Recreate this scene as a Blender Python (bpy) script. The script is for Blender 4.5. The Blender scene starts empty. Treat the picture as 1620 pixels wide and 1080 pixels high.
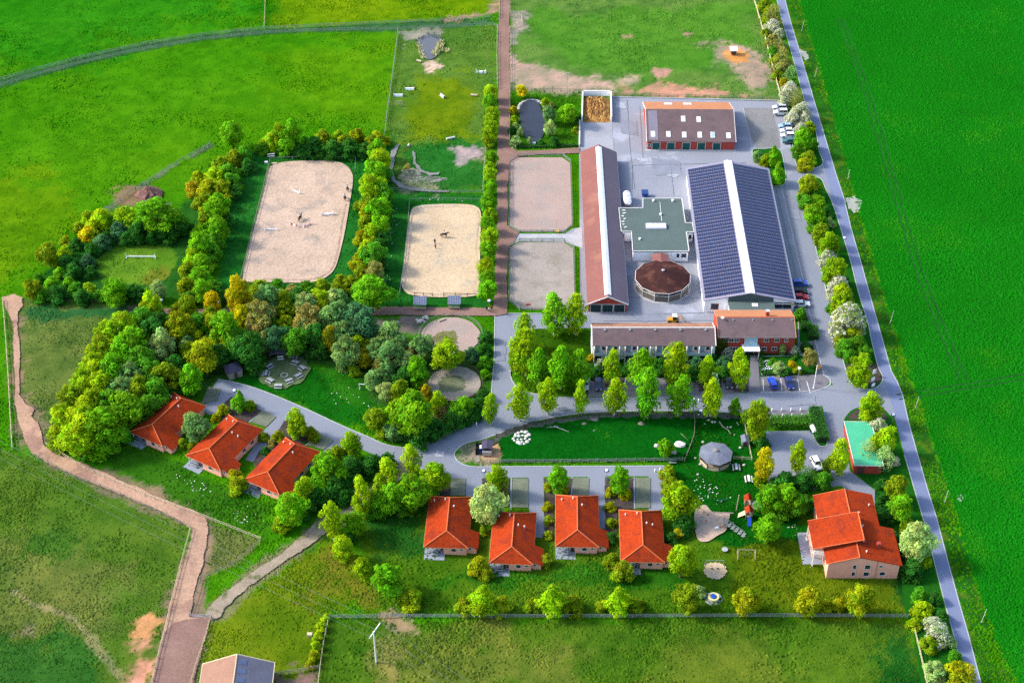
import bpy, bmesh, math, random
import numpy as np
from mathutils import Vector, Matrix
from mathutils.geometry import delaunay_2d_cdt

SC = bpy.context.scene
COL = SC.collection
RND = random.Random(11)
NPR = np.random.default_rng(5)

# ------------------------------------------------------------------ camera
F_PX, PITCH, CAM_H = 2500.0, math.radians(39.5), 260.0
cam_data = bpy.data.cameras.new("camera")
cam_data.sensor_width = 36.0
cam_data.lens = F_PX / 1620.0 * 36.0
cam_data.clip_start = 1.0
cam_data.clip_end = 6000.0
cam = bpy.data.objects.new("camera", cam_data)
cam.location = (0, 0, CAM_H)
cam.rotation_euler = (math.pi / 2 - PITCH, 0, 0)
COL.objects.link(cam)
SC.camera = cam

# ------------------------------------------------------------------ sky, sun, exposure
SUN_EL = math.radians(36)
SUN_AZ = math.pi - math.radians(10)          # measured from +x: the sun stands at the left, slightly beyond
sdir = Vector((math.cos(SUN_AZ) * math.cos(SUN_EL), math.sin(SUN_AZ) * math.cos(SUN_EL), math.sin(SUN_EL)))
world = bpy.data.worlds.new("World")
SC.world = world
world.use_nodes = True
wn = world.node_tree.nodes
wl = world.node_tree.links
for n in list(wn):
    wn.remove(n)
sky = wn.new("ShaderNodeTexSky")
sky.sky_type = 'NISHITA'
sky.sun_disc = False
sky.sun_elevation = SUN_EL
sky.sun_rotation = math.pi / 2 - SUN_AZ
sky.air_density = 1.0
sky.dust_density = 2.2
sky.ozone_density = 1.0
bg = wn.new("ShaderNodeBackground")
bg.inputs[1].default_value = 0.15
wo = wn.new("ShaderNodeOutputWorld")
wl.new(sky.outputs[0], bg.inputs[0])
wl.new(bg.outputs[0], wo.inputs[0])
sun_data = bpy.data.lights.new("sun", 'SUN')
sun_data.energy = 2.0
sun_data.angle = math.radians(8.0)
sun_data.color = (1.0, 0.93, 0.82)
sun = bpy.data.objects.new("sun", sun_data)
sun.rotation_euler = sdir.to_track_quat('Z', 'Y').to_euler()
sun.location = (-200, 300, 300)
COL.objects.link(sun)
SC.view_settings.view_transform = 'Standard'
SC.view_settings.look = 'None'
SC.view_settings.gamma = 1.0
SC.view_settings.use_curve_mapping = False
SC.view_settings.exposure = 1.48
SC.cycles.use_denoising = False
SC.cycles.max_bounces = 5
SC.cycles.diffuse_bounces = 3
SC.cycles.transmission_bounces = 4
SC.cycles.transparent_max_bounces = 6

# ------------------------------------------------------------------ pixel -> place
CT, ST = math.cos(PITCH), math.sin(PITCH)

def P(px, py, z=0.0):
    """The point at height z that lies under a pixel of the photograph (1620 x 1080)."""
    u, v = (px - 810.0) / F_PX, (540.0 - py) / F_PX
    dy, dz = CT + v * ST, -ST + v * CT
    t = (CAM_H - z) / -dz
    return Vector((u * t, dy * t, z))

def S(px, py):
    """Pixels per metre (across) on the ground at a pixel."""
    v = (540.0 - py) / F_PX
    return F_PX * (ST - v * CT) / CAM_H

def PIX(p):
    d = Vector(p) - Vector((0, 0, CAM_H))
    f = d.y * CT - d.z * ST
    return 810 + F_PX * d.x / f, 540 - F_PX * (d.y * ST + d.z * CT) / f

def smooth(pts, n=5, closed=True):
    """Catmull-Rom through 2-D or 3-D points."""
    out, m = [], len(pts)
    pts = [Vector(p) for p in pts]
    rng = range(m) if closed else range(m - 1)
    for i in rng:
        if closed:
            a, b, c, d = pts[i - 1], pts[i], pts[(i + 1) % m], pts[(i + 2) % m]
        else:
            a, b, c, d = pts[max(i - 1, 0)], pts[i], pts[i + 1], pts[min(i + 2, m - 1)]
        for k in range(n):
            t = k / n
            out.append(0.5 * ((2 * b) + (c - a) * t + (2 * a - 5 * b + 4 * c - d) * t * t + (3 * b - a - 3 * c + d) * t ** 3))
    if not closed:
        out.append(pts[-1])
    return out

# ------------------------------------------------------------------ object helpers
def tag(o, label=None, cat=None, group=None, kind=None):
    if label: o["label"] = label
    if cat: o["category"] = cat
    if group: o["group"] = group
    if kind: o["kind"] = kind
    return o

def thing(name, label, cat, loc=(0, 0, 0), rz=0.0, group=None):
    o = bpy.data.objects.new(name, None)
    o.empty_display_size = 0.5
    o.location = loc
    o.rotation_euler = (0, 0, rz)
    COL.objects.link(o)
    return tag(o, label, cat, group)

def link(name, me, parent=None, loc=None, rot=None, scale=None):
    o = bpy.data.objects.new(name, me)
    COL.objects.link(o)
    if parent: o.parent = parent
    if loc is not None: o.location = loc
    if rot is not None: o.rotation_euler = rot
    if scale is not None: o.scale = scale
    return o

class MB:
    def __init__(s):
        s.v, s.f, s.mi = [], [], []
    def add(s, verts, faces, mi=0):
        b = len(s.v)
        s.v += [tuple(p) for p in verts]
        s.f += [tuple(b + i for i in f) for f in faces]
        s.mi += [mi] * len(faces)
        return s
    def hexa(s, p, mi=0):
        """8 corners: bottom ring then top ring."""
        return s.add(p, [(3, 2, 1, 0), (4, 5, 6, 7), (0, 1, 5, 4), (1, 2, 6, 5), (2, 3, 7, 6), (3, 0, 4, 7)], mi)
    def box(s, c, d, rz=0.0, mi=0, tilt=None):
        hx, hy, hz = d[0] / 2, d[1] / 2, d[2] / 2
        m = Matrix.Rotation(rz, 3, 'Z')
        if tilt: m = m @ tilt
        q = [Vector((x, y, z)) for z in (-hz, hz) for x, y in ((-hx, -hy), (hx, -hy), (hx, hy), (-hx, hy))]
        return s.hexa([Vector(c) + m @ p for p in q], mi)
    def frus(s, c, d0, d1, h, rz=0.0, mi=0, off=(0, 0)):
        """Frustum standing on c: base d0, top d1."""
        m = Matrix.Rotation(rz, 3, 'Z')
        q = []
        for (dx, dy), z, o in ((d0, 0, (0, 0)), (d1, h, off)):
            q += [Vector((o[0] + sx * dx / 2, o[1] + sy * dy / 2, z)) for sx, sy in ((-1, -1), (1, -1), (1, 1), (-1, 1))]
        return s.hexa([Vector(c) + m @ p for p in q], mi)
    def prism(s, poly, z0, z1, mi=0):
        n = len(poly)
        vs = [(p[0], p[1], z0) for p in poly] + [(p[0], p[1], z1) for p in poly]
        a = sum(poly[i - 1][0] * poly[i][1] - poly[i][0] * poly[i - 1][1] for i in range(n))
        idx = list(range(n)) if a > 0 else list(range(n))[::-1]
        fs = [tuple(idx[::-1]), tuple(i + n for i in idx)]
        for k in range(n):
            i, j = idx[k], idx[(k + 1) % n]
            fs.append((i, j, j + n, i + n))
        return s.add(vs, fs, mi)
    def slab(s, quad, t, mi=0):
        """A sheet through 4+ points (top), thickened downwards by t along its normal."""
        q = [Vector(p) for p in quad]
        nrm = (q[1] - q[0]).cross(q[2] - q[0]).normalized()
        if nrm.z < 0: nrm = -nrm; q = q[::-1]
        n = len(q)
        vs = [p - nrm * t for p in q] + q
        fs = [tuple(range(n))[::-1], tuple(range(n, 2 * n))]
        for i in range(n):
            j = (i + 1) % n
            fs.append((i, j, j + n, i + n))
        return s.add(vs, fs, mi)
    def tube(s, p0, p1, r0, r1=None, n=6, mi=0, caps=True):
        p0, p1 = Vector(p0), Vector(p1)
        r1 = r0 if r1 is None else r1
        ax = (p1 - p0)
        if ax.length < 1e-6: return s
        ax.normalize()
        a = ax.orthogonal().normalized()
        b = ax.cross(a)
        vs = []
        for c, r in ((p0, r0), (p1, r1)):
            vs += [c + (a * math.cos(2 * math.pi * k / n) + b * math.sin(2 * math.pi * k / n)) * r for k in range(n)]
        fs = [(k, (k + 1) % n, n + (k + 1) % n, n + k) for k in range(n)]
        if caps: fs += [tuple(range(n))[::-1], tuple(range(n, 2 * n))]
        return s.add(vs, fs, mi)
    def path(s, pts, r, n=5, mi=0):
        for a, b in zip(pts[:-1], pts[1:]): s.tube(a, b, r, r, n, mi)
        return s
    def lathe(s, prof, n=12, mi=0, c=(0, 0, 0), ph=0.0):
        vs, fs = [], []
        for r, z in prof:
            vs += [(c[0] + r * math.cos(2 * math.pi * k / n + ph), c[1] + r * math.sin(2 * math.pi * k / n + ph), c[2] + z) for k in range(n)]
        for i in range(len(prof) - 1):
            for k in range(n):
                k2 = (k + 1) % n
                fs.append((i * n + k, i * n + k2, (i + 1) * n + k2, (i + 1) * n + k))
        fs += [tuple(range(n))[::-1], tuple(range((len(prof) - 1) * n, len(prof) * n))]
        return s.add(vs, fs, mi)
    def mesh(s, name, mats, smooth_sh=False):
        me = bpy.data.meshes.new(name)
        me.from_pydata(s.v, [], s.f)
        for m in (mats if isinstance(mats, (list, tuple)) else [mats]): me.materials.append(m)
        me.polygons.foreach_set("material_index", s.mi)
        if smooth_sh: me.polygons.foreach_set("use_smooth", [True] * len(s.f))
        me.update()
        return me
    def build(s, name, mats, parent=None, loc=None, rot=None, smooth_sh=False):
        return link(name, s.mesh(name, mats, smooth_sh), parent, loc, rot)

def blob(mb, c, r, sq=(1, 1, 1), n=7, m=5, jit=0.15, mi=0, seed=0):
    """A rough lump (stone, sack, ball)."""
    rr = random.Random(seed)
    vs, fs = [], []
    for i in range(1, m):
        a = math.pi * i / m
        for k in range(n):
            b = 2 * math.pi * k / n
            q = r * (1 + rr.uniform(-jit, jit))
            vs.append((c[0] + q * sq[0] * math.sin(a) * math.cos(b), c[1] + q * sq[1] * math.sin(a) * math.sin(b), c[2] + q * sq[2] * math.cos(a)))
    top = len(vs); vs.append((c[0], c[1], c[2] + r * sq[2]))
    bot = len(vs); vs.append((c[0], c[1], c[2] - r * sq[2]))
    for k in range(n): fs.append((top, k, (k + 1) % n))
    for i in range(m - 2):
        for k in range(n):
            k2 = (k + 1) % n
            fs.append((i * n + k, (i + 1) * n + k, (i + 1) * n + k2, i * n + k2))
    o = (m - 2) * n
    for k in range(n): fs.append((bot, o + (k + 1) % n, o + k))
    return mb.add(vs, fs, mi)

ORD = ("first second third fourth fifth sixth seventh eighth ninth tenth eleventh twelfth thirteenth fourteenth fifteenth sixteenth "
       "seventeenth eighteenth nineteenth twentieth twenty-first twenty-second twenty-third twenty-fourth twenty-fifth twenty-sixth "
       "twenty-seventh twenty-eighth twenty-ninth thirtieth").split()

# ------------------------------------------------------------------ materials
def lin(r, g, b):
    return tuple(((c / 255) / 12.92 if c / 255 < 0.04045 else ((c / 255 + 0.055) / 1.055) ** 2.4) for c in (r, g, b))

def mat(name, col, rough=0.85, var=0.18, scale=0.35, fine=6.0, fvar=0.12, bump=0.0, bscale=4.0, spec=0.25, col2=None, metal=0.0,
        attr=None, objcol=False, thr=None, wave=None):
    """Procedural surface: broad and fine noise on a base colour, optional second colour in patches, relief, tile courses."""
    m = bpy.data.materials.new(name)
    m.use_nodes = True
    nt = m.node_tree
    N, L = nt.nodes, nt.links
    bs = N["Principled BSDF"]
    bs.inputs["Roughness"].default_value = rough
    bs.inputs["Metallic"].default_value = metal
    bs.inputs["Specular IOR Level"].default_value = 0.0 if spec < 0.16 else spec
    geo = N.new("ShaderNodeNewGeometry")
    pos = geo.outputs["Position"]
    def noise(sc, detail=3.0, rg=0.55):
        n = N.new("ShaderNodeTexNoise")
        n.inputs["Scale"].default_value = sc
        n.inputs["Detail"].default_value = detail
        n.inputs["Roughness"].default_value = rg
        L.new(pos, n.inputs["Vector"])
        return n
    def mathn(op, a, b, clamp=False):
        n = N.new("ShaderNodeMath"); n.operation = op; n.use_clamp = clamp
        for i, x in enumerate((a, b)):
            if isinstance(x, (int, float)): n.inputs[i].default_value = x
            else: L.new(x, n.inputs[i])
        return n.outputs[0]
    def mixc(f, a, b, blend='MIX'):
        n = N.new("ShaderNodeMix"); n.data_type = 'RGBA'; n.blend_type = blend
        for i, x in ((0, f), (6, a), (7, b)):
            if isinstance(x, (int, float)): n.inputs[i].default_value = x
            elif isinstance(x, tuple): n.inputs[i].default_value = (*x[:3], 1)
            else: L.new(x, n.inputs[i])
        return n.outputs[2]
    base = tuple(col)
    if attr:
        a = N.new("ShaderNodeAttribute"); a.attribute_name = attr
        base = a.outputs["Color"]
    if objcol:
        oi = N.new("ShaderNodeObjectInfo")
        base = mixc(1.0, oi.outputs["Color"], base, 'MULTIPLY')
    if col2:
        n2 = noise(scale * 1.7, 4.0, 0.6)
        lo = thr or 0.5
        f = mathn('MULTIPLY', mathn('SUBTRACT', n2.outputs["Fac"], lo - 0.05), 8.0, True)
        base = mixc(f, base, tuple(col2))
    n1 = noise(scale, 4.0)
    nf = noise(fine, 2.0)
    k = mathn('ADD', mathn('MULTIPLY', mathn('SUBTRACT', n1.outputs["Fac"], 0.5), var * 4), mathn('MULTIPLY', mathn('SUBTRACT', nf.outputs["Fac"], 0.5), fvar * 4))
    k = mathn('ADD', k, 1.0)
    k = mathn('MAXIMUM', k, 0.25)
    vm = N.new("ShaderNodeVectorMath"); vm.operation = 'SCALE'
    if isinstance(base, tuple):
        vm.inputs[0].default_value = base
    else:
        L.new(base, vm.inputs[0])
    L.new(k, vm.inputs["Scale"])
    L.new(vm.outputs[0], bs.inputs["Base Color"])
    h = None
    if bump:
        nb = noise(bscale, 4.0, 0.6)
        h = mathn('MULTIPLY', nb.outputs["Fac"], bump)
    if wave:
        tc = N.new("ShaderNodeTexCoord")
        w = N.new("ShaderNodeTexWave"); w.wave_type = 'BANDS'; w.bands_direction = wave[0]; w.wave_profile = 'SAW'
        w.inputs["Scale"].default_value = wave[1]
        w.inputs["Distortion"].default_value = 0.3
        L.new(tc.outputs["Object"], w.inputs["Vector"])
        hw = mathn('MULTIPLY', w.outputs["Fac"], wave[2])
        h = hw if h is None else mathn('ADD', h, hw)
    if h is not None:
        b = N.new("ShaderNodeBump")
        b.inputs["Strength"].default_value = 1.0
        b.inputs["Distance"].default_value = 1.0
        L.new(h, b.inputs["Height"])
        L.new(b.outputs[0], bs.inputs["Normal"])
    return m

M = {}
M['ground'] = mat("meadow_grass", (1, 1, 1), 0.95, 0.10, 0.06, 1.3, 0.16, 0.10, 1.6, 0.08, attr="tone")
M['crop'] = mat("crop_green", (0.0040, 0.1000, 0.0030), 0.9, 0.10, 0.05, 1.1, 0.16, 0.16, 1.3, 0.08)
M['crop2'] = mat("crop_clump", (0.0050, 0.1240, 0.0040), 0.9, 0.20, 0.03, 1.6, 0.26, 0.0, 1.3, 0.08, col2=(0.013, 0.137, 0.004), thr=0.58)
M['verge'] = mat("verge_grass", (0.012, 0.075, 0.006), 0.95, 0.3, 0.12, 1.2, 0.3, 0.10, 1.2, 0.08, col2=(0.05, 0.10, 0.008), thr=0.56)
M['asphalt'] = mat("asphalt_blue_grey", (0.1720, 0.1900, 0.2350), 0.9, 0.08, 0.10, 2.5, 0.07, 0.01, 8, 0.2)
M['road'] = mat("road_asphalt", (0.1350, 0.1630, 0.2620), 0.9, 0.05, 0.15, 3.0, 0.05, 0.01, 8, 0.2)
M['yard'] = mat("yard_paving", (0.2000, 0.2130, 0.2520), 0.9, 0.13, 0.045, 1.5, 0.07, 0.01, 6, 0.2, col2=(0.29, 0.31, 0.37), thr=0.6)
M['paver'] = mat("clay_paver", (0.135, 0.130, 0.150), 0.9, 0.12, 0.2, 4.0, 0.14, 0.02, 6, 0.2)
M['oldslab'] = mat("old_concrete_slab", (0.165, 0.165, 0.165), 0.9, 0.2, 0.12, 2.0, 0.22, 0.02, 5, 0.2)
M['kerb'] = mat("kerb_stone", (0.33, 0.34, 0.36), 0.9, 0.12, 0.5, 3.0, 0.12)
M['sand'] = mat("riding_sand", (0.3900, 0.2900, 0.2200), 0.95, 0.13, 0.09, 1.7, 0.20, 0.10, 1.6, 0.1, col2=(0.28, 0.225, 0.185), thr=0.58)
M['sand2'] = mat("pale_riding_sand", (0.4400, 0.3350, 0.2200), 0.95, 0.12, 0.08, 1.8, 0.20, 0.10, 1.7, 0.1, col2=(0.36, 0.30, 0.225), thr=0.56)
M['paddock'] = mat("paddock_sand", (0.3050, 0.2300, 0.2000), 0.95, 0.10, 0.1, 2.8, 0.13, 0.05, 2.6, 0.1, col2=(0.27, 0.225, 0.20), thr=0.56)
M['paddock2'] = mat("worn_paddock_sand", (0.2620, 0.2280, 0.2000), 0.95, 0.14, 0.12, 2.6, 0.16, 0.05, 2.6, 0.1, col2=(0.215, 0.195, 0.16), thr=0.57)
M['dirt'] = mat("track_dirt", (0.1950, 0.1200, 0.0980), 0.95, 0.22, 0.1, 2.0, 0.16, 0.06, 2.0, 0.1)
M['dirt_pink'] = mat("trodden_earth", (0.3300, 0.2100, 0.1450), 0.95, 0.22, 0.09, 1.8, 0.2, 0.07, 1.8, 0.1, col2=(0.24, 0.145, 0.11), thr=0.55)
M['gravelpath'] = mat("gravel_path", (0.245, 0.200, 0.150), 0.95, 0.2, 0.25, 2.2, 0.2, 0.05, 3, 0.1, col2=(0.11, 0.12, 0.05), thr=0.6)
M['soil'] = mat("bed_soil", (0.060, 0.045, 0.046), 0.95, 0.3, 0.5, 3.0, 0.3, 0.1, 3, 0.1, col2=(0.035, 0.05, 0.015), thr=0.56)
M['lawn'] = mat("lawn", (0.010, 0.080, 0.006), 0.95, 0.16, 0.1, 2.0, 0.2, 0.08, 2.0, 0.08)
M['gridgrass'] = mat("grass_paver", (0.1300, 0.1450, 0.1050), 0.95, 0.2, 0.4, 4.0, 0.2, 0.04, 4, 0.1)
M['deepgrass'] = mat("enclosure_grass", (0.0022, 0.062, 0.0035), 0.95, 0.16, 0.15, 1.6, 0.28, 0.12, 1.6, 0.08)
M['water'] = mat("pond_water", (0.0260, 0.0320, 0.0480), 0.3, 0.15, 0.2, 2.0, 0.1, 0.01, 2, 0.2)
M['water2'] = mat("shallow_pond_water", (0.0850, 0.0900, 0.1050), 0.35, 0.12, 0.2, 2.0, 0.06, 0.01, 2, 0.3)
M['tile_red'] = mat("red_clay_tile", (0.2700, 0.0330, 0.0090), 0.8, 0.12, 0.25, 2.2, 0.26, 0.02, 6, 0.12, wave=('Z', 1.2, 0.006), col2=(0.195, 0.028, 0.013), thr=0.55)
M['tile_ridge'] = mat("ridge_tile", (0.50, 0.12, 0.04), 0.8, 0.12, 0.5, 4.0, 0.15)
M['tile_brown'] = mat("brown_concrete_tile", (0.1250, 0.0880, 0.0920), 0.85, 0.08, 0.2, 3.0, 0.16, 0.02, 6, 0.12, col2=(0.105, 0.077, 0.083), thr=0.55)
M['tile_old'] = mat("old_clay_tile", (0.1850, 0.0800, 0.0720), 0.85, 0.10, 0.07, 3.0, 0.14, 0.02, 6, 0.12, col2=(0.23, 0.11, 0.085), thr=0.6)
M['tile_old_shade'] = mat("old_tile_shade_tone", (0.1250, 0.1050, 0.1300), 0.85, 0.08, 0.07, 3.0, 0.14, 0.02, 6, 0.12)  # shaded right slope of the stable hall, shade put into the tile colour
M['roof_green'] = mat("grey_green_felt_roof", (0.0700, 0.1000, 0.0950), 0.9, 0.10, 0.15, 2.5, 0.12, 0.01, 4, 0.2)
M['roof_metal'] = mat("corrugated_grey_roof", (0.165, 0.150, 0.190), 0.6, 0.08, 0.15, 2.5, 0.08, wave=('Y', 1.2, 0.01))
M['roof_round'] = mat("dark_red_shingle", (0.0420, 0.0190, 0.0180), 0.85, 0.25, 0.15, 2.0, 0.25, 0.02, 4, 0.15, col2=(0.090, 0.040, 0.030), thr=0.57)
M['roof_slate'] = mat("weathered_shingle", (0.135, 0.150, 0.195), 0.85, 0.18, 0.4, 3.0, 0.25, 0.03, 4, 0.15)
M['roof_mint'] = mat("mint_sheet_roof", (0.0500, 0.3300, 0.1850), 0.6, 0.08, 0.3, 3.0, 0.10, wave=('X', 1.5, 0.02))
M['roof_blue'] = mat("blue_grey_sheet_roof", (0.085, 0.110, 0.190), 0.6, 0.15, 0.5, 4.0, 0.2)
M['roof_dark'] = mat("dark_felt_roof", (0.055, 0.050, 0.085), 0.9, 0.2, 0.5, 4.0, 0.2)
M['brick'] = mat("red_brick", (0.3400, 0.0550, 0.0400), 0.9, 0.12, 0.5, 5.0, 0.2, 0.01, 8, 0.15)
M['pink_brick'] = mat("pale_pink_brick", (0.7400, 0.3500, 0.2600), 0.9, 0.07, 0.6, 5.0, 0.1, 0.01, 8, 0.15)
M['white'] = mat("white_render", (0.8500, 0.8500, 0.8600), 0.8, 0.05, 0.4, 3.0, 0.04)
M['offwhite'] = mat("off_white_paint", (0.60, 0.58, 0.55), 0.7, 0.08, 0.6, 4.0, 0.06)
M['skylight'] = mat("white_skylight_sheet", (0.70, 0.70, 0.74), 0.45, 0.05, 0.5, 3.0, 0.05, 0.0, 4, 0.5)
M['glass'] = mat("dark_window_glass", (0.018, 0.024, 0.040), 0.12, 0.15, 0.5, 3.0, 0.1, 0.0, 4, 0.6)
M['glass_blue'] = mat("pale_blue_glass", (0.25, 0.42, 0.50), 0.15, 0.15, 0.6, 3.0, 0.1, 0.0, 4, 0.6)
M['green_door'] = mat("dark_green_door", (0.004, 0.070, 0.062), 0.6, 0.08, 0.8, 4.0, 0.06)
M['dkgreen_door'] = mat("blackish_green_door", (0.006, 0.030, 0.034), 0.6, 0.1, 0.8, 4.0, 0.08)
M['wood'] = mat("weathered_wood", (0.225, 0.195, 0.150), 0.9, 0.2, 0.6, 5.0, 0.2)
M['wood_pale'] = mat("pale_fence_wood", (0.46, 0.38, 0.25), 0.9, 0.15, 0.5, 5.0, 0.2)
M['wood_grey'] = mat("grey_fence_wood", (0.20, 0.225, 0.205), 0.9, 0.2, 0.5, 5.0, 0.2)
M['wood_dark'] = mat("dark_brown_wood", (0.065, 0.040, 0.030), 0.9, 0.2, 0.6, 5.0, 0.2)
M['wood_orange'] = mat("new_orange_wood", (0.42, 0.19, 0.10), 0.85, 0.15, 0.7, 5.0, 0.15)
M['metal'] = mat("galvanised_metal", (0.36, 0.38, 0.40), 0.4, 0.1, 0.8, 4.0, 0.1, metal=0.5, spec=0.5)
M['black'] = mat("black_rubber", (0.010, 0.010, 0.012), 0.7, 0.1, 1.0, 5.0, 0.1)
M['concrete'] = mat("grey_concrete", (0.32, 0.33, 0.35), 0.9, 0.15, 0.4, 3.0, 0.15)
M['terrace'] = mat("terrace_slab", (0.2100, 0.2400, 0.2900), 0.9, 0.1, 0.6, 3.0, 0.12)
M['stone'] = mat("field_stone", (0.40, 0.37, 0.35), 0.9, 0.25, 0.6, 3.0, 0.2, 0.03, 5)
M['stone_pale'] = mat("pale_boulder", (0.56, 0.53, 0.50), 0.9, 0.2, 0.6, 3.0, 0.15, 0.03, 5)
M['manure'] = mat("stable_manure", (0.20, 0.095, 0.035), 0.95, 0.3, 0.5, 3.0, 0.35, 0.25, 1.6, 0.05, col2=(0.33, 0.19, 0.06), thr=0.5)
M['bark'] = mat("brown_bark", (0.085, 0.060, 0.042), 0.95, 0.2, 1.0, 5.0, 0.25, 0.03, 6)
M['birchbark'] = mat("white_birch_bark", (0.52, 0.49, 0.43), 0.85, 0.15, 1.0, 3.0, 0.3, 0.0, 6, col2=(0.12, 0.10, 0.09), thr=0.62)
M['blue'] = mat("blue_plastic", (0.012, 0.055, 0.36), 0.5, 0.08, 1.0, 5.0, 0.05)
M['red_plastic'] = mat("red_paint", (0.35, 0.02, 0.02), 0.5, 0.08, 1.0, 5.0, 0.05)
M['orange'] = mat("orange_machine_paint", (0.60, 0.24, 0.02), 0.5, 0.1, 1.0, 5.0, 0.08)
M['yellow'] = mat("yellow_paint", (0.60, 0.40, 0.06), 0.6, 0.1, 1.0, 5.0, 0.08)
M['whitepaint'] = mat("white_line_paint", (0.62, 0.63, 0.66), 0.8, 0.2, 0.8, 5.0, 0.2)
M['panel'] = mat("solar_cell_blue", (0.0100, 0.0160, 0.0600), 0.22, 0.15, 0.1, 1.5, 0.1, 0.0, 4, 0.5)
M['panelbed'] = mat("grey_violet_sheet_roof", (0.2000, 0.1900, 0.2600), 0.7, 0.08, 0.15, 2.5, 0.1)
M['reed'] = mat("pale_reed", (0.52, 0.50, 0.24), 0.9, 0.2, 0.6, 5.0, 0.2)
M['flower'] = mat("white_blossom", (0.62, 0.64, 0.60), 0.9, 0.15, 0.6, 5.0, 0.15)
M['chalk'] = mat("pale_bare_chalk", (0.2400, 0.2500, 0.2200), 0.95, 0.2, 0.3, 2.5, 0.25)
M['skin'] = mat("skin", (0.42, 0.24, 0.17), 0.7, 0.05)
M['horse'] = mat("bay_horse_coat", (0.060, 0.022, 0.012), 0.55, 0.2, 1.0, 5.0, 0.15)
M['cloth_dark'] = mat("dark_riding_clothes", (0.018, 0.016, 0.024), 0.85, 0.2, 2.0, 6.0, 0.1)
M['cloth_white'] = mat("white_shirt", (0.55, 0.55, 0.56), 0.85, 0.1)
M['cloth_red'] = mat("red_jacket", (0.32, 0.02, 0.03), 0.85, 0.1)
M['concrete2'] = mat("pale_concrete_pad", (0.255, 0.265, 0.295), 0.9, 0.12, 0.15, 2.0, 0.12)
M['wall_boards'] = mat("brown_grey_boards", (0.105, 0.095, 0.080), 0.9, 0.2, 0.6, 5.0, 0.2)
M['grey_plank'] = mat("silver_grey_plank", (0.30, 0.28, 0.27), 0.9, 0.25, 0.8, 4.0, 0.25)
M['shed_orange'] = mat("dull_orange_sheet", (0.235, 0.130, 0.092), 0.85, 0.12, 0.3, 3.0, 0.18)
M['shed_grey'] = mat("dull_grey_sheet", (0.105, 0.105, 0.138), 0.75, 0.12, 0.3, 3.0, 0.15)
# ================================================================== THE GROUND
def W2(pts):
    return np.array([P(*p)[:2] for p in pts])

def sdist(xy, poly):
    """Signed distance (positive inside) from points to a polygon, both in metres."""
    n = len(poly)
    best = np.full(len(xy), 1e9)
    ins = np.zeros(len(xy), bool)
    for i in range(n):
        a, b = poly[i], poly[(i + 1) % n]
        e = b - a
        w = xy - a
        t = np.clip((w @ e) / max(e @ e, 1e-9), 0, 1)
        d = w - t[:, None] * e
        best = np.minimum(best, np.hypot(d[:, 0], d[:, 1]))
        c = (a[1] > xy[:, 1]) != (b[1] > xy[:, 1])
        if e[1] != 0:
            ins ^= c & (xy[:, 0] < e[0] * (xy[:, 1] - a[1]) / e[1] + a[0])
    return np.where(ins, best, -best)

_GR = NPR.random((64, 64))
def vnoise(xy, sc, off=0.0):
    q = xy * sc + off
    i = np.floor(q).astype(int)
    f = q - i
    f = f * f * (3 - 2 * f)
    g = lambda a, b: _GR[(i[:, 0] + a) % 64, (i[:, 1] + b) % 64]
    return (g(0, 0) * (1 - f[:, 0]) + g(1, 0) * f[:, 0]) * (1 - f[:, 1]) + (g(0, 1) * (1 - f[:, 0]) + g(1, 1) * f[:, 0]) * f[:, 1]

def fnoise(xy, sc, off=0.0):
    return (vnoise(xy, sc, off) * 0.5 + vnoise(xy, sc * 2.1, off + 7) * 0.3 + vnoise(xy, sc * 4.3, off + 17) * 0.2)

G_BRIGHT = (0.030, 0.142, 0.0022)
G_YELL = (0.082, 0.158, 0.0020)
G_DEEP = (0.006, 0.092, 0.0035)
G_DULL = (0.060, 0.095, 0.014)
G_LAWN = (0.016, 0.070, 0.004)
G_OLIVE = (0.085, 0.100, 0.012)
SOIL_P = (0.270, 0.165, 0.115)
SOIL_G = (0.215, 0.190, 0.150)
ROUND = lambda cx, cy, rx, ry, n=14: [(cx + rx * math.cos(2 * math.pi * k / n), cy + ry * math.sin(2 * math.pi * k / n)) for k in range(n)]
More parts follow.
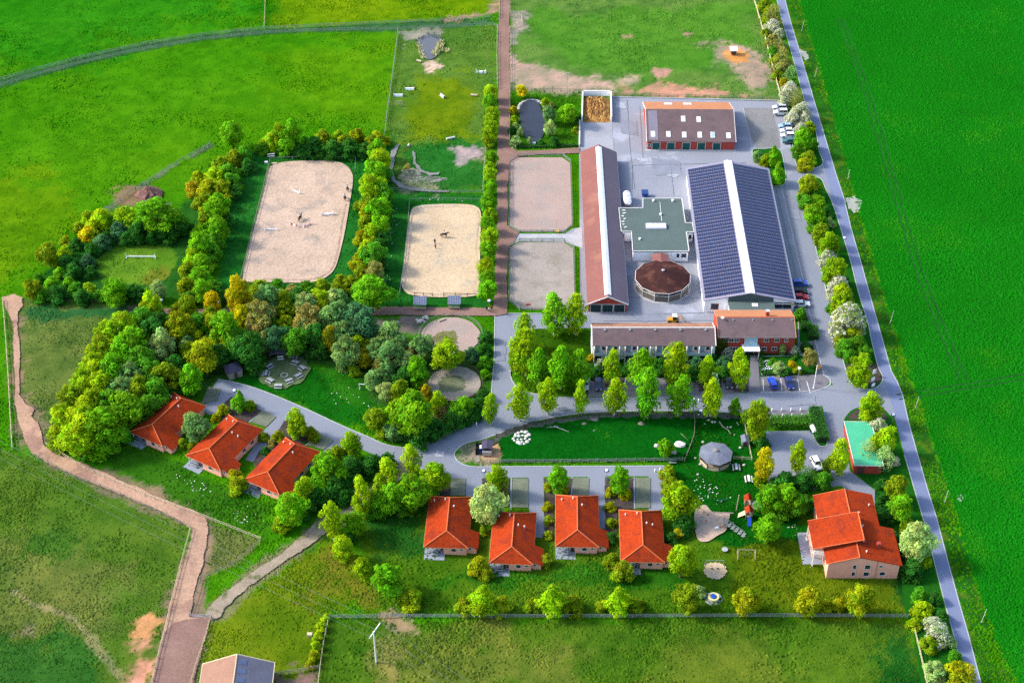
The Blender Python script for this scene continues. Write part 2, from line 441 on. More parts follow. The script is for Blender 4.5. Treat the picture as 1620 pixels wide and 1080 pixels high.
# (outline in pixels, colour of the ground there with cast shade where noted, width of the fade in metres, how ragged in metres)
REGIONS = [
    ([(0, 330), (200, 240), (420, 160), (620, 60), (620, 200), (420, 205), (330, 230), (160, 340), (60, 450), (-80, 470)], (0.040, 0.145, 0.002), 30, 14),
    ([(-100, -60), (260, -60), (420, 20), (200, 75), (-100, 140)], (0.016, 0.128, 0.003), 40, 18),
    ([(422, -60), (800, -60), (790, 25), (610, 35), (425, 44)], G_YELL, 10, 6),
    ([(430, 90), (615, 55), (620, 190), (540, 195), (450, 150)], (0.048, 0.150, 0.002), 18, 12),
    ([(-60, 280), (40, 250), (130, 330), (20, 450), (-60, 470)], (0.058, 0.145, 0.002), 14, 10),
    # paddock beyond the barns
    ([(806, -60), (1190, -60), (1238, 160), (965, 155), (806, 145)], (0.062, 0.135, 0.022), 2, 1),
    ([(850, 20), (1180, 10), (1200, 60), (1120, 110), (980, 120), (860, 85)], (0.044, 0.140, 0.012), 16, 10),
    # obstacle course
    ([(632, 48), (786, 40), (786, 210), (768, 300), (618, 300), (612, 190)], (0.052, 0.118, 0.014), 2, 1),
    ([(650, 120), (740, 120), (752, 215), (640, 230), (640, 160)], (0.072, 0.128, 0.003), 12, 6),
    ([(640, 225), (760, 225), (764, 300), (625, 300)], (0.014, 0.100, 0.012), 6, 4),
    # lawns beside the arenas
    ([(395, 240), (565, 235), (625, 215), (620, 305), (770, 305), (770, 488), (560, 488), (340, 480), (360, 330)], (0.010, 0.090, 0.010), 3, 1),
    # field left of the wood
    ([(5, 476), (230, 482), (150, 560), (80, 700), (30, 700)], (0.066, 0.105, 0.020), 3, 1),
    ([(30, 485), (200, 488), (150, 500), (60, 510)], (0.020, 0.085, 0.022), 3, 3),
    # bottom-left pasture
    ([(-120, 690), (30, 715), (140, 760), (302, 838), (260, 1000), (235, 1130), (-200, 1130)], (0.052, 0.106, 0.010), 3, 1),
    ([(40, 850), (180, 900), (150, 1000), (-40, 1010), (-60, 880)], (0.080, 0.110, 0.020), 22, 14),
    ([(-60, 1000), (120, 1020), (160, 1120), (-100, 1120)], (0.020, 0.080, 0.010), 8, 8),
    ([(60, 830), (130, 845), (110, 885), (50, 870)], (0.026, 0.080, 0.008), 6, 6),
    # grass strips round the gravel path and the cottages
    ([(150, 700), (230, 705), (360, 770), (430, 800), (420, 850), (320, 815), (180, 745)], (0.020, 0.088, 0.004), 3, 1),
    ([(330, 822), (408, 856), (372, 895), (320, 915)], (0.070, 0.098, 0.022), 2, 1),
    ([(345, 960), (520, 850), (590, 900), (640, 970), (520, 978), (505, 1070), (320, 1130), (310, 1000)], (0.070, 0.118, 0.004), 6, 4),
    ([(520, 860), (640, 955), (600, 975), (500, 940)], (0.125, 0.115, 0.012), 8, 5),
    ([(560, 800), (1060, 800), (1440, 820), (1440, 975), (640, 975), (575, 905)], (0.044, 0.104, 0.0045), 4, 2),
    ([(560, 800), (680, 790), (680, 870), (600, 880)], (0.014, 0.074, 0.008), 6, 4),  # shadow of the path trees, painted into the lawn colour
    ([(690, 895), (1060, 895), (1060, 925), (690, 930)], (0.016, 0.085, 0.004), 5, 4),  # shade in front of the cottages, painted into the grass
    ([(1160, 850), (1300, 860), (1420, 930), (1400, 975), (1150, 975)], (0.060, 0.098, 0.003), 8, 6),
    # bottom pasture
    ([(505, 985), (1440, 980), (1470, 1130), (490, 1130)], (0.044, 0.100, 0.006), 2, 1),
    ([(650, 1000), (830, 990), (900, 1100), (620, 1110)], (0.080, 0.110, 0.014), 14, 10),
    ([(1040, 1040), (1200, 1010), (1260, 1100), (1020, 1120)], (0.074, 0.112, 0.010), 14, 10),
    ([(1380, 985), (1440, 985), (1470, 1110), (1400, 1110)], (0.008, 0.062, 0.006), 6, 4),
    # green by the fire circle, wood floor
    ([(340, 560), (600, 590), (600, 690), (460, 640), (360, 605)], (0.004, 0.070, 0.003), 4, 2),
    ([(500, 560), (600, 590), (590, 660), (540, 640)], (0.012, 0.092, 0.004), 4, 3),
    ([(230, 500), (560, 500), (700, 560), (780, 560), (770, 650), (640, 690), (560, 590), (420, 570), (240, 660)], (0.020, 0.070, 0.010), 4, 2),
    # play lawn
    ([(1060, 650), (1190, 650), (1215, 770), (1290, 850), (1150, 870), (1060, 780)], (0.003, 0.062, 0.003), 3, 1),
    ([(920, 545), (1300, 545), (1300, 600), (920, 600)], (0.008, 0.050, 0.006), 3, 1),
    ([(806, 150), (918, 150), (918, 235), (806, 235)], (0.022, 0.090, 0.003), 2, 1),
    ([(808, 520), (930, 505), (935, 630), (830, 620)], (0.030, 0.080, 0.003), 3, 1),
    # left meadow round the turf circle
    ([(150, 360), (280, 330), (330, 290), (370, 250), (360, 340), (290, 470), (60, 475), (60, 440)], (0.014, 0.072, 0.008), 3, 1),
    ([(156, 405), (180, 390), (215, 381), (250, 382), (275, 395), (279, 415), (265, 437), (235, 450), (190, 450), (162, 440), (154, 420)], (0.066, 0.150, 0.010), 1.0, .4),
    ([(230, 440), (262, 420), (264, 440), (240, 450)], (0.10, 0.125, 0.012), 3, 2),
    ([(-60, 141), (0, 126), (60, 109), (150, 86), (230, 69), (320, 55), (417, 45), (520, 41), (610, 37), (775, 28), (785, 38), (700, 46), (612, 49), (520, 51), (417, 55), (320, 65), (230, 80), (150, 97), (60, 121), (-60, 157)], (0.032, 0.092, 0.030), 1.6, .8),
    ([(160, 334), (215, 298), (268, 264), (332, 228), (336, 233), (270, 270), (218, 304), (165, 340)], (0.075, 0.12, 0.055), 1.5, 1.0),
    ([(20, 500), (34, 500), (36, 620), (60, 640), (72, 665), (78, 705), (160, 740), (300, 800), (334, 816), (338, 845), (322, 915), (336, 978), (312, 1095), (232, 1095), (258, 990), (298, 850), (296, 834), (200, 793), (70, 736), (26, 690), (20, 600)], (0.17, 0.125, 0.075), 3.0, 1.6),
    ([(650, 742), (640, 724), (560, 786), (500, 823), (400, 898), (330, 955), (320, 975), (335, 986), (360, 975), (420, 916), (470, 882), (510, 852), (610, 784)], (0.12, 0.13, 0.05), 2.0, 1.0),
    ([(20, 933), (60, 955), (120, 975), (195, 1068), (190, 1074), (115, 980), (58, 960), (16, 938)], (0.15, 0.15, 0.06), 1.0, .8),
    # worn ground
    ([(790, 0), (760, 20), (720, 28), (786, 30)], SOIL_P, 5, 4),
    ([(808, 20), (830, 22), (840, 45), (812, 55), (814, 110), (808, 130)], SOIL_G, 4, 3),
    ([(806, 95), (850, 108), (900, 120), (1000, 125), (960, 145), (806, 143)], (0.28, 0.205, 0.15), 9, 5),
    ([(985, 135), (1060, 130), (1150, 142), (1235, 158), (970, 152)], (0.30, 0.17, 0.105), 6, 5),
    ([(1120, 75), (1160, 68), (1200, 85), (1225, 130), (1200, 140), (1170, 105), (1130, 98)], (0.24, 0.18, 0.13), 7, 5),
    ([(1146, 82), (1160, 76), (1184, 84), (1180, 97), (1155, 99)], (0.50, 0.21, 0.06), 3, 2),
    ([(632, 50), (690, 47), (700, 56), (655, 66), (634, 76)], SOIL_G, 4, 3),
    ([(668, 96), (694, 94), (700, 104), (680, 112)], (0.40, 0.30, 0.22), 4, 2),
    ([(722, 235), (752, 230), (768, 226), (768, 253), (745, 250), (730, 256)], (0.245, 0.205, 0.19), 3, 3),
    ([(640, 285), (680, 278), (710, 292), (690, 303), (645, 300)], (0.14, 0.155, 0.085), 4, 4),
    ([(1040, 110), (1058, 112), (1052, 122), (1042, 120)], SOIL_P, 2, 2),
    ([(1080, 50), (1096, 54), (1088, 60)], SOIL_P, 2, 2), ([(985, 56), (996, 58), (990, 62)], SOIL_P, 2, 2),
    ([(216, 985), (240, 975), (247, 990), (235, 1008), (218, 1003)], (0.44, 0.20, 0.09), 4, 3),
    ([(205, 1025), (230, 1022), (245, 1045), (243, 1090), (195, 1090), (196, 1060)], (0.40, 0.19, 0.12), 4, 4),
    ([(42, 998), (56, 996), (58, 1010), (47, 1014)], (0.13, 0.115, 0.06), 4, 3),
    ([(612, 978), (648, 978), (660, 1000), (632, 1012), (620, 995)], (0.26, 0.17, 0.10), 4, 4),
    ([(605, 1010), (640, 1010), (632, 1100), (612, 1100)], (0.13, 0.13, 0.03), 8, 5),
    ([(420, 1060), (505, 1058), (500, 1110), (420, 1110)], (0.17, 0.105, 0.085), 3, 3),
    ([(180, 300), (222, 292), (245, 312), (215, 325), (185, 335)], (0.16, 0.11, 0.06), 4, 3),
    ([(255, 320), (272, 322), (270, 335), (255, 330)], SOIL_G, 2, 2),
    ([(205, 482), (235, 465), (240, 490), (200, 505)], (0.15, 0.10, 0.08), 4, 3),
    ([(590, 508), (660, 502), (665, 525), (600, 530)], (0.15, 0.12, 0.10), 4, 3),
    ([(722, 700), (765, 692), (790, 700), (765, 735), (728, 730)], (0.15, 0.15, 0.095), 2, 2),
    ([(735, 700), (760, 705), (765, 735), (740, 728)], (0.27, 0.22, 0.15), 3, 3),
    ([(770, 700), (786, 695), (793, 712), (790, 730), (768, 731)], (0.36, 0.235, 0.12), 2, 2),
    ([(1360, 785), (1400, 740), (1440, 800), (1480, 960), (1420, 960), (1400, 850)], (0.006, 0.045, 0.007), 3, 2),
]
_REG = [(W2(r[0]), np.array(r[1]), r[2], r[3]) for r in REGIONS]

def tone(xy):
    c = np.tile(np.array(G_BRIGHT), (len(xy), 1))
    n = fnoise(xy, 0.012)[:, None]
    c = c * (1 - n * 0.5) + np.array((0.048, 0.148, 0.002)) * n * 0.5
    for k, (poly, col, soft, rag) in enumerate(_REG):
        lo, hi = poly.min(0) - soft - rag, poly.max(0) + soft + rag
        m = (xy > lo).all(1) & (xy < hi).all(1)
        if not m.any(): continue
        q = xy[m]
        d = sdist(q, poly) + (fnoise(q, 0.11, k * 3.1) - 0.5) * 2.6 * rag + (fnoise(q, 0.5, k) - 0.5) * min(rag, 3.0) * 1.6
        d = d + (fnoise(q, 1.3, k * 1.7) - 0.5) * 1.1 * min(soft, 6.0)
        f = np.clip(d / (soft * 0.6) + 0.5, 0, 1)
        f = (f * f * (3 - 2 * f))[:, None]
        c[m] = c[m] * (1 - f) + col * f
    # dry and lush patches inside every meadow
    d1 = np.clip((fnoise(xy, 0.05, 31) - 0.47) * 3.2, -0.5, 0.5)[:, None]
    c = c * (1 + d1 * np.array([[0.32, 0.12, 0.25]]))
    d2 = np.clip((fnoise(xy, 0.35, 57) - 0.5) * 3.0, -0.5, 0.5)[:, None]
    # darker tussocks standing in drifts
    pm = np.clip((fnoise(xy * np.array([1.0, 1.8]), 0.035, 77) - 0.44) * 5, 0, 1)
    tm = np.clip((vnoise(xy, 0.75, 41) - 0.55) * 5, 0, 1) * pm
    c = c * (1 - tm[:, None] * np.array([[0.30, 0.20, 0.2]]))
    return np.clip(c * (1 + d2 * np.array([[0.4, 0.24, 0.3]])), 0.0008, 1)

def set_tone(me, rgb):
    a = me.attributes.new("tone", 'FLOAT_COLOR', 'POINT')
    buf = np.ones((len(rgb), 4), np.float32)
    buf[:, :3] = rgb
    a.data.foreach_set("color", buf.ravel())

def make_ground():
    xs = np.concatenate([[-2600, -1200, -600, -350], np.arange(-236, 196.1, 0.9), [240, 350, 600, 1200, 2600]])
    ys = np.concatenate([[-900, -300, 60], np.arange(188, 540.1, 0.9), [650, 900, 1500, 3500]])
    X, Y = np.meshgrid(xs, ys)
    xy = np.stack([X.ravel(), Y.ravel()], 1)
    nx, ny = len(xs), len(ys)
    i = np.arange(nx * ny).reshape(ny, nx)
    f = np.stack([i[:-1, :-1], i[:-1, 1:], i[1:, 1:], i[1:, :-1]], -1).reshape(-1, 4)
    me = bpy.data.meshes.new("ground")
    z = (fnoise(xy, 0.2, 3) - 0.5) * 0.0
    me.from_pydata(np.column_stack([xy, z]).tolist(), [], f.tolist())
    set_tone(me, tone(xy))
    me.materials.append(M['ground'])
    o = link("ground", me)
    tag(o, kind="structure")
make_ground()

PAVED = []          # outlines that keep grass tufts out
SOFT = []           # outlines that tufts may grow over a little
LEVEL = [0.012]
def patch(name, pts, m, z=None, curved=False, ragged=0.0, paved=True, label=None, raw=False, natural=False):
    """A sheet laid on the ground, outline in pixels."""
    w = [Vector((p[0], p[1])) for p in pts] if raw else [Vector(P(*p)[:2]) for p in pts]
    if curved: w = smooth(w, 5)
    if ragged:
        d = []
        for i, a in enumerate(w):
            b = w[(i + 1) % len(w)]
            k = max(1, int((b - a).length / (0.4 if natural else 0.9)))
            for j in range(k):
                q = a.lerp(b, j / k)
                nrm = Vector((-(b - a).y, (b - a).x)).normalized()
                if natural:
                    nz = (fnoise(np.array([[q.x, q.y]]), .16, 5)[0] - .47) * 2.6 + RND.uniform(-.3, .3)
                    d.append(q + nrm * ragged * nz)
                else:
                    d.append(q + nrm * RND.uniform(-ragged, ragged))
        w = d
    if z is None:
        LEVEL[0] += 0.004
        z = LEVEL[0]
    me = bpy.data.meshes.new(name)
    a = sum(w[i - 1].x * w[i].y - w[i].x * w[i - 1].y for i in range(len(w)))
    if a < 0: w = w[::-1]
    vo, _, fo = delaunay_2d_cdt([Vector((p.x, p.y)) for p in w], [], [list(range(len(w)))], 1, 1e-4)[:3]
    me.from_pydata([(p.x, p.y, z) for p in vo], [], fo)
    me.materials.append(m)
    o = link(name, me)
    tag(o, label, kind="structure")
    if paved: (SOFT if natural else PAVED).append(np.array([(p.x, p.y) for p in w]))
    return o

def strip(name, pts, width, m, z0=0.0, z1=0.1, closed=False, curved=False, raw=False, seg=True):
    """A kerb or line following pixels: a real little wall width x (z1 - z0)."""
    w = [Vector((p[0], p[1])) for p in pts] if raw else [Vector(P(*p)[:2]) for p in pts]
    if curved: w = smooth(w, 5, closed)
    mb = MB()
    n = len(w)
    L, R = [], []
    for i in range(n):
        a = w[i - 1] if (closed or i > 0) else w[i]
        b = w[(i + 1) % n] if (closed or i < n - 1) else w[i]
        t = (b - a).normalized()
        nr = Vector((-t.y, t.x)) * width / 2
        L.append(w[i] + nr); R.append(w[i] - nr)
    vs = []
    for a, b in zip(L, R):
        vs += [(a.x, a.y, z0), (b.x, b.y, z0), (b.x, b.y, z1), (a.x, a.y, z1)]
    fs = []
    for i in range(n if closed else n - 1):
        j = (i + 1) % n
        for k in range(4):
            k2 = (k + 1) % 4
            fs.append((4 * i + k, 4 * j + k, 4 * j + k2, 4 * i + k2))
    if not closed: fs += [(3, 2, 1, 0), tuple(4 * (n - 1) + k for k in range(4))]
    mb.add(vs, fs)
    o = mb.build(name, m)
    tag(o, kind="structure")
    return o

# --- crop field and verge beyond the road
patch("field_verge", [(1235, -40), (1243, 0), (1294, 180), (1346, 360), (1397, 540), (1426, 623), (1452, 720), (1503, 900), (1553, 1080), (1570, 1130), (1640, 1130),
      (1585, 1040), (1545, 930), (1505, 790), (1460, 660), (1425, 560), (1385, 430), (1345, 290), (1318, 180), (1290, 90), (1262, 0), (1250, -40)], M['verge'], ragged=0.5, paved=False)
CROP = [(1250, -40), (1264, 0), (1282, 60), (1300, 120), (1322, 200), (1346, 290), (1372, 380), (1398, 470), (1428, 560), (1462, 660), (1504, 790), (1545, 930), (1585, 1040), (1640, 1130)]
crop_w = [tuple(P(*p)[:2]) for p in CROP] + [(420, 160), (700, 160), (700, 800), (250, 800)]
patch("crop_field", crop_w, M['crop'], ragged=0.7, raw=True, paved=False)
def offset_line(pts, d):
    w = [Vector(P(*p)[:2]) for p in pts]
    o = []
    for i, a in enumerate(w):
        t = (w[min(i + 1, len(w) - 1)] - w[max(i - 1, 0)]).normalized()
        o.append(a + Vector((-t.y, t.x)) * d)
    return o
M['tram'] = mat("pressed_wheel_track", (0.0018, 0.062, 0.0028), 0.95, 0.4, 0.2, 1.5, 0.4)
TRAMS = []
for k, ln in enumerate(([(1330, 30), (1352, 90), (1374, 155), (1398, 235), (1422, 320), (1452, 420), (1490, 520), (1525, 600)], [(1420, 628), (1530, 611), (1630, 594)])):
    TRAMS.append(ln)
    for d in (-0.9, 0.9):
        strip("wheel_track", [tuple(p) for p in smooth(offset_line(ln, d), 6, False)], 0.42, M['tram'], 0.0, 0.048, raw=True)

# --- right-hand road
ROAD_L = [(1221, -30), (1229, 0), (1237, 32), (1246, 62), (1259, 108), (1278, 180), (1295, 230), (1304, 262), (1313, 300), (1331, 360), (1347, 415), (1360, 463), (1380, 540), (1392, 580), (1399, 603),
          (1414, 655), (1431, 720), (1450, 785), (1463, 828), (1481, 900), (1497, 962), (1510, 1008), (1527, 1080), (1540, 1125)]
ROAD_R = [(1235, -30), (1242, 0), (1250, 32), (1267, 88), (1294, 180), (1308, 227), (1323, 277), (1335, 313), (1346, 360), (1363, 418), (1378, 473), (1396, 537), (1410, 587), (1420, 605),
          (1428, 625), (1438, 670), (1452, 720), (1467, 772), (1482, 820), (1503, 900), (1518, 955), (1533, 1007), (1552, 1080), (1564, 1125)]
patch("road", ROAD_L + ROAD_R[::-1], M['road'])
strip("road_edge", ROAD_R, 0.22, M['kerb'], 0, 0.05)
strip("road_edge", ROAD_L[:7], 0.2, M['kerb'], 0, 0.05)
strip("road_edge", ROAD_L[16:], 0.2, M['kerb'], 0, 0.05)

# --- yard, drives, lanes
patch("yard_paving", [(917, 193), (968, 193), (968, 154), (1238, 161), (1243, 200), (1262, 268), (1303, 260), (1314, 302), (1331, 360), (1360, 463), (1380, 540), (1399, 604), (1330, 600), (1262, 560),
      (1262, 505), (1120, 512), (935, 520), (918, 508), (916, 234)], M['yard'])
patch("drive", [(1262, 268), (1303, 261), (1314, 302), (1331, 360), (1362, 465), (1380, 540), (1399, 604), (1330, 612), (1300, 600), (1292, 560), (1282, 500), (1270, 440), (1256, 380), (1245, 330), (1236, 285)], M['asphalt'])
patch("old_parking_slab", [(1176, 171), (1222, 171), (1234, 222), (1236, 262), (1196, 234), (1186, 214)], M['oldslab'])
patch("lane", [(783, 497), (935, 497), (935, 519), (850, 520), (816, 527), (808, 560), (808, 595), (818, 612), (840, 622), (880, 627), (930, 629), (1080, 626), (1203, 621), (1300, 614), (1345, 600), (1399, 604),
      (1417, 657), (1345, 655), (1334, 668), (1337, 700), (1345, 745), (1384, 775), (1384, 800), (1362, 790), (1330, 768), (1268, 778), (1268, 770), (1320, 760), (1312, 745), (1300, 735),
      (1215, 765), (1212, 682), (1284, 681), (1300, 706), (1309, 702), (1303, 662), (1296, 646), (1290, 652), (1200, 655), (1100, 650), (1000, 650), (930, 653), (880, 659), (840, 668), (800, 682), (765, 694), (735, 702), (722, 712), (719, 721), (728, 732),
      (748, 738), (800, 738), (1051, 737), (1051, 804), (1026, 812), (1026, 753), (958, 753), (958, 836), (930, 836), (930, 754), (860, 754), (862, 850), (846, 850), (836, 800), (836, 755), (765, 756),
      (762, 788), (737, 788), (737, 757), (705, 762), (690, 748), (660, 740), (640, 736), (600, 722), (560, 706), (520, 696), (470, 678), (420, 655), (380, 638), (345, 630), (318, 640), (345, 600), (380, 607), (420, 620),
      (480, 645), (540, 673), (580, 690), (610, 703), (640, 708), (665, 705), (700, 690), (740, 668), (765, 650), (776, 630), (779, 600), (782, 560)], M['asphalt'])
for q in ([(437, 660), (460, 672), (440, 692), (416, 736), (388, 727), (420, 678)], [(350, 614), (378, 632), (354, 652), (330, 656), (318, 646)], [(526, 696), (562, 705), (530, 728), (510, 716)]):
    patch("driveway", q, M['asphalt'])
for ln in ([(783, 497), (782, 560), (779, 600), (776, 630), (765, 650), (740, 668), (700, 690), (665, 705), (640, 708), (610, 703), (580, 690), (540, 673), (480, 645), (420, 620), (380, 607), (345, 600)],
           [(1100, 650), (1000, 650), (930, 653), (880, 659), (840, 668), (800, 682), (765, 694), (735, 702), (722, 712), (719, 721), (728, 732), (748, 738), (800, 738), (1051, 737)],
           [(816, 527), (808, 560), (808, 595), (818, 612), (840, 622), (880, 627)], [(783, 496), (857, 496)], [(1203, 621), (1282, 619)]):
    strip("kerb", ln, 0.25, M['kerb'], 0, 0.12, curved=True)
strip("kerb", [(968, 154), (1238, 160)], 0.35, M['kerb'], 0, 0.25)
patch("parking_paving", [(922, 598), (1186, 596), (1186, 621), (1080, 626), (930, 628)], M['paver'])
patch("parking_paving", [(1203, 596), (1298, 592), (1312, 600), (1308, 612), (1284, 620), (1203, 621)], M['paver'])
strip("kerb", [(1302, 592), (1313, 600), (1310, 611), (1284, 620)], 0.3, M['concrete'], 0, 0.12, curved=True)
patch("footpath", [(1187, 562), (1199, 562), (1203, 621), (1185, 621)], M['paver'])
patch("pavement", [(1262, 500), (1282, 500), (1291, 545), (1302, 592), (1294, 594), (1289, 560), (1262, 556)], M['paver'])
patch("bicycle_bay", [(1217, 649), (1285, 648), (1285, 662), (1217, 662)], M['paver'])
patch("parking_bay", [(1214, 683), (1285, 681), (1300, 715), (1290, 742), (1240, 758), (1214, 765)], M['asphalt'])
strip("drainage_line", [(1234, 285), (1256, 380), (1270, 440), (1282, 500), (1291, 545), (1303, 592)], 0.2, M['kerb'], 0, LEVEL[0] + 0.006)
strip("drainage_line", [(1176, 171), (1186, 214), (1190, 238)], 0.16, M['kerb'], 0, LEVEL[0] + 0.006)
strip("drainage_line", [(1012, 168), (1016, 236), (1018, 256)], 0.25, M['oldslab'], 0, LEVEL[0] + 0.006)
for x, y, dx in ((1235, 599, 2), (1262, 599, 3), (989, 602, 1), (1011, 603, 1), (1207, 600, 1), (1276, 603, 6)):
    strip("bay_marking", [(x, y), (x + dx, y + 19)], 0.14, M['whitepaint'], 0, LEVEL[0] + 0.008)
patch("concrete_apron", [(808, 371), (822, 370), (893, 370), (906, 362), (921, 360), (922, 393), (893, 383), (822, 382), (812, 386), (806, 378)], M['concrete'])
for ln in ([(1020, 290), (1045, 295)], [(1030, 245), (1070, 252)],):
    pass

patch("concrete_pad", [(919, 195), (968, 195), (971, 240), (918, 236)], M['concrete2'])
M['stain'] = mat("pale_spilt_lime", (.27, .285, .32), .95, .25, .3, 2.0, .3)
M['patchy'] = mat("repaired_asphalt", (.172, .187, .230), .9, .15, .3, 2.0, .12)
for q in ([(972, 160), (992, 162), (990, 172), (975, 172)], [(1000, 246), (1012, 250), (1040, 248), (1042, 254), (1014, 257)], [(1050, 268), (1080, 274), (1070, 282), (1046, 276)], [(640, 715), (655, 712), (662, 722), (648, 728)], [(690, 712), (706, 715), (702, 724), (688, 722)]):
    patch("lime_stain", q, M['stain'], ragged=.35, paved=False)
for q in ([(980, 190), (1008, 192), (1010, 215), (984, 212)], [(1030, 250), (1075, 255), (1078, 275), (1036, 278)], [(1240, 300), (1262, 320), (1268, 350), (1250, 345)], [(1000, 495), (1050, 494), (1060, 508), (1010, 509)], [(785, 540), (800, 540), (800, 570), (785, 572)], [(1240, 628), (1290, 626), (1292, 640), (1244, 642)], [(600, 708), (625, 714), (618, 722), (598, 714)], [(880, 640), (905, 638), (910, 648), (884, 650)]):
    patch("repair_patch", q, M['patchy'], ragged=.25, paved=False)
for ln in ([(992, 158), (996, 232), (1004, 300)], [(1180, 258), (1000, 262)], [(985, 470), (1110, 472)], [(1112, 495), (985, 498)], [(1228, 300), (1270, 480)], [(1000, 300), (1000, 262)], [(1060, 258), (1066, 310)], [(955, 508), (1130, 507)]):
    strip("paving_joint", ln, .09, M['patchy'], 0, LEVEL[0] + .006)
# --- kerbed green islands
def island(name, pts, m, h=0.09, curved=True, kerb=True):
    w = [Vector(P(*p)[:2]) for p in pts]
    if curved: w = smooth(w, 4)
    o = MB().prism([(p.x, p.y) for p in w], 0.0, h).build(name, m)
    tag(o, kind="structure")
    PAVED.append(np.array([(p.x, p.y) for p in w]))
    if kerb: strip("kerb", [(p.x, p.y) for p in w], 0.22, M['kerb'], 0, h + 0.04, closed=True, raw=True)
island("planted_island", [(1250, 202), (1286, 200), (1296, 240), (1302, 258), (1290, 266), (1270, 269), (1260, 262), (1254, 230)], M['lawn'])
island("planted_island", [(1263, 288), (1278, 280), (1298, 283), (1306, 298), (1318, 325), (1330, 362), (1346, 415), (1358, 463), (1372, 507), (1379, 540), (1389, 580), (1397, 598), (1388, 612), (1368, 616), (1348, 608),
       (1338, 585), (1326, 540), (1314, 490), (1302, 440), (1290, 390), (1276, 335)], M['lawn'])
patch("bed_soil", [(1337, 577), (1388, 575), (1395, 598), (1387, 610), (1368, 614), (1350, 606)], M['soil'], z=0.12)
island("planted_island", [(1190, 238), (1206, 236), (1232, 236), (1240, 256), (1242, 290), (1219, 292), (1216, 268), (1198, 258)], M['lawn'])
island("planted_island", [(1335, 668), (1341, 655), (1353, 646), (1380, 640), (1402, 650), (1414, 672), (1432, 730), (1452, 800), (1478, 900), (1500, 985), (1522, 1078), (1536, 1120), (1470, 1120), (1445, 1000), (1432, 965),
       (1424, 900), (1416, 840), (1400, 790), (1372, 765), (1350, 740), (1340, 700)], M['lawn'], h=0.06, kerb=False)
patch("bed_soil", [(1340, 660), (1354, 649), (1380, 643), (1398, 650), (1404, 664), (1345, 664)], M['soil'], z=0.11)
island("hedge_island", [(1280, 646), (1296, 646), (1303, 662), (1309, 700), (1300, 706), (1292, 700), (1284, 678)], M['lawn'])
island("garden_bed", [(1200, 564), (1290, 562), (1293, 590), (1205, 593)], M['lawn'], curved=False)
island("garden_bed", [(1263, 508), (1284, 508), (1290, 540), (1264, 542)], M['lawn'], curved=False)
for q in ([(923, 598), (928, 598), (930, 626), (924, 626)], [(957, 598), (988, 598), (986, 612), (957, 612)], [(1002, 598), (1038, 598), (1034, 610), (1004, 610)], [(1052, 598), (1092, 598), (1088, 612), (1056, 624)],
          [(1104, 600), (1140, 598), (1142, 612), (1106, 620)], [(1157, 600), (1184, 598), (1184, 620), (1160, 620)]):
    patch("tree_bed", q, M['soil'], ragged=0.1)

# --- cottage driveways: planted beds and grass pavers
for q in ([(714, 757), (737, 757), (736, 784), (711, 784)], [(811, 757), (836, 757), (836, 803), (810, 803)], [(906, 756), (932, 756), (931, 784), (906, 784)], [(1005, 756), (1029, 756), (1029, 804), (1006, 804)],
          [(330, 612), (350, 616), (344, 634), (318, 640)], [(416, 648), (437, 660), (421, 676), (396, 668)], [(505, 685), (528, 697), (512, 712), (486, 704)]):
    patch("grass_paving", q, M['gridgrass'])
for q in ([(762, 757), (806, 757), (806, 802), (775, 805), (764, 795)], [(860, 757), (905, 757), (902, 790), (876, 800), (876, 850), (862, 850)], [(957, 757), (1002, 757), (1002, 806), (978, 806), (975, 845), (958, 850)],
          [(352, 642), (366, 628), (415, 650), (392, 668), (352, 672), (350, 660)], [(430, 694), (452, 664), (504, 682), (482, 702), (455, 706), (440, 730), (424, 735), (410, 722)], [(693, 762), (712, 760), (712, 784), (690, 784)],
          [(400, 732), (416, 706), (424, 712), (404, 740)]):
    patch("planted_bed", q, M['soil'], ragged=0.15)
for a, b in (((809, 756), (808, 806)), ((905, 755), (904, 784)), ((1003, 755), (1004, 805)), ((712, 757), (709, 784)), ((416, 647), (394, 668)), ((504, 684), (484, 705))):
    strip("kerb", [a, b], 0.35, M['terrace'], 0, 0.14)

# --- riding arenas, paddocks, pens
A1 = [(430, 263), (450, 257), (490, 255), (530, 256), (548, 263), (557, 275), (558, 292), (552, 330), (545, 370), (538, 400), (530, 425), (518, 438), (500, 446), (470, 448), (420, 447), (388, 446), (384, 438),
      (392, 400), (410, 330), (420, 290), (424, 272)]
patch("riding_arena", A1, M['sand'], curved=True)
A2 = [(650, 336), (660, 327), (690, 324), (735, 324), (754, 328), (761, 340), (760, 380), (759, 430), (758, 466), (700, 471), (655, 468), (641, 462), (635, 448), (638, 420), (644, 370)]
patch("riding_arena", A2, M['sand2'], curved=True)
P1 = [(807, 257), (819, 250), (889, 250), (902, 259), (905, 357), (892, 367), (822, 367), (806, 358)]
P2 = [(807, 392), (822, 384), (892, 384), (907, 394), (909, 480), (895, 491), (824, 489), (806, 476)]
patch("paddock_sand", P1, M['paddock'])
patch("paddock_sand", P2, M['paddock2'])
def disc(name, px, py, r, m, sq=1.0, ragged=0.15):
    c = P(px, py)
    return patch(name, [(c.x + r * math.cos(2 * math.pi * k / 40), c.y + r * sq * math.sin(2 * math.pi * k / 40)) for k in range(40)], m, raw=True, ragged=ragged)
M['pen2'] = mat("dark_pen_ground", (0.23, 0.20, 0.165), 0.95, 0.25, 0.3, 2.0, 0.2, 0.05, 2)
disc("round_pen_sand", 713, 532, 7.7, M['paddock'])
disc("round_pen_turf", 706, 537, 3.4, mat("pen_turf", (0.12, 0.12, 0.04), 0.95, 0.3, 0.5, 2, 0.3), ragged=0.6)
disc("round_pen_sand", 719, 607, 6.6, M['pen2'])
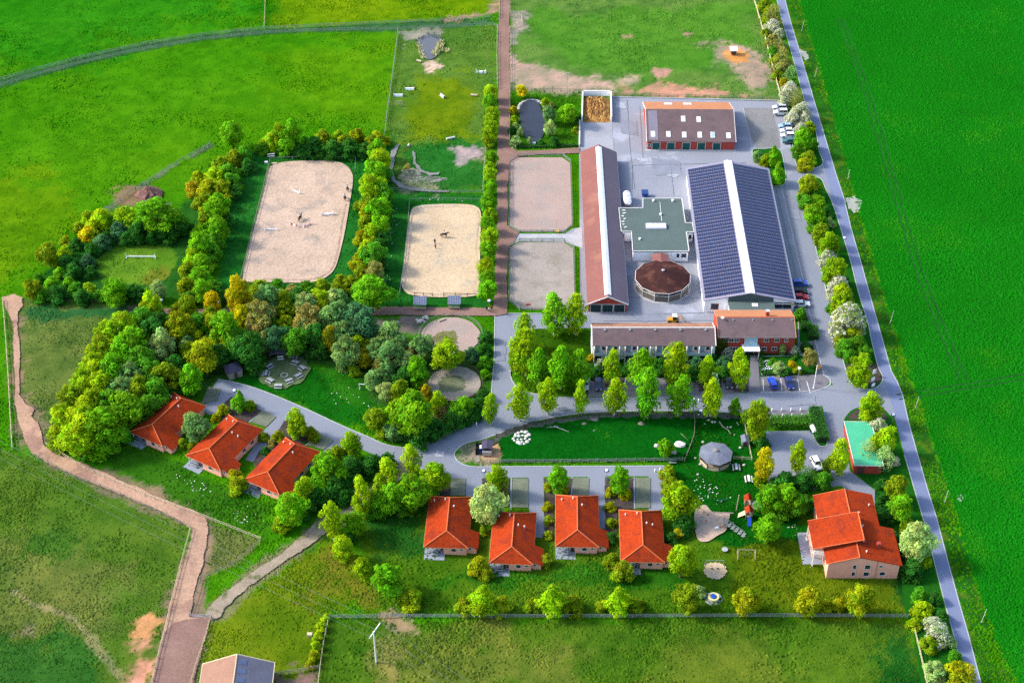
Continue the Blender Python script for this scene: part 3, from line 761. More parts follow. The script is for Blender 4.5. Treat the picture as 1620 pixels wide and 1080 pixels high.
disc("round_pen_turf", 716, 608, 3.4, mat("pen_turf_green", (0.095, 0.110, 0.060), 0.95, 0.3, 0.4, 2, 0.25), ragged=0.5)
disc("fire_circle_turf", 450, 588, 6.4, mat("worn_turf", (0.075, 0.110, 0.042), 0.95, 0.3, 0.3, 2.5, 0.25, 0.05, 2.5), sq=1.0, ragged=0.6)
disc("sand_circle", 1131, 903, 2.5, M['sand2'], ragged=0.3)

def ring_track(name, pts, d, width, m, z, part=None):
    w = smooth([Vector(P(*p)[:2]) for p in pts], 5)
    c = sum(w, Vector((0, 0))) / len(w)
    w = [p + (c - p).normalized() * d for p in w]
    if part: w = [w[i % len(w)] for i in range(*part)]
    strip(name, [(p.x, p.y) for p in w], width, m, 0, z, closed=not part, raw=True)
M['hoof'] = mat("hoof_worn_sand", (.30, .205, .150), .95, .3, .3, 1.6, .3, .12, 1.6)
M['hoof2'] = mat("hoof_worn_pale_sand", (.37, .285, .195), .95, .3, .3, 1.6, .3, .12, 1.6)
ring_track("hoof_track", A1, 1.3, .55, M['hoof'], LEVEL[0] + .006, (34, 72))
ring_track("hoof_track", A2, 1.2, .5, M['hoof2'], LEVEL[0] + .006)
# --- tracks and paths
patch("dirt_track", [(791, -30), (805, -30), (806, 20), (806, 232), (818, 240), (850, 239), (916, 235), (916, 243), (850, 246), (822, 248), (806, 258), (803, 300), (803, 358), (822, 369), (812, 386), (805, 392), (802, 440), (802, 497),
      (782, 500), (700, 500), (640, 499), (560, 500), (255, 498), (250, 489), (560, 488), (620, 486), (700, 487), (781, 489), (784, 450), (783, 390), (786, 350), (786, 250), (789, 200), (788, 45), (791, 28)], M['dirt'], ragged=0.25, natural=True)
patch("trodden_path", [(3, 472), (22, 466), (36, 472), (37, 485), (29, 495), (28, 520), (31, 560), (32, 625), (40, 640), (53, 648), (48, 660), (61, 668), (67, 685), (72, 706), (90, 718), (160, 746), (240, 783), (308, 808), (324, 820), (330, 842),
      (325, 872), (316, 905), (311, 925), (301, 972), (333, 976), (318, 1032), (303, 1095), (238, 1095), (256, 1010), (284, 905), (301, 858), (303, 838), (290, 826), (210, 790), (130, 757), (80, 736), (50, 718), (36, 692), (29, 665), (24, 640),
      (23, 600), (22, 560), (21, 510), (10, 490)], M['dirt_pink'], ragged=0.38, natural=True)
patch("trodden_yard", [(301, 979), (332, 979), (318, 1030), (303, 1095), (238, 1095), (258, 1005), (275, 985)], M['dirt'], ragged=0.38, natural=True)
patch("gravel_path", [(655, 738), (640, 730), (600, 762), (560, 793), (500, 829), (440, 880), (400, 905), (370, 928), (345, 948), (330, 962), (325, 972), (335, 981), (349, 976), (353, 964), (372, 946), (420, 910), (470, 877), (510, 847), (560, 816), (610, 778)], M['gravelpath'], ragged=0.4, natural=True)
patch("worn_loop_path", [(618, 240), (634, 226), (628, 240), (624, 255), (621, 272), (626, 286), (640, 295), (660, 299), (690, 302), (710, 302), (710, 305), (680, 305), (650, 302), (632, 297), (620, 286), (617, 268), (617, 252)], M['oldslab'], ragged=0.25, paved=False)
patch("worn_loop_path", [(655, 238), (658, 258), (668, 270), (682, 275), (695, 273), (694, 277), (680, 279), (664, 273), (654, 260), (652, 242)], M['oldslab'], ragged=0.25, paved=False)
patch("play_sand", [(1100, 807), (1108, 801), (1117, 800), (1126, 810), (1140, 813), (1154, 812), (1152, 826), (1148, 840), (1135, 848), (1120, 857), (1106, 856), (1100, 842), (1098, 825)], M['sand'], curved=True)
patch("bare_chalk_ground", [(1337, 313), (1350, 310), (1362, 318), (1362, 330), (1352, 337), (1342, 330)], M['chalk'], ragged=0.4, paved=False, z=0.05)
patch("bare_chalk_ground", [(1266, 78), (1275, 82), (1281, 92), (1276, 97), (1268, 88)], M['chalk'], ragged=0.35, paved=False, z=0.05)
patch("bare_chalk_ground", [(1514, 785), (1524, 782), (1522, 792), (1517, 793)], M['chalk'], ragged=0.3, paved=False, z=0.05)
patch("enclosure_lawn", [(788, 690), (815, 677), (850, 668), (900, 661), (1000, 657), (1095, 655), (1098, 690), (1082, 729), (960, 730), (795, 731), (793, 712)], M['deepgrass'], ragged=0.5, paved=False)
patch("leaf_litter_strip", [(765, 703), (790, 685), (830, 673), (880, 663), (930, 657), (1000, 653), (1095, 653), (1170, 655), (1170, 663), (1095, 663), (1000, 661), (930, 664), (880, 669), (830, 681), (795, 693), (775, 706)],
      mat("grey_litter", (0.055, 0.068, 0.052), 0.95, 0.35, 0.4, 2.0, 0.4, 0.1, 2), ragged=0.5, paved=False)
patch("pond", [(826, 163), (840, 160), (852, 165), (858, 180), (862, 200), (858, 218), (848, 226), (836, 224), (828, 210), (823, 190), (822, 172)], M['water'], curved=True)
patch("pond", [(662, 63), (672, 57), (684, 56), (697, 62), (695, 76), (688, 92), (677, 95), (668, 89), (664, 76)], M['water2'], curved=True)

# --- grass tufts: uncountable, one mesh for the meadows, one for the crop
def tufts(name, xy, r, h, m, col=None, label=None, cat="grass"):
    n = len(xy)
    a0 = NPR.random(n) * 6.283
    K = 5
    ang = a0[:, None] + np.arange(K)[None, :] * (2 * np.pi / K) + NPR.uniform(-.3, .3, (n, K))
    rr = r[:, None] * NPR.uniform(.6, 1.2, (n, K))
    ring = np.stack([xy[:, :1] + np.cos(ang) * rr, xy[:, 1:] + np.sin(ang) * rr, np.zeros((n, K))], -1)
    top = np.concatenate([xy + NPR.uniform(-.2, .2, (n, 2)) * r[:, None], h[:, None]], 1)[:, None, :]
    v = np.concatenate([ring, top], 1).reshape(-1, 3)
    b = (np.arange(n) * (K + 1))[:, None, None]
    tri = np.array([[k, (k + 1) % K, K] for k in range(K)])[None]
    f = (b + tri).reshape(-1, 3)
    me = bpy.data.meshes.new(name)
    me.vertices.add(len(v)); me.vertices.foreach_set("co", v.astype(np.float32).ravel())
    me.loops.add(f.size); me.loops.foreach_set("vertex_index", f.astype(np.int32).ravel())
    me.polygons.add(len(f)); me.polygons.foreach_set("loop_start", np.arange(0, f.size, 3, dtype=np.int32))
    me.polygons.foreach_set("use_smooth", np.ones(len(f), bool))
    me.update(calc_edges=True)
    if col is not None: set_tone(me, np.repeat(col, K + 1, 0))
    me.materials.append(m)
    o = link(name, me)
    tag(o, label, cat, kind="stuff")
    return o

def free_of(xy, polys, margin=0.4):
    ok = np.ones(len(xy), bool)
    for p in polys:
        lo, hi = p.min(0) - 1, p.max(0) + 1
        m = ok & (xy > lo).all(1) & (xy < hi).all(1)
        if m.any():
            idx = np.where(m)[0]
            ok[idx] = sdist(xy[idx], p) < -margin
    return ok

def view_points(n):
    px, py = NPR.uniform(-20, 1640, n), NPR.uniform(-15, 1110, n)
    u, v = (px - 810) / F_PX, (540 - py) / F_PX
    t = CAM_H / (ST - v * CT)
    return np.stack([u * t, (CT + v * ST) * t], 1), px, py

CROPW = np.array(crop_w)
def scatter_meadow():
    xy, px, py = view_points(270000)
    ok = free_of(xy, PAVED) & free_of(xy, SOFT, -0.45) & (sdist(xy, CROPW) < 0.5)
    xy, px, py = xy[ok], px[ok], py[ok]
    # tussocks gather in patches
    w = np.clip((fnoise(xy * np.array([1., 1.7]), 0.05, 91) - 0.38) * 4.5, 0.22, 1)
    ok = NPR.random(len(xy)) < w * 0.9
    xy = xy[ok]
    n = len(xy)
    s = NPR.uniform(0.5, 1.0, n) * (0.6 + 0.9 * np.clip((fnoise(xy, 0.09, 13) - 0.3) * 2, 0, 1))
    col = tone(xy)
    j = np.clip(NPR.normal(0.99, 0.17, (n, 1)), .4, 1.6)
    col = np.clip(col * j * np.array([[1.0, 1.06, 1.0]]) + NPR.uniform(-.006, .012, (n, 1)) * np.array([[1, .6, 0]]), 0.0006, 1)
    soil = col[:, 0] > col[:, 1] * 1.05
    keep = ~soil
    tufts("grass_tussocks", xy[keep], (0.40 * s)[keep], (0.36 * s)[keep], M['ground'], col[keep], "short tussocky pasture grass all over the meadows")
def scatter_crop():
    xy, px, py = view_points(330000)
    ok = (px > 1240) & (sdist(xy, CROPW) > 0.3)
    xy = xy[ok]
    keep = np.ones(len(xy), bool)
    for ln in TRAMS:
        for d in (-.9, .9):
            w = np.array([tuple(p) for p in smooth(offset_line(ln, d), 6, False)])
            for a, b in zip(w[:-1], w[1:]):
                e = b - a
                t = np.clip(((xy - a) @ e) / (e @ e), 0, 1)
                q = xy - a - t[:, None] * e
                keep &= np.hypot(q[:, 0], q[:, 1]) > .42
    xy = xy[keep]
    n = len(xy)
    s = NPR.uniform(0.6, 1.1, n) * (.75 + .6 * fnoise(xy, .2, 5))
    tufts("crop_plants", xy, 0.40 * s, 0.33 * s, M['crop2'], None, "dense young green crop in the big field beyond the road", "crop")
scatter_meadow()
scatter_crop()
# ================================================================== BUILDINGS
def window(parent, c, w, h, ax, out, frame='offwhite', pane='glass', bars=False, name="window"):
    """A window set on a wall: c its centre on the wall face, ax the wall's direction, out its outward normal."""
    ax, out, up = Vector(ax).normalized(), Vector(out).normalized(), Vector((0, 0, 1))
    if abs(out.z) > 0.3: up = out.cross(ax).normalized()
    c = Vector(c)
    t = min(0.09, w * 0.12)
    def bx(mb, u, v, du, dv, d0, d1):
        q = []
        for d in (d0, d1):
            for a, b in ((-1, -1), (1, -1), (1, 1), (-1, 1)):
                q.append(c + ax * (u + a * du / 2) + up * (v + b * dv / 2) + out * d)
        return mb.hexa(q)
    fr = MB()
    bx(fr, 0, h / 2 - t / 2, w, t, -0.02, 0.07); bx(fr, 0, -h / 2 + t / 2, w + 0.12, t, -0.02, 0.10)
    bx(fr, -w / 2 + t / 2, 0, t, h - 2 * t, -0.02, 0.07); bx(fr, w / 2 - t / 2, 0, t, h - 2 * t, -0.02, 0.07)
    if bars: bx(fr, 0, 0, t * 0.7, h - 2 * t, -0.02, 0.06)
    o = fr.build(name, M[frame], parent)
    pn = MB()
    bx(pn, 0, 0, w - 2 * t, h - 2 * t, -0.02, 0.025)
    pn.build("pane", M[pane], o)
    return o

def door(parent, c, w, h, ax, out, m, frame=None, name="door", leaves=1):
    ax, out = Vector(ax).normalized(), Vector(out).normalized()
    c = Vector(c)
    up = Vector((0, 0, 1))
    mb = MB()
    for k in range(leaves):
        u = (k - (leaves - 1) / 2) * w / leaves
        q = []
        for d in (-0.02, 0.05):
            for a, b in ((-1, 0), (1, 0), (1, 1), (-1, 1)):
                q.append(c + ax * (u + a * (w / leaves / 2 - 0.03)) + up * (b * h) + out * d)
        mb.hexa(q)
    o = mb.build(name, M[m], parent)
    if frame:
        fm = MB()
        for u in (-w / 2 - 0.06, w / 2 + 0.06):
            q = [c + ax * (u + a * 0.06) + up * (b * (h + 0.12)) + out * d for d in (-0.02, 0.08) for a, b in ((-1, 0), (1, 0), (1, 1), (-1, 1))]
            fm.hexa(q)
        q = [c + ax * (a * w / 2) + up * (h + b * 0.12) + out * d for d in (-0.02, 0.08) for a, b in ((-1, 0), (1, 0), (1, 1), (-1, 1))]
        fm.hexa(q)
        fm.build("frame", M[frame], o)
    return o

def frame_from(a, b):
    """Local frame whose y axis runs from a to b (both on one height): origin in the middle, angle, length."""
    a, b = Vector((a.x, a.y, 0)), Vector((b.x, b.y, 0))
    d = b - a
    return (a + b) / 2, math.atan2(d.y, d.x) - math.pi / 2, d.length

def gable_shell(t, L, hw, ze, zr, wallm, roofm, over=0.5, endo=0.4, thick=0.18, roofm2=None, inset=0.0):
    """Walls with two gables, two roof slopes. Local y is the ridge, length L over the roof."""
    l2 = L / 2 - endo
    w = hw - over
    zs = ze + (zr - ze) * over / hw - thick
    zt = zr - thick * 1.05
    mb = MB()
    mb.add([(-w, -l2, 0), (w, -l2, 0), (w, -l2, zs), (0, -l2, zt), (-w, -l2, zs), (-w, l2, 0), (w, l2, 0), (w, l2, zs), (0, l2, zt), (-w, l2, zs)],
           [(0, 1, 2, 3, 4), (9, 8, 7, 6, 5), (1, 6, 7, 2), (0, 4, 9, 5), (5, 6, 1, 0), (2, 7, 8, 3), (4, 3, 8, 9)])
    mb.build("wall", M[wallm], t)
    slopes = []
    for s, rm in ((-1, roofm), (1, roofm2 or roofm)):
        r = MB().slab([(s * hw, -L / 2, ze), (0.0, -L / 2, zr), (0.0, L / 2, zr), (s * hw, L / 2, ze)], thick)
        slopes.append(r.build("roof_slope", M[rm], t))
    return l2, w, slopes

def slope_pt(s, x, y, hw, ze, zr, d=0.0):
    """Point on the roof slope s (-1 left, 1 right) at distance x from the ridge line."""
    n = Vector((s * (zr - ze), 0, hw)).normalized()
    return Vector((s * x, y, zr - (zr - ze) * x / hw)) + n * d

def slope_box(mb, s, x0, x1, y0, y1, hw, ze, zr, d0, d1, mi=0):
    q = [slope_pt(s, x, y, hw, ze, zr, d) for d in (d0, d1) for x, y in ((x0, y0), (x1, y0), (x1, y1), (x0, y1))]
    if s < 0: q = [q[i] for i in (1, 0, 3, 2, 5, 4, 7, 6)]
    mb.hexa(q, mi)

def ridge_cap(t, L, zr, m, w=0.35, h=0.08):
    MB().hexa([(-w / 2, -L / 2, zr - 0.1), (w / 2, -L / 2, zr - 0.1), (w / 2, L / 2, zr - 0.1), (-w / 2, L / 2, zr - 0.1),
               (-w / 5, -L / 2, zr + h), (w / 5, -L / 2, zr + h), (w / 5, L / 2, zr + h), (-w / 5, L / 2, zr + h)]).build("ridge", M[m], t)

X, Y = Vector((1, 0, 0)), Vector((0, 1, 0))

# ---- long stable hall, left of the yard
def long_stable():
    ze, zr, hw = 2.9, 5.5, 5.45
    o, rz, L = frame_from(P(962.2, 469, zr), P(947, 228.5, zr))
    t = thing("stable_hall", "long gabled stable hall with white ridge skylight and three dark green gates", "stable", o, rz)
    l2, w, sl = gable_shell(t, L, hw, ze, zr, 'brick', 'tile_old', roofm2='tile_old_shade', over=0.35, endo=0.5)
    for s in (-1, 1):
        k = MB()
        n = 24
        for i in range(n):
            y0 = -L / 2 + 1 + (L - 2) * i / n
            slope_box(k, s, 0.0, 0.85, y0, y0 + (L - 2) / n - 0.04, hw, ze, zr, 0.005, 0.10)
        k.build("ridge_skylight", M['skylight'], t)["kind"] = "stuff"
    for x in (-3.1, 0, 3.1):
        door(t, (x, -l2, 0), 2.75, 2.45, X, -Y, 'dkgreen_door', 'offwhite', leaves=2)
    vb = MB()
    for s in (-1, 1):
        vb.slab([(s * (hw + 0.02), -L / 2 - 0.06, ze + 0.02), (0, -L / 2 - 0.06, zr + 0.02), (0, -L / 2 + 0.10, zr + 0.02), (s * (hw + 0.02), -L / 2 + 0.10, ze + 0.02)], 0.3)
    vb.build("barge_board", M['offwhite'], t)
    for i in range(12):
        y = -l2 + 3 + i * (2 * l2 - 6) / 11
        window(t, (-w, y, 1.7), 1.1, 0.8, Y, -X)
    MB().box((-hw, 0, ze - 0.12), (0.16, L, 0.14)).build("gutter", M['metal'], t)
    MB().box((hw, 0, ze - 0.12), (0.16, L, 0.14)).build("gutter", M['metal'], t)
long_stable()

# ---- riding hall with the solar roof
def solar_hall():
    ze, zr, hw = 4.0, 6.6, 12.1
    o, rz, L = frame_from(P(1187.6, 463.8, zr), P(1151.5, 254, zr))
    t = thing("riding_hall", "large white riding hall roofed with rows of blue solar panels", "riding hall", o, rz)
    l2, w, sl = gable_shell(t, L, hw, ze, zr, 'white', 'panelbed', over=0.3, endo=0.3, thick=0.22)
    rows, cols = 38, 17
    for s in (-1, 1):
        a = MB()
        for i in range(rows):
            y0 = -L / 2 + 0.9 + i * (L - 1.8) / rows
            for j in range(cols):
                x0 = 1.5 + j * (hw - 1.9) / cols
                slope_box(a, s, x0, x0 + 0.49, y0, y0 + 1.30, hw, ze, zr, 0.05, 0.11)
        o2 = a.build("solar_array", M['panel'], t); o2["kind"] = "stuff"
        rl = MB()
        for i in range(rows):
            y0 = -L / 2 + 0.9 + i * (L - 1.8) / rows + 0.6
            slope_box(rl, s, 1.4, hw - 0.3, y0, y0 + 0.07, hw, ze, zr, 0.0, 0.045)
        rl.build("panel_rail", M['metal'], t)["kind"] = "stuff"
        k = MB()
        for i in range(30):
            y0 = -L / 2 + (L) * i / 30
            slope_box(k, s, 0.0, 1.12, y0 + 0.02, y0 + L / 30 - 0.02, hw, ze, zr, 0.03, 0.22)
        k.build("ridge_skylight", M['skylight'], t)["kind"] = "stuff"
    # grey flat-roofed link in front of the gable, windows either side
    mb = MB().box((0.3, -l2 - 2.2, 1.9), (11.6, 4.4, 3.8)); mb.build("porch_wall", M['white'], t)
    pr = MB().box((0.3, -l2 - 2.2, 3.86), (12.0, 4.8, 0.14)).build("porch_roof", M['roof_green'], t)
    MB().box((1.2, -l2 - 2.0, 4.03), (1.5, 1.3, 0.2)).build("skylight", M['skylight'], pr)
    gb = MB()
    gb.add([(-5.6, -l2 - 0.05, 3.9), (6.2, -l2 - 0.05, 3.9), (6.2, -l2 - 0.05, 4.9), (0, -l2 - 0.05, 6.2), (-5.6, -l2 - 0.05, 5.0)], [(0, 1, 2, 3, 4)])
    gb.build("gable_cladding", M['roof_green'], t)
    window(t, (-9.0, -l2, 1.9), 2.0, 1.9, X, -Y, 'brick', 'glass')
    window(t, (8.9, -l2, 2.1), 4.6, 1.5, X, -Y, 'offwhite', 'glass', True)
    window(t, (8.9, -l2, 3.3), 4.6, 0.5, X, -Y, 'offwhite', 'glass', True)
    MB().tube((11.4, -l2, 2.9), (11.4, -l2 - 0.06, 2.9), 0.42, 0.42, 14).build("round_sign", M['yellow'], t)
    for s in (-1, 1):
        MB().box((s * (hw + 0.05), 0, ze - 0.12), (0.18, L, 0.16)).build("gutter", M['metal'], t)
        for i in range(11):
            y = -l2 + 4 + i * (2 * l2 - 8) / 10
            window(t, (s * w, y, 3.0), 3.6, 0.8, Y, X * s)
solar_hall()

# ---- flat-roofed block in the middle of the yard
def flat_block():
    z = 3.5
    q = [(978.6, 328.9), (1016.7, 328.9), (1016.7, 313.9), (1078.9, 313.9), (1084.6, 352.2), (1095.7, 352.7), (1098.3, 367.3), (1086.2, 367.3), (1090.6, 397.6), (1000.6, 397.6), (998.5, 366.5), (982.4, 366.5)]
    w = [P(a, b, z) for a, b in q]
    o = sum(w, Vector()) / len(w); o.z = 0
    t = thing("flat_roofed_stable", "white flat-roofed building with grey-green felt roof in the yard", "building", o)
    poly = [(p.x - o.x, p.y - o.y) for p in w]
    def inset(poly, d):
        out = []
        n = len(poly)
        a = sum(poly[i - 1][0] * poly[i][1] - poly[i][0] * poly[i - 1][1] for i in range(n))
        sg = 1 if a > 0 else -1
        for i in range(n):
            p0, p1, p2 = Vector(poly[i - 1]), Vector(poly[i]), Vector(poly[(i + 1) % n])
            e1, e2 = (p1 - p0).normalized(), (p2 - p1).normalized()
            n1, n2 = Vector((-e1.y, e1.x)) * sg, Vector((-e2.y, e2.x)) * sg
            bis = (n1 + n2); bis = bis / max(bis.length_squared, 1e-6) * 2
            out.append(tuple(p1 + bis * d * 1.0))
        return out
    MB().prism(inset(poly, 0.25), 0, z - 0.22).build("wall", M['white'], t)
    MB().prism(poly, z - 0.22, z).build("roof", M['roof_green'], t)
    strip_pts = inset(poly, 0.08)
    ed = MB()
    for i in range(len(strip_pts)):
        a, b = Vector((*strip_pts[i], z)), Vector((*strip_pts[(i + 1) % len(strip_pts)], z))
        d = (b - a).normalized(); nr = Vector((-d.y, d.x, 0)) * 0.09
        ed.hexa([a - nr, b - nr, b + nr, a + nr, a - nr + Vector((0, 0, .12)), b - nr + Vector((0, 0, .12)), b + nr + Vector((0, 0, .12)), a + nr + Vector((0, 0, .12))])
    ed.build("roof_edge", M['offwhite'], t)
    # raised skylight
    c = P(1038, 357.5, z + 0.3) - o
    sk = MB().box((c.x, c.y, z + 0.25), (5.6, 2.2, 0.5)); so = sk.build("skylight", M['skylight'], t)
    cap = MB()
    for k in range(3): cap.frus((c.x - 1.85 + 1.85 * k, c.y, z + 0.5), (1.8, 2.2), (1.7, 1.6), 0.18)
    cap.build("skylight_dome", M['skylight'], so)["kind"] = "stuff"
    for a, b in ((1033.5, 318.5), (1064, 318.5), (1012, 379), (1045, 340)):
        v = P(a, b, z) - o
        MB().lathe([(0.25, 0), (0.25, 0.4), (0.36, 0.42), (0.3, 0.55)], 8, c=(v.x, v.y, z)).build("roof_vent", M['white'], t)
    v0, v1 = P(1044, 320, z) - o, P(1047, 350, z) - o
    d = v1 - v0
    MB().box(((v0.x + v1.x) / 2, (v0.y + v1.y) / 2, z + 0.05), (0.12, d.length, 0.1), math.atan2(d.y, d.x) - math.pi / 2).build("roof_joint", M['offwhite'], t)
    # patch of scattered sheets on the roof's left wing
    for k in range(7):
        a = P(984 + RND.uniform(0, 8), 333 + k * 4.4, z) - o
        MB().box((a.x, a.y, z + 0.06), (RND.uniform(.5, 1.3), .35, .12), RND.uniform(-.6, .6)).build("loose_sheet", M['offwhite'], t)
    fy = min(p[1] for p in poly) + 0.25
    fx0, fx1 = poly[9][0], poly[8][0]
    for x, ww, hh in ((fx1 - 3.0, 0.9, 1.4), (fx1 - 1.4, 1.5, 1.4)):
        window(t, (x, fy, 1.9), ww, hh, X, -Y)
    window(t, (poly[7][0] + 1.1, poly[7][1] + 0.25, 1.7), 0.9, 1.6, X, -Y)
    mb = MB().box((poly[11][0] + 0.6, poly[11][1] + 0.26, 1.3), (0.9, 0.04, 2.4)); mb.build("door", M['glass'], t)
flat_block()

# ---- round covered lunging ring
def lunge_hall():
    c = P(1048.6, 437.5, 3.2); c.z = 0
    r, ze, zr, n = 7.55, 3.2, 5.4, 12
    t = thing("lunging_ring_hall", "twelve-sided lunging ring with dark red roof and boarded walls", "riding hall", c)
    ph = math.radians(9)
    pt = lambda rad, k, z: Vector((rad * math.cos(2 * math.pi * k / n + ph), rad * math.sin(2 * math.pi * k / n + ph), z))
    ap = Vector((0, 0, zr))
    for k in range(n):
        MB().slab([pt(r, k, ze), pt(r, k + 1, ze), ap], 0.14).build("roof_panel", M['roof_round'], t)
        a, b = pt(r - 0.3, k, 0), pt(r - 0.3, k + 1, 0)
        ai, bi = pt(r - 0.42, k, 0), pt(r - 0.42, k + 1, 0)
        up = Vector((0, 0, 1.9))
        MB().hexa([a, b, bi, ai, a + up, b + up, bi + up, ai + up]).build("wall_panel", M['wall_boards'], t)
        pa = pt(r - 0.32, k, 0)
        MB().tube(pa, pa + Vector((0, 0, ze - 0.1)), 0.09, 0.09, 6).build("post", M['offwhite'], t)
        MB().tube(a + up, b + up, 0.07, 0.07, 5).build("wall_rail", M['offwhite'], t)
        MB().tube(pt(r + 0.03, k, ze - 0.08), pt(r + 0.03, k + 1, ze - 0.08), 0.09, 0.09, 5).build("eave_trim", M['offwhite'], t)
    MB().lathe([(0.45, -0.1), (0.45, 0.1), (0.3, 0.22), (0.05, 0.3)], 10, c=(0, 0, zr)).build("roof_cap", M['metal'], t)
    MB().lathe([(r + 0.35, 0.004), (r + 0.35, 0.08), (r - 0.2, 0.09)], 36).build("plinth", M['concrete'], t)
    # low gabled link to the block behind
    lk = MB()
    for s in (-1, 1): lk.slab([(s * 2.3, 5.6, 3.0), (0, 5.6, 3.6), (0, 10.3, 3.6), (s * 2.3, 10.3, 3.0)], 0.12)
    lk.build("link_roof", M['tile_old'], t)
    MB().box((-1.9, 8.0, 1.45), (0.15, 4.2, 2.9)).build("link_wall", M['wood_dark'], t)
    MB().box((1.9, 8.0, 1.45), (0.15, 4.2, 2.9)).build("link_wall", M['wood_dark'], t)
lunge_hall()

# ---- barn at the far side of the yard
def far_barn():
    ze, zr = 3.0, 7.4
    a, b = P(1020.8, 172.5, zr), P(1161, 173.3, zr)
    # local y = ridge, so the near slope is on the right of a -> b
    o, rz, L = frame_from(a, b)
    hw = 11.6
    t = thing("barn", "red brick barn with brown-grey tiled roof, skylights and green gates", "barn", o, rz)
    l2, w, sl = gable_shell(t, L, hw, ze, zr, 'brick', 'tile_brown', over=0.4, endo=0.4)
    M['tile_far'] = mat("orange_slope_tile", (0.36, 0.15, 0.07), 0.85, 0.1, 0.3, 3.5, 0.18)  # far slope, more orange than the near one
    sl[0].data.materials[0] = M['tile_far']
    sx = lambda px: (P(px, 236, 0) - P(1093.5, 236, 0)).x
    for px in (1038.5, 1062, 1086, 1110, 1134):
        door(t, (w, sx(px), 0), 2.3, 2.4, Y, X, 'green_door', 'offwhite')
    window(t, (w, sx(1027.6), 1.5), 0.9, 0.9, Y, X)
    for px, py in ((1081, 188), (1105.5, 189), (1058, 212), (1083, 213), (1107.5, 213), (1128, 213.5), (1153, 214), (1033.5, 212)):
        v = None
        for x in np.linspace(0.5, hw, 60):
            q = slope_pt(1, x, 0, hw, ze, zr)
            wq = Matrix.Rotation(rz, 3, 'Z') @ q + o
            if PIX(wq)[1] >= py: v = x; break
        y = (P(px, py, zr - (zr - ze) * v / hw) - o).x
        mb = MB(); slope_box(mb, 1, v - 1.0, v + 1.0, y - 0.65, y + 0.65, hw, ze, zr, 0.0, 0.14)
        f = mb.build("roof_window", M['offwhite'], t)
        mb = MB(); slope_box(mb, 1, v - 0.8, v + 0.8, y - 0.5, y + 0.5, hw, ze, zr, 0.10, 0.16)
        mb.build("pane", M['glass_blue'] if px == 1128 else M['skylight'], f)
    for y in (-5.8, 0.2):
        mb = MB(); slope_box(mb, -1, 7, 9.5, y - 1.2, y + 1.2, hw, ze, zr, 0.0, 0.12); mb.build("roof_window", M['skylight'], t)
    mb = MB(); slope_box(mb, 1, 0.6, hw - 0.6, -l2 + 0.4, -l2 + 3.2, hw, ze, zr, 0.005, 0.06); mb.build("sheet_patch", M['roof_metal'], t)
    vb = MB()
    for e in (-1, 1):
        for s in (-1, 1):
            vb.slab([(s * hw, e * (L / 2 + 0.02), ze + 0.03), (0, e * (L / 2 + 0.02), zr + 0.03), (0, e * (L / 2 - 0.12), zr + 0.03), (s * hw, e * (L / 2 - 0.12), ze + 0.03)], 0.28)
    vb.build("barge_board", M['offwhite'], t)
    MB().box((w + 0.5, 0, 0.05), (1.0, 2 * l2 + 1.2, 0.1)).build("apron", M['concrete'], t)
far_barn()

# ---- two-storey guest wing with balconies and the reception house
def guest_wing():
    ze, zr, hw = 5.1, 7.35, 4.6
    o, rz, L = frame_from(P(935.6, 517.7, zr), P(1131.5, 517.7, zr))
    t = thing("guest_wing", "long two-storey guest wing with brown tiled roof and front balconies", "building", o, rz)
    l2, w, sl = gable_shell(t, L, hw, ze, zr, 'white', 'tile_brown', over=0.6, endo=0.15)
    sl[0].data.materials[0] = mat("mottled_orange_tile", (0.27, 0.135, 0.085), 0.85, 0.25, 0.5, 3.5, 0.3)  # far slope redder and more mottled than the near one
    ridge_cap(t, L, zr, 'offwhite')
    for e in (-1, 1):
        vb = MB()
        for s in (-1, 1):
            vb.slab([(s * hw, e * (L / 2 + 0.03), ze + 0.03), (0, e * (L / 2 + 0.03), zr + 0.03), (0, e * (L / 2 - 0.22), zr + 0.03), (s * hw, e * (L / 2 - 0.22), ze + 0.03)], 0.3)
        vb.build("barge_board", M['offwhite'], t)
    for k in range(5):
        y = -l2 + 3.2 + k * 6.4
        mb = MB(); slope_box(mb, 1, 0.5, 0.9, y - 0.25, y + 0.25, hw, ze, zr, 0.0, 0.3); mb.build("roof_vent", M['metal'], t)
    # four pairs of balconies between stair bays
    M['bal'] = mat("pale_blue_balustrade", (0.36, 0.46, 0.54), 0.6, 0.1, 0.5, 3, 0.08)
    bay = 2 * l2 / 4
    for k in range(4):
        y0 = -l2 + k * bay
        for j in range(2):
            ya = y0 + 0.6 + j * 3.1
            yc = ya + 1.5
            MB().box((w + 0.75, yc, 2.55), (1.5, 2.9, 0.16)).build("balcony_floor", M['concrete'], t)
            MB().box((w + 1.48, yc, 3.08), (0.06, 2.9, 0.9)).build("balustrade", M['bal'], t)
            window(t, (w, yc - 0.6, 3.7), 1.2, 2.0, Y, X, 'offwhite', 'glass_blue', True)
            window(t, (w, yc + 0.8, 3.8), 1.0, 1.3, Y, X, 'offwhite', 'glass')
            door(t, (w, yc - 0.5, 0.1), 1.5, 2.1, Y, X, 'glass', 'offwhite', leaves=2, name="terrace_door")
            MB().box((w + 1.0, yc, 0.06), (2.0, 2.9, 0.12)).build("terrace", M['terrace'], t)
        for y in (y0 + 0.5, y0 + 3.65, y0 + 6.85):
            MB().box((w + 0.8, y, 2.5), (1.6, 0.14, 5.0)).build("partition_wall", M['offwhite'], t)
guest_wing()

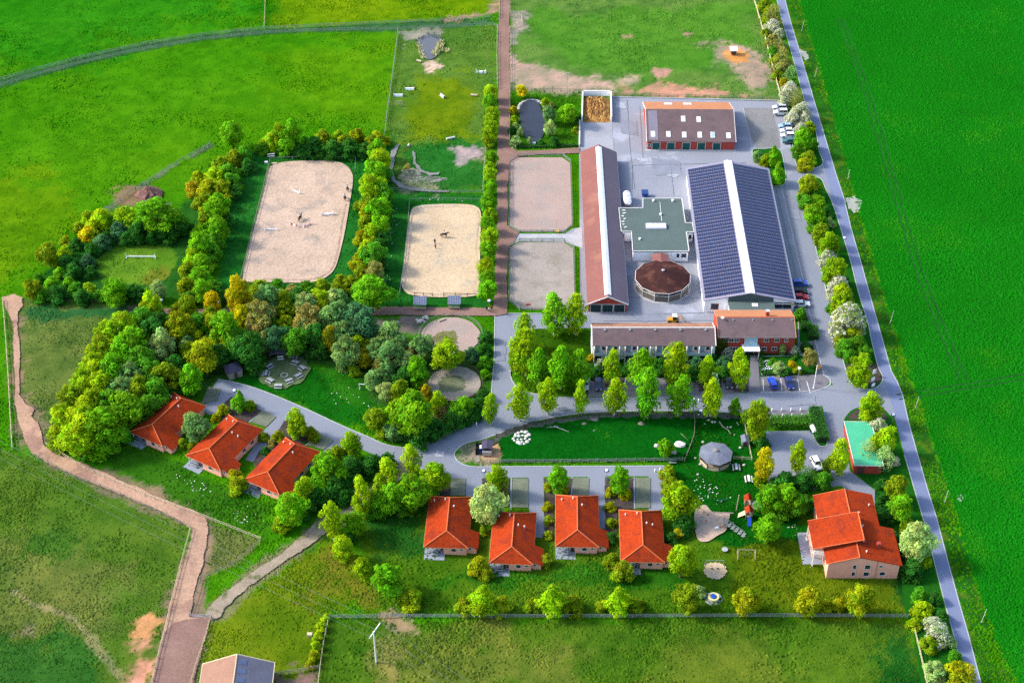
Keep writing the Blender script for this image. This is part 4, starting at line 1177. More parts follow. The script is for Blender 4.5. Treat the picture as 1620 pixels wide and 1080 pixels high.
def reception():
    ze, zr, hw = 5.7, 7.9, 5.6
    o, rz, L = frame_from(P(1133.5, 501, zr), P(1256.7, 501, zr))
    t = thing("reception_house", "two-storey red brick house with glazed entrance and brick chimney", "house", o, rz)
    l2, w, sl = gable_shell(t, L, hw, ze, zr, 'brick', 'tile_brown', over=0.45, endo=0.2)
    sl[0].data.materials[0] = M['tile_far']  # far slope more orange than the front
    ridge_cap(t, L, zr, 'tile_ridge')
    sx = lambda px: (P(px, 550, 2) - P(1197.5, 550, 2)).x
    for px in (1149.2, 1157.8, 1166.3, 1213.2, 1229.8, 1244.6):
        window(t, (w, sx(px), 4.35), 1.25 if px != 1244.6 else 0.9, 1.05, Y, X, 'offwhite', 'glass', True)
    for px in (1147, 1157, 1166, 1211, 1227.5, 1241.5):
        window(t, (w, sx(px), 1.6), 1.4, 1.15, Y, X, 'offwhite', 'glass', True)
    yc = sx(1188.5)
    g = MB().hexa([(w, yc - 1.6, 3.1), (w + 0.9, yc - 1.6, 3.1), (w + 0.9, yc + 1.6, 3.1), (w, yc + 1.6, 3.1), (w, yc - 1.6, 5.4), (w + 0.15, yc - 1.6, 5.4), (w + 0.15, yc + 1.6, 5.4), (w, yc + 1.6, 5.4)]).build("entrance_glazing", M['glass_blue'], t)
    bars = MB()
    for k in range(5): bars.tube((w + 0.95, yc - 1.6 + 0.8 * k, 3.1), (w + 0.2, yc - 1.6 + 0.8 * k, 5.45), 0.05, 0.05, 4)
    bars.build("glazing_bar", M['offwhite'], g)["kind"] = "stuff"
    cn = MB().box((w + 1.3, yc, 2.9), (2.6, 4.4, 0.25)).build("canopy", M['white'], t)
    for s in (-1, 1): MB().tube((w + 2.4, yc + s * 2.0, 0), (w + 2.4, yc + s * 2.0, 2.78), 0.1, 0.1, 6).build("post", M['white'], cn)
    door(t, (w, yc, 0.05), 2.0, 2.4, Y, X, 'glass', 'offwhite', leaves=2, name="entrance_door")
    c = slope_pt(-1, 1.0, sx(1217.2), hw, ze, zr)
    ch = MB().box((c.x, c.y, zr + 0.2), (0.9, 0.8, 1.9)).build("chimney", M['brick'], t)
    MB().box((c.x, c.y, zr + 1.2), (1.05, 0.95, 0.12)).build("chimney_cap", M['concrete'], ch)
    d = slope_pt(1, 0.8, sx(1144.6), hw, ze, zr)
    MB().tube(d, d + Vector((0.3, 0, 0.7)), 0.04, 0.04, 5).lathe([(0.05, 0.62), (0.42, 0.72), (0.45, 0.76)], 10, c=tuple(d)).build("satellite_dish", M['white'], t)
    for k in range(4):
        p = slope_pt(1, 1.0, -l2 + 4 + k * 5, hw, ze, zr)
        MB().lathe([(0.12, -.05), (0.12, .3), (.18, .32), (.1, .4)], 6, c=tuple(p)).build("roof_vent", M['metal'], t)
    for s in (-1, 1):
        MB().box((s * hw, 0, ze - 0.08), (0.15, L, 0.13)).build("gutter", M['metal'], t)
    vb = MB()
    for e in (-1, 1):
        for s in (-1, 1):
            vb.slab([(s * hw, e * (L / 2 + 0.03), ze + 0.03), (0, e * (L / 2 + 0.03), zr + 0.03), (0, e * (L / 2 - 0.16), zr + 0.03), (s * hw, e * (L / 2 - 0.16), ze + 0.03)], 0.28)
    vb.build("barge_board", M['wood_orange'], t)
    return t
RECEPTION = reception()

# ---- red-roofed holiday cottages
def cottage(label, tl, bl, br, ext_y, terr=True, group="red-roofed holiday cottages", seed=0, flip=1):
    """tl, bl, br: far-left, near-left and near-right corner of the eaves in pixels."""
    ze, rise = 2.65, 2.45
    a, b, c = P(*tl, ze), P(*bl, ze), P(*br, ze)
    a.z = b.z = c.z = 0
    d = (a - b); L = d.length; d.normalize()
    W = (c - b).length
    rz = math.atan2(d.y, d.x) - math.pi / 2
    o = b + d * L / 2 + Vector((d.y, -d.x, 0)) * W / 2
    t = thing("holiday_cottage", label, "cottage", o, rz, group)
    hw, l2 = W / 2, L / 2
    zr, hip = ze + rise, 2.85
    ov = 0.45
    ex = 2.15                                  # the lower wing on the right
    ey0, ey1 = -l2 + 0.75, -l2 + ext_y
    zx = ze - rise * ex / hw
    pitchz = lambda x: zr - rise * x / hw
    # walls: main body with a recessed terrace at the near-left corner, side wing
    tw = W * 0.40
    poly = [(-hw + ov, l2 - ov), (-hw + ov, -l2 + 3.2), (-hw + ov + tw, -l2 + 3.2), (-hw + ov + tw, -l2 + ov), (hw - ov, -l2 + ov), (hw - ov, l2 - ov)]
    MB().prism(poly, 0, ze - 0.1).build("wall", M['pink_brick'], t)
    MB().hexa([(hw - ov, ey0 + .25, 0), (hw + ex - ov, ey0 + .25, 0), (hw + ex - ov, ey1 - .25, 0), (hw - ov, ey1 - .25, 0), (hw - ov, ey0 + .25, ze + .0), (hw + ex - ov, ey0 + .25, zx + 0.05), (hw + ex - ov, ey1 - .25, zx + 0.05), (hw - ov, ey1 - .25, ze + .0)]).build("side_wing_wall", M['pink_brick'], t)
    rt, rb = Vector((0, l2 - hip, zr)), Vector((0, -l2 + hip, zr))
    TL, TR, BL, BR = Vector((-hw, l2, ze)), Vector((hw, l2, ze)), Vector((-hw, -l2, ze)), Vector((hw, -l2, ze))
    th = 0.14
    for nm, q in (("roof_slope", [BL, rb, rt, TL]), ("roof_slope", [TR, rt, rb, BR]), ("hip", [BL, BR, rb]), ("hip", [TR, TL, rt])):
        MB().slab(q, th).build(nm, M['tile_red'], t)
    MB().slab([(hw - 0.02, ey0, ze + 0.012), (hw + ex, ey0, zx), (hw + ex, ey1, zx), (hw - 0.02, ey1, ze + 0.012)], th).build("side_wing_roof", M['tile_red'], t)
    rc = MB()
    for p, q in ((rb, rt), (BL, rb), (BR, rb), (TL, rt), (TR, rt)): rc.tube(p + Vector((0, 0, .02)), q + Vector((0, 0, .02)), 0.13, 0.13, 6)
    rc.build("ridge_tiles", M['tile_ridge'], t)["kind"] = "stuff"
    ea = MB()
    for p, q in ((BL, BR), (BL, TL), (TL, TR), (TR, Vector((hw, ey1, ze)))): ea.tube(p - Vector((0, 0, .12)), q - Vector((0, 0, .12)), 0.08, 0.08, 5)
    ea.build("gutter", M['wood_orange'], t)
    for x, yy in ((-hw * .72, l2 - 2.4), (-hw * .2, l2 - 3.2), (hw * .22, 1.8 if seed % 2 else l2 - 5.2), (hw * .5, 2.0 if seed % 2 else -1.0))[: 3 + seed % 2]:
        v = Vector((x, yy, pitchz(abs(x))))
        MB().lathe([(0.12, -.1), (0.12, .45), (.2, .47), (.14, .6)], 7, c=tuple(v)).build("flue", M['offwhite'], t)
    # openings on the near wall
    fy = -l2 + ov
    x0 = -hw + ov + tw
    window(t, (x0 + W * .22, fy, 1.5), 1.15, 1.1, X, -Y, 'offwhite', 'glass')
    window(t, (x0 + W * .40, fy, 1.7), 0.7, 0.6, X, -Y, 'offwhite', 'glass')
    window(t, (hw + 0.3, ey0 + .25, 1.5), 0.65, 0.75, X, -Y, 'offwhite', 'glass')
    for yy in (1.0, 4.2): window(t, (hw - ov, yy, 1.4), 1.3, 1.2, Y, X, 'offwhite', 'glass', True)
    for yy in (-3.0, 1.5, 5.0): window(t, (-hw + ov, yy, 1.4), 1.2, 1.2, Y, -X, 'offwhite', 'glass', True)
    door(t, (-hw + ov + tw * .5, -l2 + 3.2, 0.05), 2.4, 2.1, X, -Y, 'glass', 'offwhite', leaves=2, name="terrace_door")
    MB().box((-hw + ov + tw * .48, -l2 + 1.1, 0.07), (tw + .6, 5.0, 0.14)).build("terrace", M['terrace'], t)
    MB().tube((-hw + ov + .12, -l2 + ov + .05, .1), (-hw + ov + .12, -l2 + ov + .05, ze - .1), 0.1, 0.1, 6).build("porch_post", M['offwhite'], t)
    return t, o, rz, L, W
COT = []
for k, (lab, tl, bl, br, ey) in enumerate((
        ("leftmost red-roofed cottage of the row of four, behind a grey-green tree", (679.2, 784), (670, 865), (741, 865), 5.9),
        ("second red-roofed cottage from the left in the row of four", (781, 808), (773.5, 890), (843.5, 890), 5.9),
        ("third red-roofed cottage from the left in the row of four", (879.2, 782.5), (878.5, 864), (948, 864), 5.9),
        ("rightmost red-roofed cottage of the row of four, beside the play area", (979.2, 806), (982, 888), (1052, 888), 5.9),
        ("left cottage of the slanted trio, beside the wood", (274.5, 620.3), (204.5, 682.5), (257.5, 705), 5.0),
        ("middle cottage of the slanted trio, paved drive on its right", (361.5, 655.5), (293, 720), (348.5, 745), 5.0),
        ("right cottage of the slanted trio, beside the bushy path trees", (451, 691.5), (385.5, 758), (441.5, 782.5), 5.0))):
    COT.append(cottage(lab, tl, bl, br, ey, seed=k))

# ---- larger red-roofed house at the lower right
def manor():
    # ridge runs from far to near; pixel corners of the roof measured on the photograph
    ze, zr = 4.6, 7.2
    a, b = P(1360.5, 881, zr), P(1336.5, 773, zr)      # near and far end of the ridge
    o, rz, L = frame_from(a, b)
    t = thing("guest_house", "large two-storey house with stepped orange-red roofs and pink brick gable", "house", o, rz)
    hr = 9.6                     # right eaves distance
    hl = 6.2
    l2 = L / 2
    pz = lambda x, h: zr - (zr - ze) * x / h
    # right slope in two depths: narrow at the far half, wide at the near half
    ym = 0.6
    nar = 6.4
    zs = (zr - ze) / hr
    MB().slab([(0, -l2, zr), (hr, -l2, ze), (hr, ym, ze), (nar, ym, zr - zs * nar), (nar, l2, zr - zs * nar), (0, l2, zr)], 0.2).build("roof_slope", M['tile_red'], t)
    # three left slopes, stepped forward and up
    for y0, y1, h, dz, nm in ((-l2, -l2 + 4.6, 7.0, 0.0, 0), (-l2 + 3.9, -l2 + 12.4, 9.4, 1.3, 1), (-l2 + 12.4, l2, 7.0, 0.0, 2)):
        x1 = 0.0 if dz == 0 else 1.4
        MB().slab([(x1, y0, zr + dz - (0 if dz == 0 else 0.0)), (-h, y0, zr + dz - zs * 1.15 * h), (-h, y1, zr + dz - zs * 1.15 * h), (x1, y1, zr + dz)], 0.2).build("roof_slope", M['tile_red'], t)
        vt = MB()
        for yy in (y0, y1): vt.tube((x1, yy, zr + dz + .02), (-h, yy, zr + dz - zs * 1.15 * h + .02), 0.11, 0.11, 5)
        vt.tube((x1, y0, zr + dz + .02), (x1, y1, zr + dz + .02), 0.13, 0.13, 5)
        vt.build("verge_tiles", M['tile_ridge'], t)
    w0 = -l2 + 0.4
    gz = lambda x: (zr - zs * x if x >= 0 else zr - zs * 1.15 * -x) - 0.24
    def wallblock(x0, x1, y0, y1, top, nm="wall"):
        xs = [x0, 0.0, x1] if x0 < 0 < x1 else [x0, x1]
        pts = [(x, 0) for x in (x0, x1)] + [(x, top(x)) for x in xs[::-1]]
        n = len(pts)
        vs = [(x, y0, z) for x, z in pts] + [(x, y1, z) for x, z in pts]
        fs = [tuple(range(n)), tuple(range(n, 2 * n))[::-1]] + [(i, i + n, (i + 1) % n + n, (i + 1) % n) for i in range(n)]
        MB().add(vs, fs).build(nm, M['pink_brick'], t)
    wallblock(-6.4, hr - 0.5, w0, ym - 0.3, gz)
    wallblock(-6.4, nar - 0.5, ym - 0.35, l2 - 0.4, gz)
    wallblock(-8.7, 1.2, -l2 + 6.3, -l2 + 12.1, lambda x: zr + 1.3 - zs * 1.15 * abs(min(x - 1.4, 0)) * 0.9 - 0.6 if x < 0 else zr + 0.9, "bay_wall")
    MB().box((-8.6, -l2 + 9.2, 0.08), (4.6, 9.6, 0.16)).build("terrace", M['terrace'], t)
    MB().box((-7.6, -l2 + 5.0, 2.7), (2.6, 2.2, 0.18)).build("balcony_floor", M['concrete'], t)
    MB().box((-7.6, -l2 + 3.9, 3.2), (2.6, 0.08, 0.9)).build("balustrade", M['offwhite'], t)
    for x, y in ((-9.0, -l2 + 4.1), (-9.0, -l2 + 12.2), (-8.85, -l2 + 3.95)):
        MB().tube((x, y, 0), (x, y, 4.9), 0.12, 0.12, 6).build("post", M['offwhite'], t)
    # gable windows: pixel columns on the near wall
    for x, z, ww, hh in ((-0.6, 3.7, 0.85, 1.4), (2.2, 3.7, 1.3, 1.4), (5.1, 3.9, 0.9, 0.7), (-0.6, 1.5, 0.85, 1.4), (2.2, 1.5, 1.35, 1.35), (5.7, 1.6, 1.3, 1.2)):
        window(t, (x, w0, z), ww, hh, X, -Y, 'offwhite', 'glass')
    MB().tube((4.2, w0 - 0.06, 0.1), (4.2, w0 - 0.06, 5.4), 0.06, 0.06, 6).build("downpipe", M['wood'], t)
    for y in (-6, -2.5, 2.5, 6):
        window(t, (-6.4 if abs(y) > 3 else -8.7, y, 1.6), 1.3, 1.5, Y, -X, 'offwhite', 'glass', True)
    MB().box((4.9, -l2 + 4.4, pz(4.9, hr) + 0.45), (0.8, 0.8, 1.5)).build("chimney", M['brick'], t)
    for x, y in ((1.6, -l2 + 4.9), (1.8, -l2 + 1.9), (2.2, -l2 + 9.6), (1.0, -l2 + 11.5), (2.0, -l2 + 13.6), (4.9, l2 - 4.0), (0.9, -l2 + 10.0)):
        v = (x, y, pz(x, hr))
        MB().lathe([(0.12, -.1), (0.12, .45), (.2, .47), (.14, .6)], 7, c=v).build("flue", M['offwhite'], t)
    MB().box((1.7, -l2 + 5.2, pz(1.7, hr) + .1), (1.0, .9, .3)).build("roof_hatch", M['brick'], t)
    return t, o, rz, L
MANOR = manor()

# ---- barn cut by the lower edge of the picture
def near_barn():
    ze, zr, hw = 3.0, 5.9, 7.4
    o, rz, L = frame_from(P(362, 1130, zr), P(375.2, 1033.5, zr))
    t = thing("field_shed", "gabled shed with orange left slope and grey right slope, at lower edge", "shed", o, rz)
    gable_shell(t, L, hw, ze, zr, 'wood', 'shed_orange', roofm2='shed_grey', over=0.3, endo=0.3)  # left slope orange, right slope greyer
    vb = MB()
    for s in (-1, 1):
        vb.slab([(s * hw, L / 2 + .03, ze + .03), (0, L / 2 + .03, zr + .03), (0, L / 2 - .2, zr + .03), (s * hw, L / 2 - .2, ze + .03)], .26)
        vb.box((s * hw, 0, ze - .05), (.16, L, .16))
    vb.build("barge_board", M['wood_pale'], t)
    ridge_cap(t, L, zr, 'wood_pale', .3)
    for k in range(6):
        mb = MB(); slope_box(mb, 1, .6 + .02 * k, 2.1, L / 2 - 2.4 - k * 2.2, L / 2 - 1.2 - k * 2.2, hw, ze, zr, .0, .05); mb.build("translucent_sheet", M['roof_blue'], t)
near_barn()

# ---- mint roofed shed on the island by the road
def mint_shed():
    z = 2.9
    c = [P(1335.5, 666.5, z), P(1378, 667, z), P(1398, 737, z), P(1352, 736, z)]
    o = sum(c, Vector()) / 4; o.z = 0
    t = thing("mint_roofed_shed", "low shed with flat mint green roof and red wooden walls", "shed", o)
    q = [p - o for p in c]
    MB().prism([(p.x * .93, p.y * .96) for p in q], 0, z - .15).build("wall", M['brick'], t)
    r = MB().slab([p for p in q], .14).build("roof", M['roof_mint'], t)
    ed = MB()
    for i in range(4): ed.tube(q[i] + Vector((0, 0, .03)), q[(i + 1) % 4] + Vector((0, 0, .03)), .09, .09, 5)
    ed.build("roof_edge", M['offwhite'], t)
    d0 = q[3].lerp(q[2], .25)
    door(t, (d0.x * .93, min(p.y for p in q) * .96, 0), 1.4, 2.1, X, -Y, 'wood_dark', None)
mint_shed()

# ---- small huts
def hut(name, label, px, py, w, d, ze, zr, wallm, roofm, rz=0.0, z0=0.0, hip=False, wall=True, open_front=False):
    o = P(px, py)
    t = thing(name, label, "hut", o, rz)
    if open_front:
        for sx in (-1, 1):
            for sy in (-1, 1): MB().tube((sx * (w / 2 - .25), sy * (d / 2 - .25), 0), (sx * (w / 2 - .25), sy * (d / 2 - .25), ze), .09, .09, 6).build("post", M['wood_dark'], t)
        MB().box((0, d / 2 - .25, ze / 2), (w - .5, .1, ze)).build("back_wall", M[wallm], t)
    else:
        MB().box((0, 0, ze / 2), (w - .5, d - .5, ze)).build("wall", M[wallm], t)
        door(t, (0, -(d / 2 - .25), 0), .9, min(1.9, ze - .2), X, -Y, 'wood_dark', None)
    if hip:
        r = MB()
        k = [Vector((sx * w / 2, sy * d / 2, ze)) for sx, sy in ((-1, -1), (1, -1), (1, 1), (-1, 1))]
        for i in range(4): r.slab([k[i], k[(i + 1) % 4], Vector((0, 0, zr))], .1)
        r.build("roof", M[roofm], t)
    else:
        for s in (-1, 1):
            MB().slab([(s * w / 2, -d / 2, ze), (0, -d / 2, zr), (0, d / 2, zr), (s * w / 2, d / 2, ze)], .1).build("roof_slope", M[roofm], t)
    return t
hut("grill_hut", "dark blue-roofed open shelter behind the fire circle", 441, 566, 4.4, 3.0, 2.2, 3.1, 'wood', 'roof_dark', open_front=True)
hut("garden_hut", "dark shingle-roofed hut at the end of the cottage lane", 370, 592, 4.0, 4.0, 2.2, 3.6, 'wood', 'roof_dark', 0.5, hip=True)
t = hut("animal_shed", "dark flat-topped animal shed in the enclosure corner", 770.5, 713, 2.6, 2.9, 2.0, 2.35, 'wood_dark', 'roof_dark')
MB().box((0, -1.75, .9), (2.2, .6, 1.2)).build("feed_hatch", M['metal'], t)
t = hut("goat_hutch", "small grey slatted hutch against the play lawn fence", 1178, 701, 2.0, 2.6, 1.4, 1.9, 'wood_grey', 'roof_slate')
# ================================================================== TREES AND SHRUBS
def leaf_mat(name, blossom=False):
    m = bpy.data.materials.new(name)
    m.use_nodes = True
    N, L = m.node_tree.nodes, m.node_tree.links
    bs = N["Principled BSDF"]
    bs.inputs["Roughness"].default_value = 0.6
    bs.inputs["Specular IOR Level"].default_value = 0.04
    oi = N.new("ShaderNodeObjectInfo")
    at = N.new("ShaderNodeAttribute"); at.attribute_name = "tint"
    mx = N.new("ShaderNodeMix"); mx.data_type = 'RGBA'; mx.blend_type = 'MULTIPLY'; mx.inputs[0].default_value = 1.0
    L.new(oi.outputs["Color"], mx.inputs[6]); L.new(at.outputs["Color"], mx.inputs[7])
    col = mx.outputs[2]
    if blossom:
        m2 = N.new("ShaderNodeMix"); m2.data_type = 'RGBA'
        L.new(at.outputs["Alpha"], m2.inputs[0])
        L.new(col, m2.inputs[6]); m2.inputs[7].default_value = (0.62, 0.62, 0.50, 1)
        col = m2.outputs[2]
    L.new(col, bs.inputs["Base Color"])
    tr = N.new("ShaderNodeBsdfTranslucent")
    L.new(col, tr.inputs[0])
    ms = N.new("ShaderNodeMixShader"); ms.inputs[0].default_value = 0.5
    out = N["Material Output"]
    L.new(bs.outputs[0], ms.inputs[1]); L.new(tr.outputs[0], ms.inputs[2]); L.new(ms.outputs[0], out.inputs[0])
    return m
M['leaf'] = leaf_mat("foliage")
M['blossom'] = leaf_mat("blossoming_foliage", True)

def prof(kind, t):
    if kind == 'round': return math.sqrt(max(0, 1 - (2 * t - 1) ** 2)) * 0.98
    if kind == 'oval': return math.sqrt(max(0, 1 - (abs(2 * t - 0.86) / 1.14) ** 2.2)) * (1 - 0.12 * t)
    if kind == 'birch': return (min(1, 0.5 + t * 1.7) if t < 0.3 else 1.02 * max(0.02, 1 - ((t - 0.3) / 0.73) ** 1.5) ** 0.8) * 0.95
    if kind == 'cone': return min(1, 0.55 + t * 3.0) if t < 0.18 else 1.0 * (1 - ((t - 0.18) / 0.86) ** 1.2)
    if kind == 'bush': return math.sqrt(max(0, 1 - (max(0, t - 0.1) / 0.9) ** 2)) * 0.98
    return 1.0

def crown(kind, seed, nb, nl, size, dense=1.0, bloss=0.0):
    """Leaf faces gathered in clumps through the crown; radius 1, height -1..1."""
    r = np.random.default_rng(seed)
    rr = random.Random(seed)
    C, RAD = [], []
    lop = r.uniform(-0.3, 0.3, 2)
    for i in range(nb):
        t = (i + rr.random()) / nb
        p = max(prof(kind, t), 0.04)
        a = i * 2.39996 + rr.uniform(-.5, .5)
        br = (0.20 + 0.24 * rr.random() ** 1.5) * (0.5 + 0.6 * p)
        q = max(p * rr.uniform(0.45, 1.02) - br * 0.45, 0)
        if kind == 'birch': q *= rr.uniform(.7, 1.3)
        C.append((q * math.cos(a) + lop[0] * (t - .5), q * math.sin(a) + lop[1] * (t - .5), -1 + 2 * t + rr.uniform(-.08, .08))); RAD.append(br)
    C, RAD = np.array(C), np.array(RAD)
    pos, nor, clump = [], [], []
    for i in range(nb):
        n = int(nl * (RAD[i] / 0.3) ** 2)
        d = r.normal(size=(n, 3)); d /= np.linalg.norm(d, axis=1)[:, None]
        d[:, 2] = np.where(r.random(n) < 0.5, np.abs(d[:, 2]), d[:, 2])
        rad = RAD[i] * r.uniform(0.55, 1.32, n)[:, None] ** 0.8
        p = C[i] + d * rad * np.array([1, 1, 0.85])
        pos.append(p); nor.append(d); clump.append(np.full(n, i))
    pos, nor, clump = np.concatenate(pos), np.concatenate(nor), np.concatenate(clump)
    if kind == 'bush': pos[:, 2] = np.maximum(pos[:, 2], -1 + r.uniform(0, .25, len(pos)))
    # drop leaves buried deep inside other clumps
    keep = np.ones(len(pos), bool)
    for i in range(nb):
        dd = np.linalg.norm((pos - C[i]) / np.array([1, 1, .85]), axis=1)
        keep &= ~((dd < RAD[i] * 0.62) & (clump != i) & (r.random(len(pos)) < 0.8))
    pos, nor, clump = pos[keep], nor[keep], clump[keep]
    n = len(pos)
    out = pos * np.array([1, 1, .8]); out /= (np.linalg.norm(out, axis=1)[:, None] + 1e-6)
    nn = nor * 0.8 + out * 0.15 + r.normal(size=(n, 3)) * 0.42 + np.array([0, 0, .15])
    nn /= np.linalg.norm(nn, axis=1)[:, None]
    u = np.cross(nn, r.normal(size=(n, 3))); u /= np.linalg.norm(u, axis=1)[:, None]
    w = np.cross(nn, u)
    s = size * r.uniform(0.6, 1.35, (n, 1))
    e = r.uniform(0.5, 0.85, (n, 1))
    v = np.stack([pos - u * s, pos - w * s * e + nn * s * .25, pos + u * s, pos + w * s * e + nn * s * .1], 1).reshape(-1, 3)
    f = np.arange(4 * n, dtype=np.int32)
    me = bpy.data.meshes.new("crown_" + kind)
    me.vertices.add(4 * n); me.vertices.foreach_set("co", v.astype(np.float32).ravel())
    me.loops.add(4 * n); me.loops.foreach_set("vertex_index", f)
    me.polygons.add(n); me.polygons.foreach_set("loop_start", np.arange(0, 4 * n, 4, dtype=np.int32))
    me.update(calc_edges=True)
    cl = r.uniform(0.68, 1.28, nb)[clump]
    warm = r.normal(0, 0.10, nb)[clump] + r.normal(0, 0.06, n)
    k = cl * r.uniform(0.78, 1.22, n)
    tint = np.stack([k * (1 + warm), k, k * (1 - warm * 0.5), (r.random(n) < bloss).astype(float)], 1)
    a = me.attributes.new("tint", 'FLOAT_COLOR', 'POINT')
    a.data.foreach_set("color", np.repeat(tint, 4, 0).astype(np.float32).ravel())
    me.materials.append(M['blossom'] if bloss else M['leaf'])
    return me

def trunk(kind, seed):
    """Unit height 1; tapered stem with limbs. x/y in units of the height."""
    rr = random.Random(seed)
    mb = MB()
    if kind == 'bush':
        for k in range(5):
            a = k * 1.26 + rr.random()
            mb.tube((0.03 * math.cos(a), 0.03 * math.sin(a), 0), (0.32 * math.cos(a), 0.32 * math.sin(a), 0.62), 0.030, 0.008, 5)
        return mb.mesh("stems", M['bark'])
    top = 0.9 if kind == 'birch' else 0.72
    r0 = 0.016 if kind == 'birch' else 0.030
    pts = [Vector((0, 0, 0))]
    n = 6
    for i in range(1, n + 1): pts.append(Vector((rr.uniform(-.014, .014), rr.uniform(-.014, .014), top * i / n)))
    for i in range(n):
        mb.tube(pts[i], pts[i + 1], r0 * (1 - i / n * .85) * (1.35 if i == 0 else 1), r0 * (1 - (i + 1) / n * .85), 7)
    nl = 9 if kind == 'birch' else 7
    for i in range(nl):
        t = 0.28 + 0.55 * i / nl
        b = Vector((0, 0, top * t))
        a = i * 2.4 + rr.uniform(-.4, .4)
        ln = (0.20 if kind == 'birch' else 0.28) * (1.15 - t)
        e = b + Vector((math.cos(a) * ln, math.sin(a) * ln, ln * (1.2 if kind == 'birch' else .8)))
        mb.tube(b, e, r0 * .42, r0 * .12, 5)
        e2 = e + Vector((math.cos(a + .6) * ln * .5, math.sin(a + .6) * ln * .5, ln * .35))
        mb.tube(b.lerp(e, .55), e2, r0 * .25, r0 * .08, 4)
    return mb.mesh("stem", M['birchbark'] if kind == 'birch' else M['bark'])

CROWNS = {k: [crown(k, 100 * i + s, nb, nl, sz) for s in range(4)] for i, (k, nb, nl, sz) in enumerate((
    ('round', 30, 120, 0.080), ('oval', 30, 115, 0.082), ('birch', 40, 85, 0.078), ('cone', 30, 95, 0.085), ('bush', 24, 120, 0.090)))}
CROWNS['blossom'] = [crown('bush', 700 + s, 34, 85, 0.085, bloss=(0.55, 0.68, 0.8)[s]) for s in range(3)]
CROWNS['sparse'] = [crown('oval', 800 + s, 34, 34, 0.060) for s in range(2)]
STEMS = {k: [trunk(k, 40 + s) for s in range(3)] for k in ('birch', 'round', 'bush')}

# crown colours as reflectance
TC = {
    'bright': ((0.115, 0.300, 0.006), "bright green"), 'yellow': ((0.400, 0.370, 0.006), "yellow"), 'yg': ((0.215, 0.345, 0.005), "yellow-green"),
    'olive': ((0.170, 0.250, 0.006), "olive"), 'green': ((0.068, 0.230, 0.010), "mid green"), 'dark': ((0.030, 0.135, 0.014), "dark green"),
    'grey': ((0.130, 0.250, 0.065), "grey-green"), 'brown': ((0.215, 0.225, 0.050), "brownish"), 'orange': ((0.270, 0.245, 0.008), "orange-tinged"),
    'teal': ((0.050, 0.150, 0.055), "blue-green"), 'pale': ((0.270, 0.370, 0.110), "pale green"), 'white': ((0.190, 0.270, 0.050), "white-blossomed"),
    'gold': ((0.235, 0.275, 0.005), "golden green"),
}
KIND = {   # crown shape: height over width, bare stem in radii, object name, noun
    'round': (1.00, 0.45, "broadleaf_tree", "round tree"), 'oval': (1.35, 0.45, "broadleaf_tree", "oval tree"), 'birch': (1.95, 0.55, "birch_tree", "birch"),
    'cone': (1.30, 0.35, "young_tree", "cone-shaped tree"), 'bush': (0.80, 0.0, "bush", "bush"), 'blossom': (0.85, 0.0, "blossoming_shrub", "shrub"), 'sparse': (1.3, 0.3, "bare_shrub", "bare shrub"),
}
def plant(px, py, w, kind, colour, label, group, ratio=None, where_=""):
    asp, bare, nm, _ = KIND[kind]
    asp = ratio or asp
    r = w / 2 / S(px, py) * (1.12 if "wood" in where_ and "pens" not in where_ else 1.04)
    hh = r * asp
    zb = bare * r
    o = P(px, py, zb + hh)
    o.z = 0
    t = thing(nm, label, "shrub" if kind in ('bush', 'blossom', 'sparse') else "tree", o, RND.uniform(0, 6.28), group)
    jit = RND.uniform(0.86, 1.14)
    c, _ = TC[colour]
    hue = RND.uniform(-.10, .10)
    me = RND.choice(CROWNS[kind])
    cr = link("crown", me, t, (0, 0, zb + hh), None, (r * RND.uniform(.95, 1.06), r * RND.uniform(.95, 1.06), hh))
    cr.color = (c[0] * jit * (1 + hue) * 1.48, c[1] * jit * 1.48, c[2] * jit * 1.48, 1)
    sk = 'birch' if kind == 'birch' else ('bush' if kind in ('bush', 'blossom', 'sparse') else 'round')
    H = zb + 2 * hh
    k = H if sk != 'bush' else min(H, r * 1.6)
    link("trunk" if sk != 'bush' else "stems", RND.choice(STEMS[sk]), t, (0, 0, 0), None, (k, k, H * (1 if sk != 'bush' else .9)))
    return t

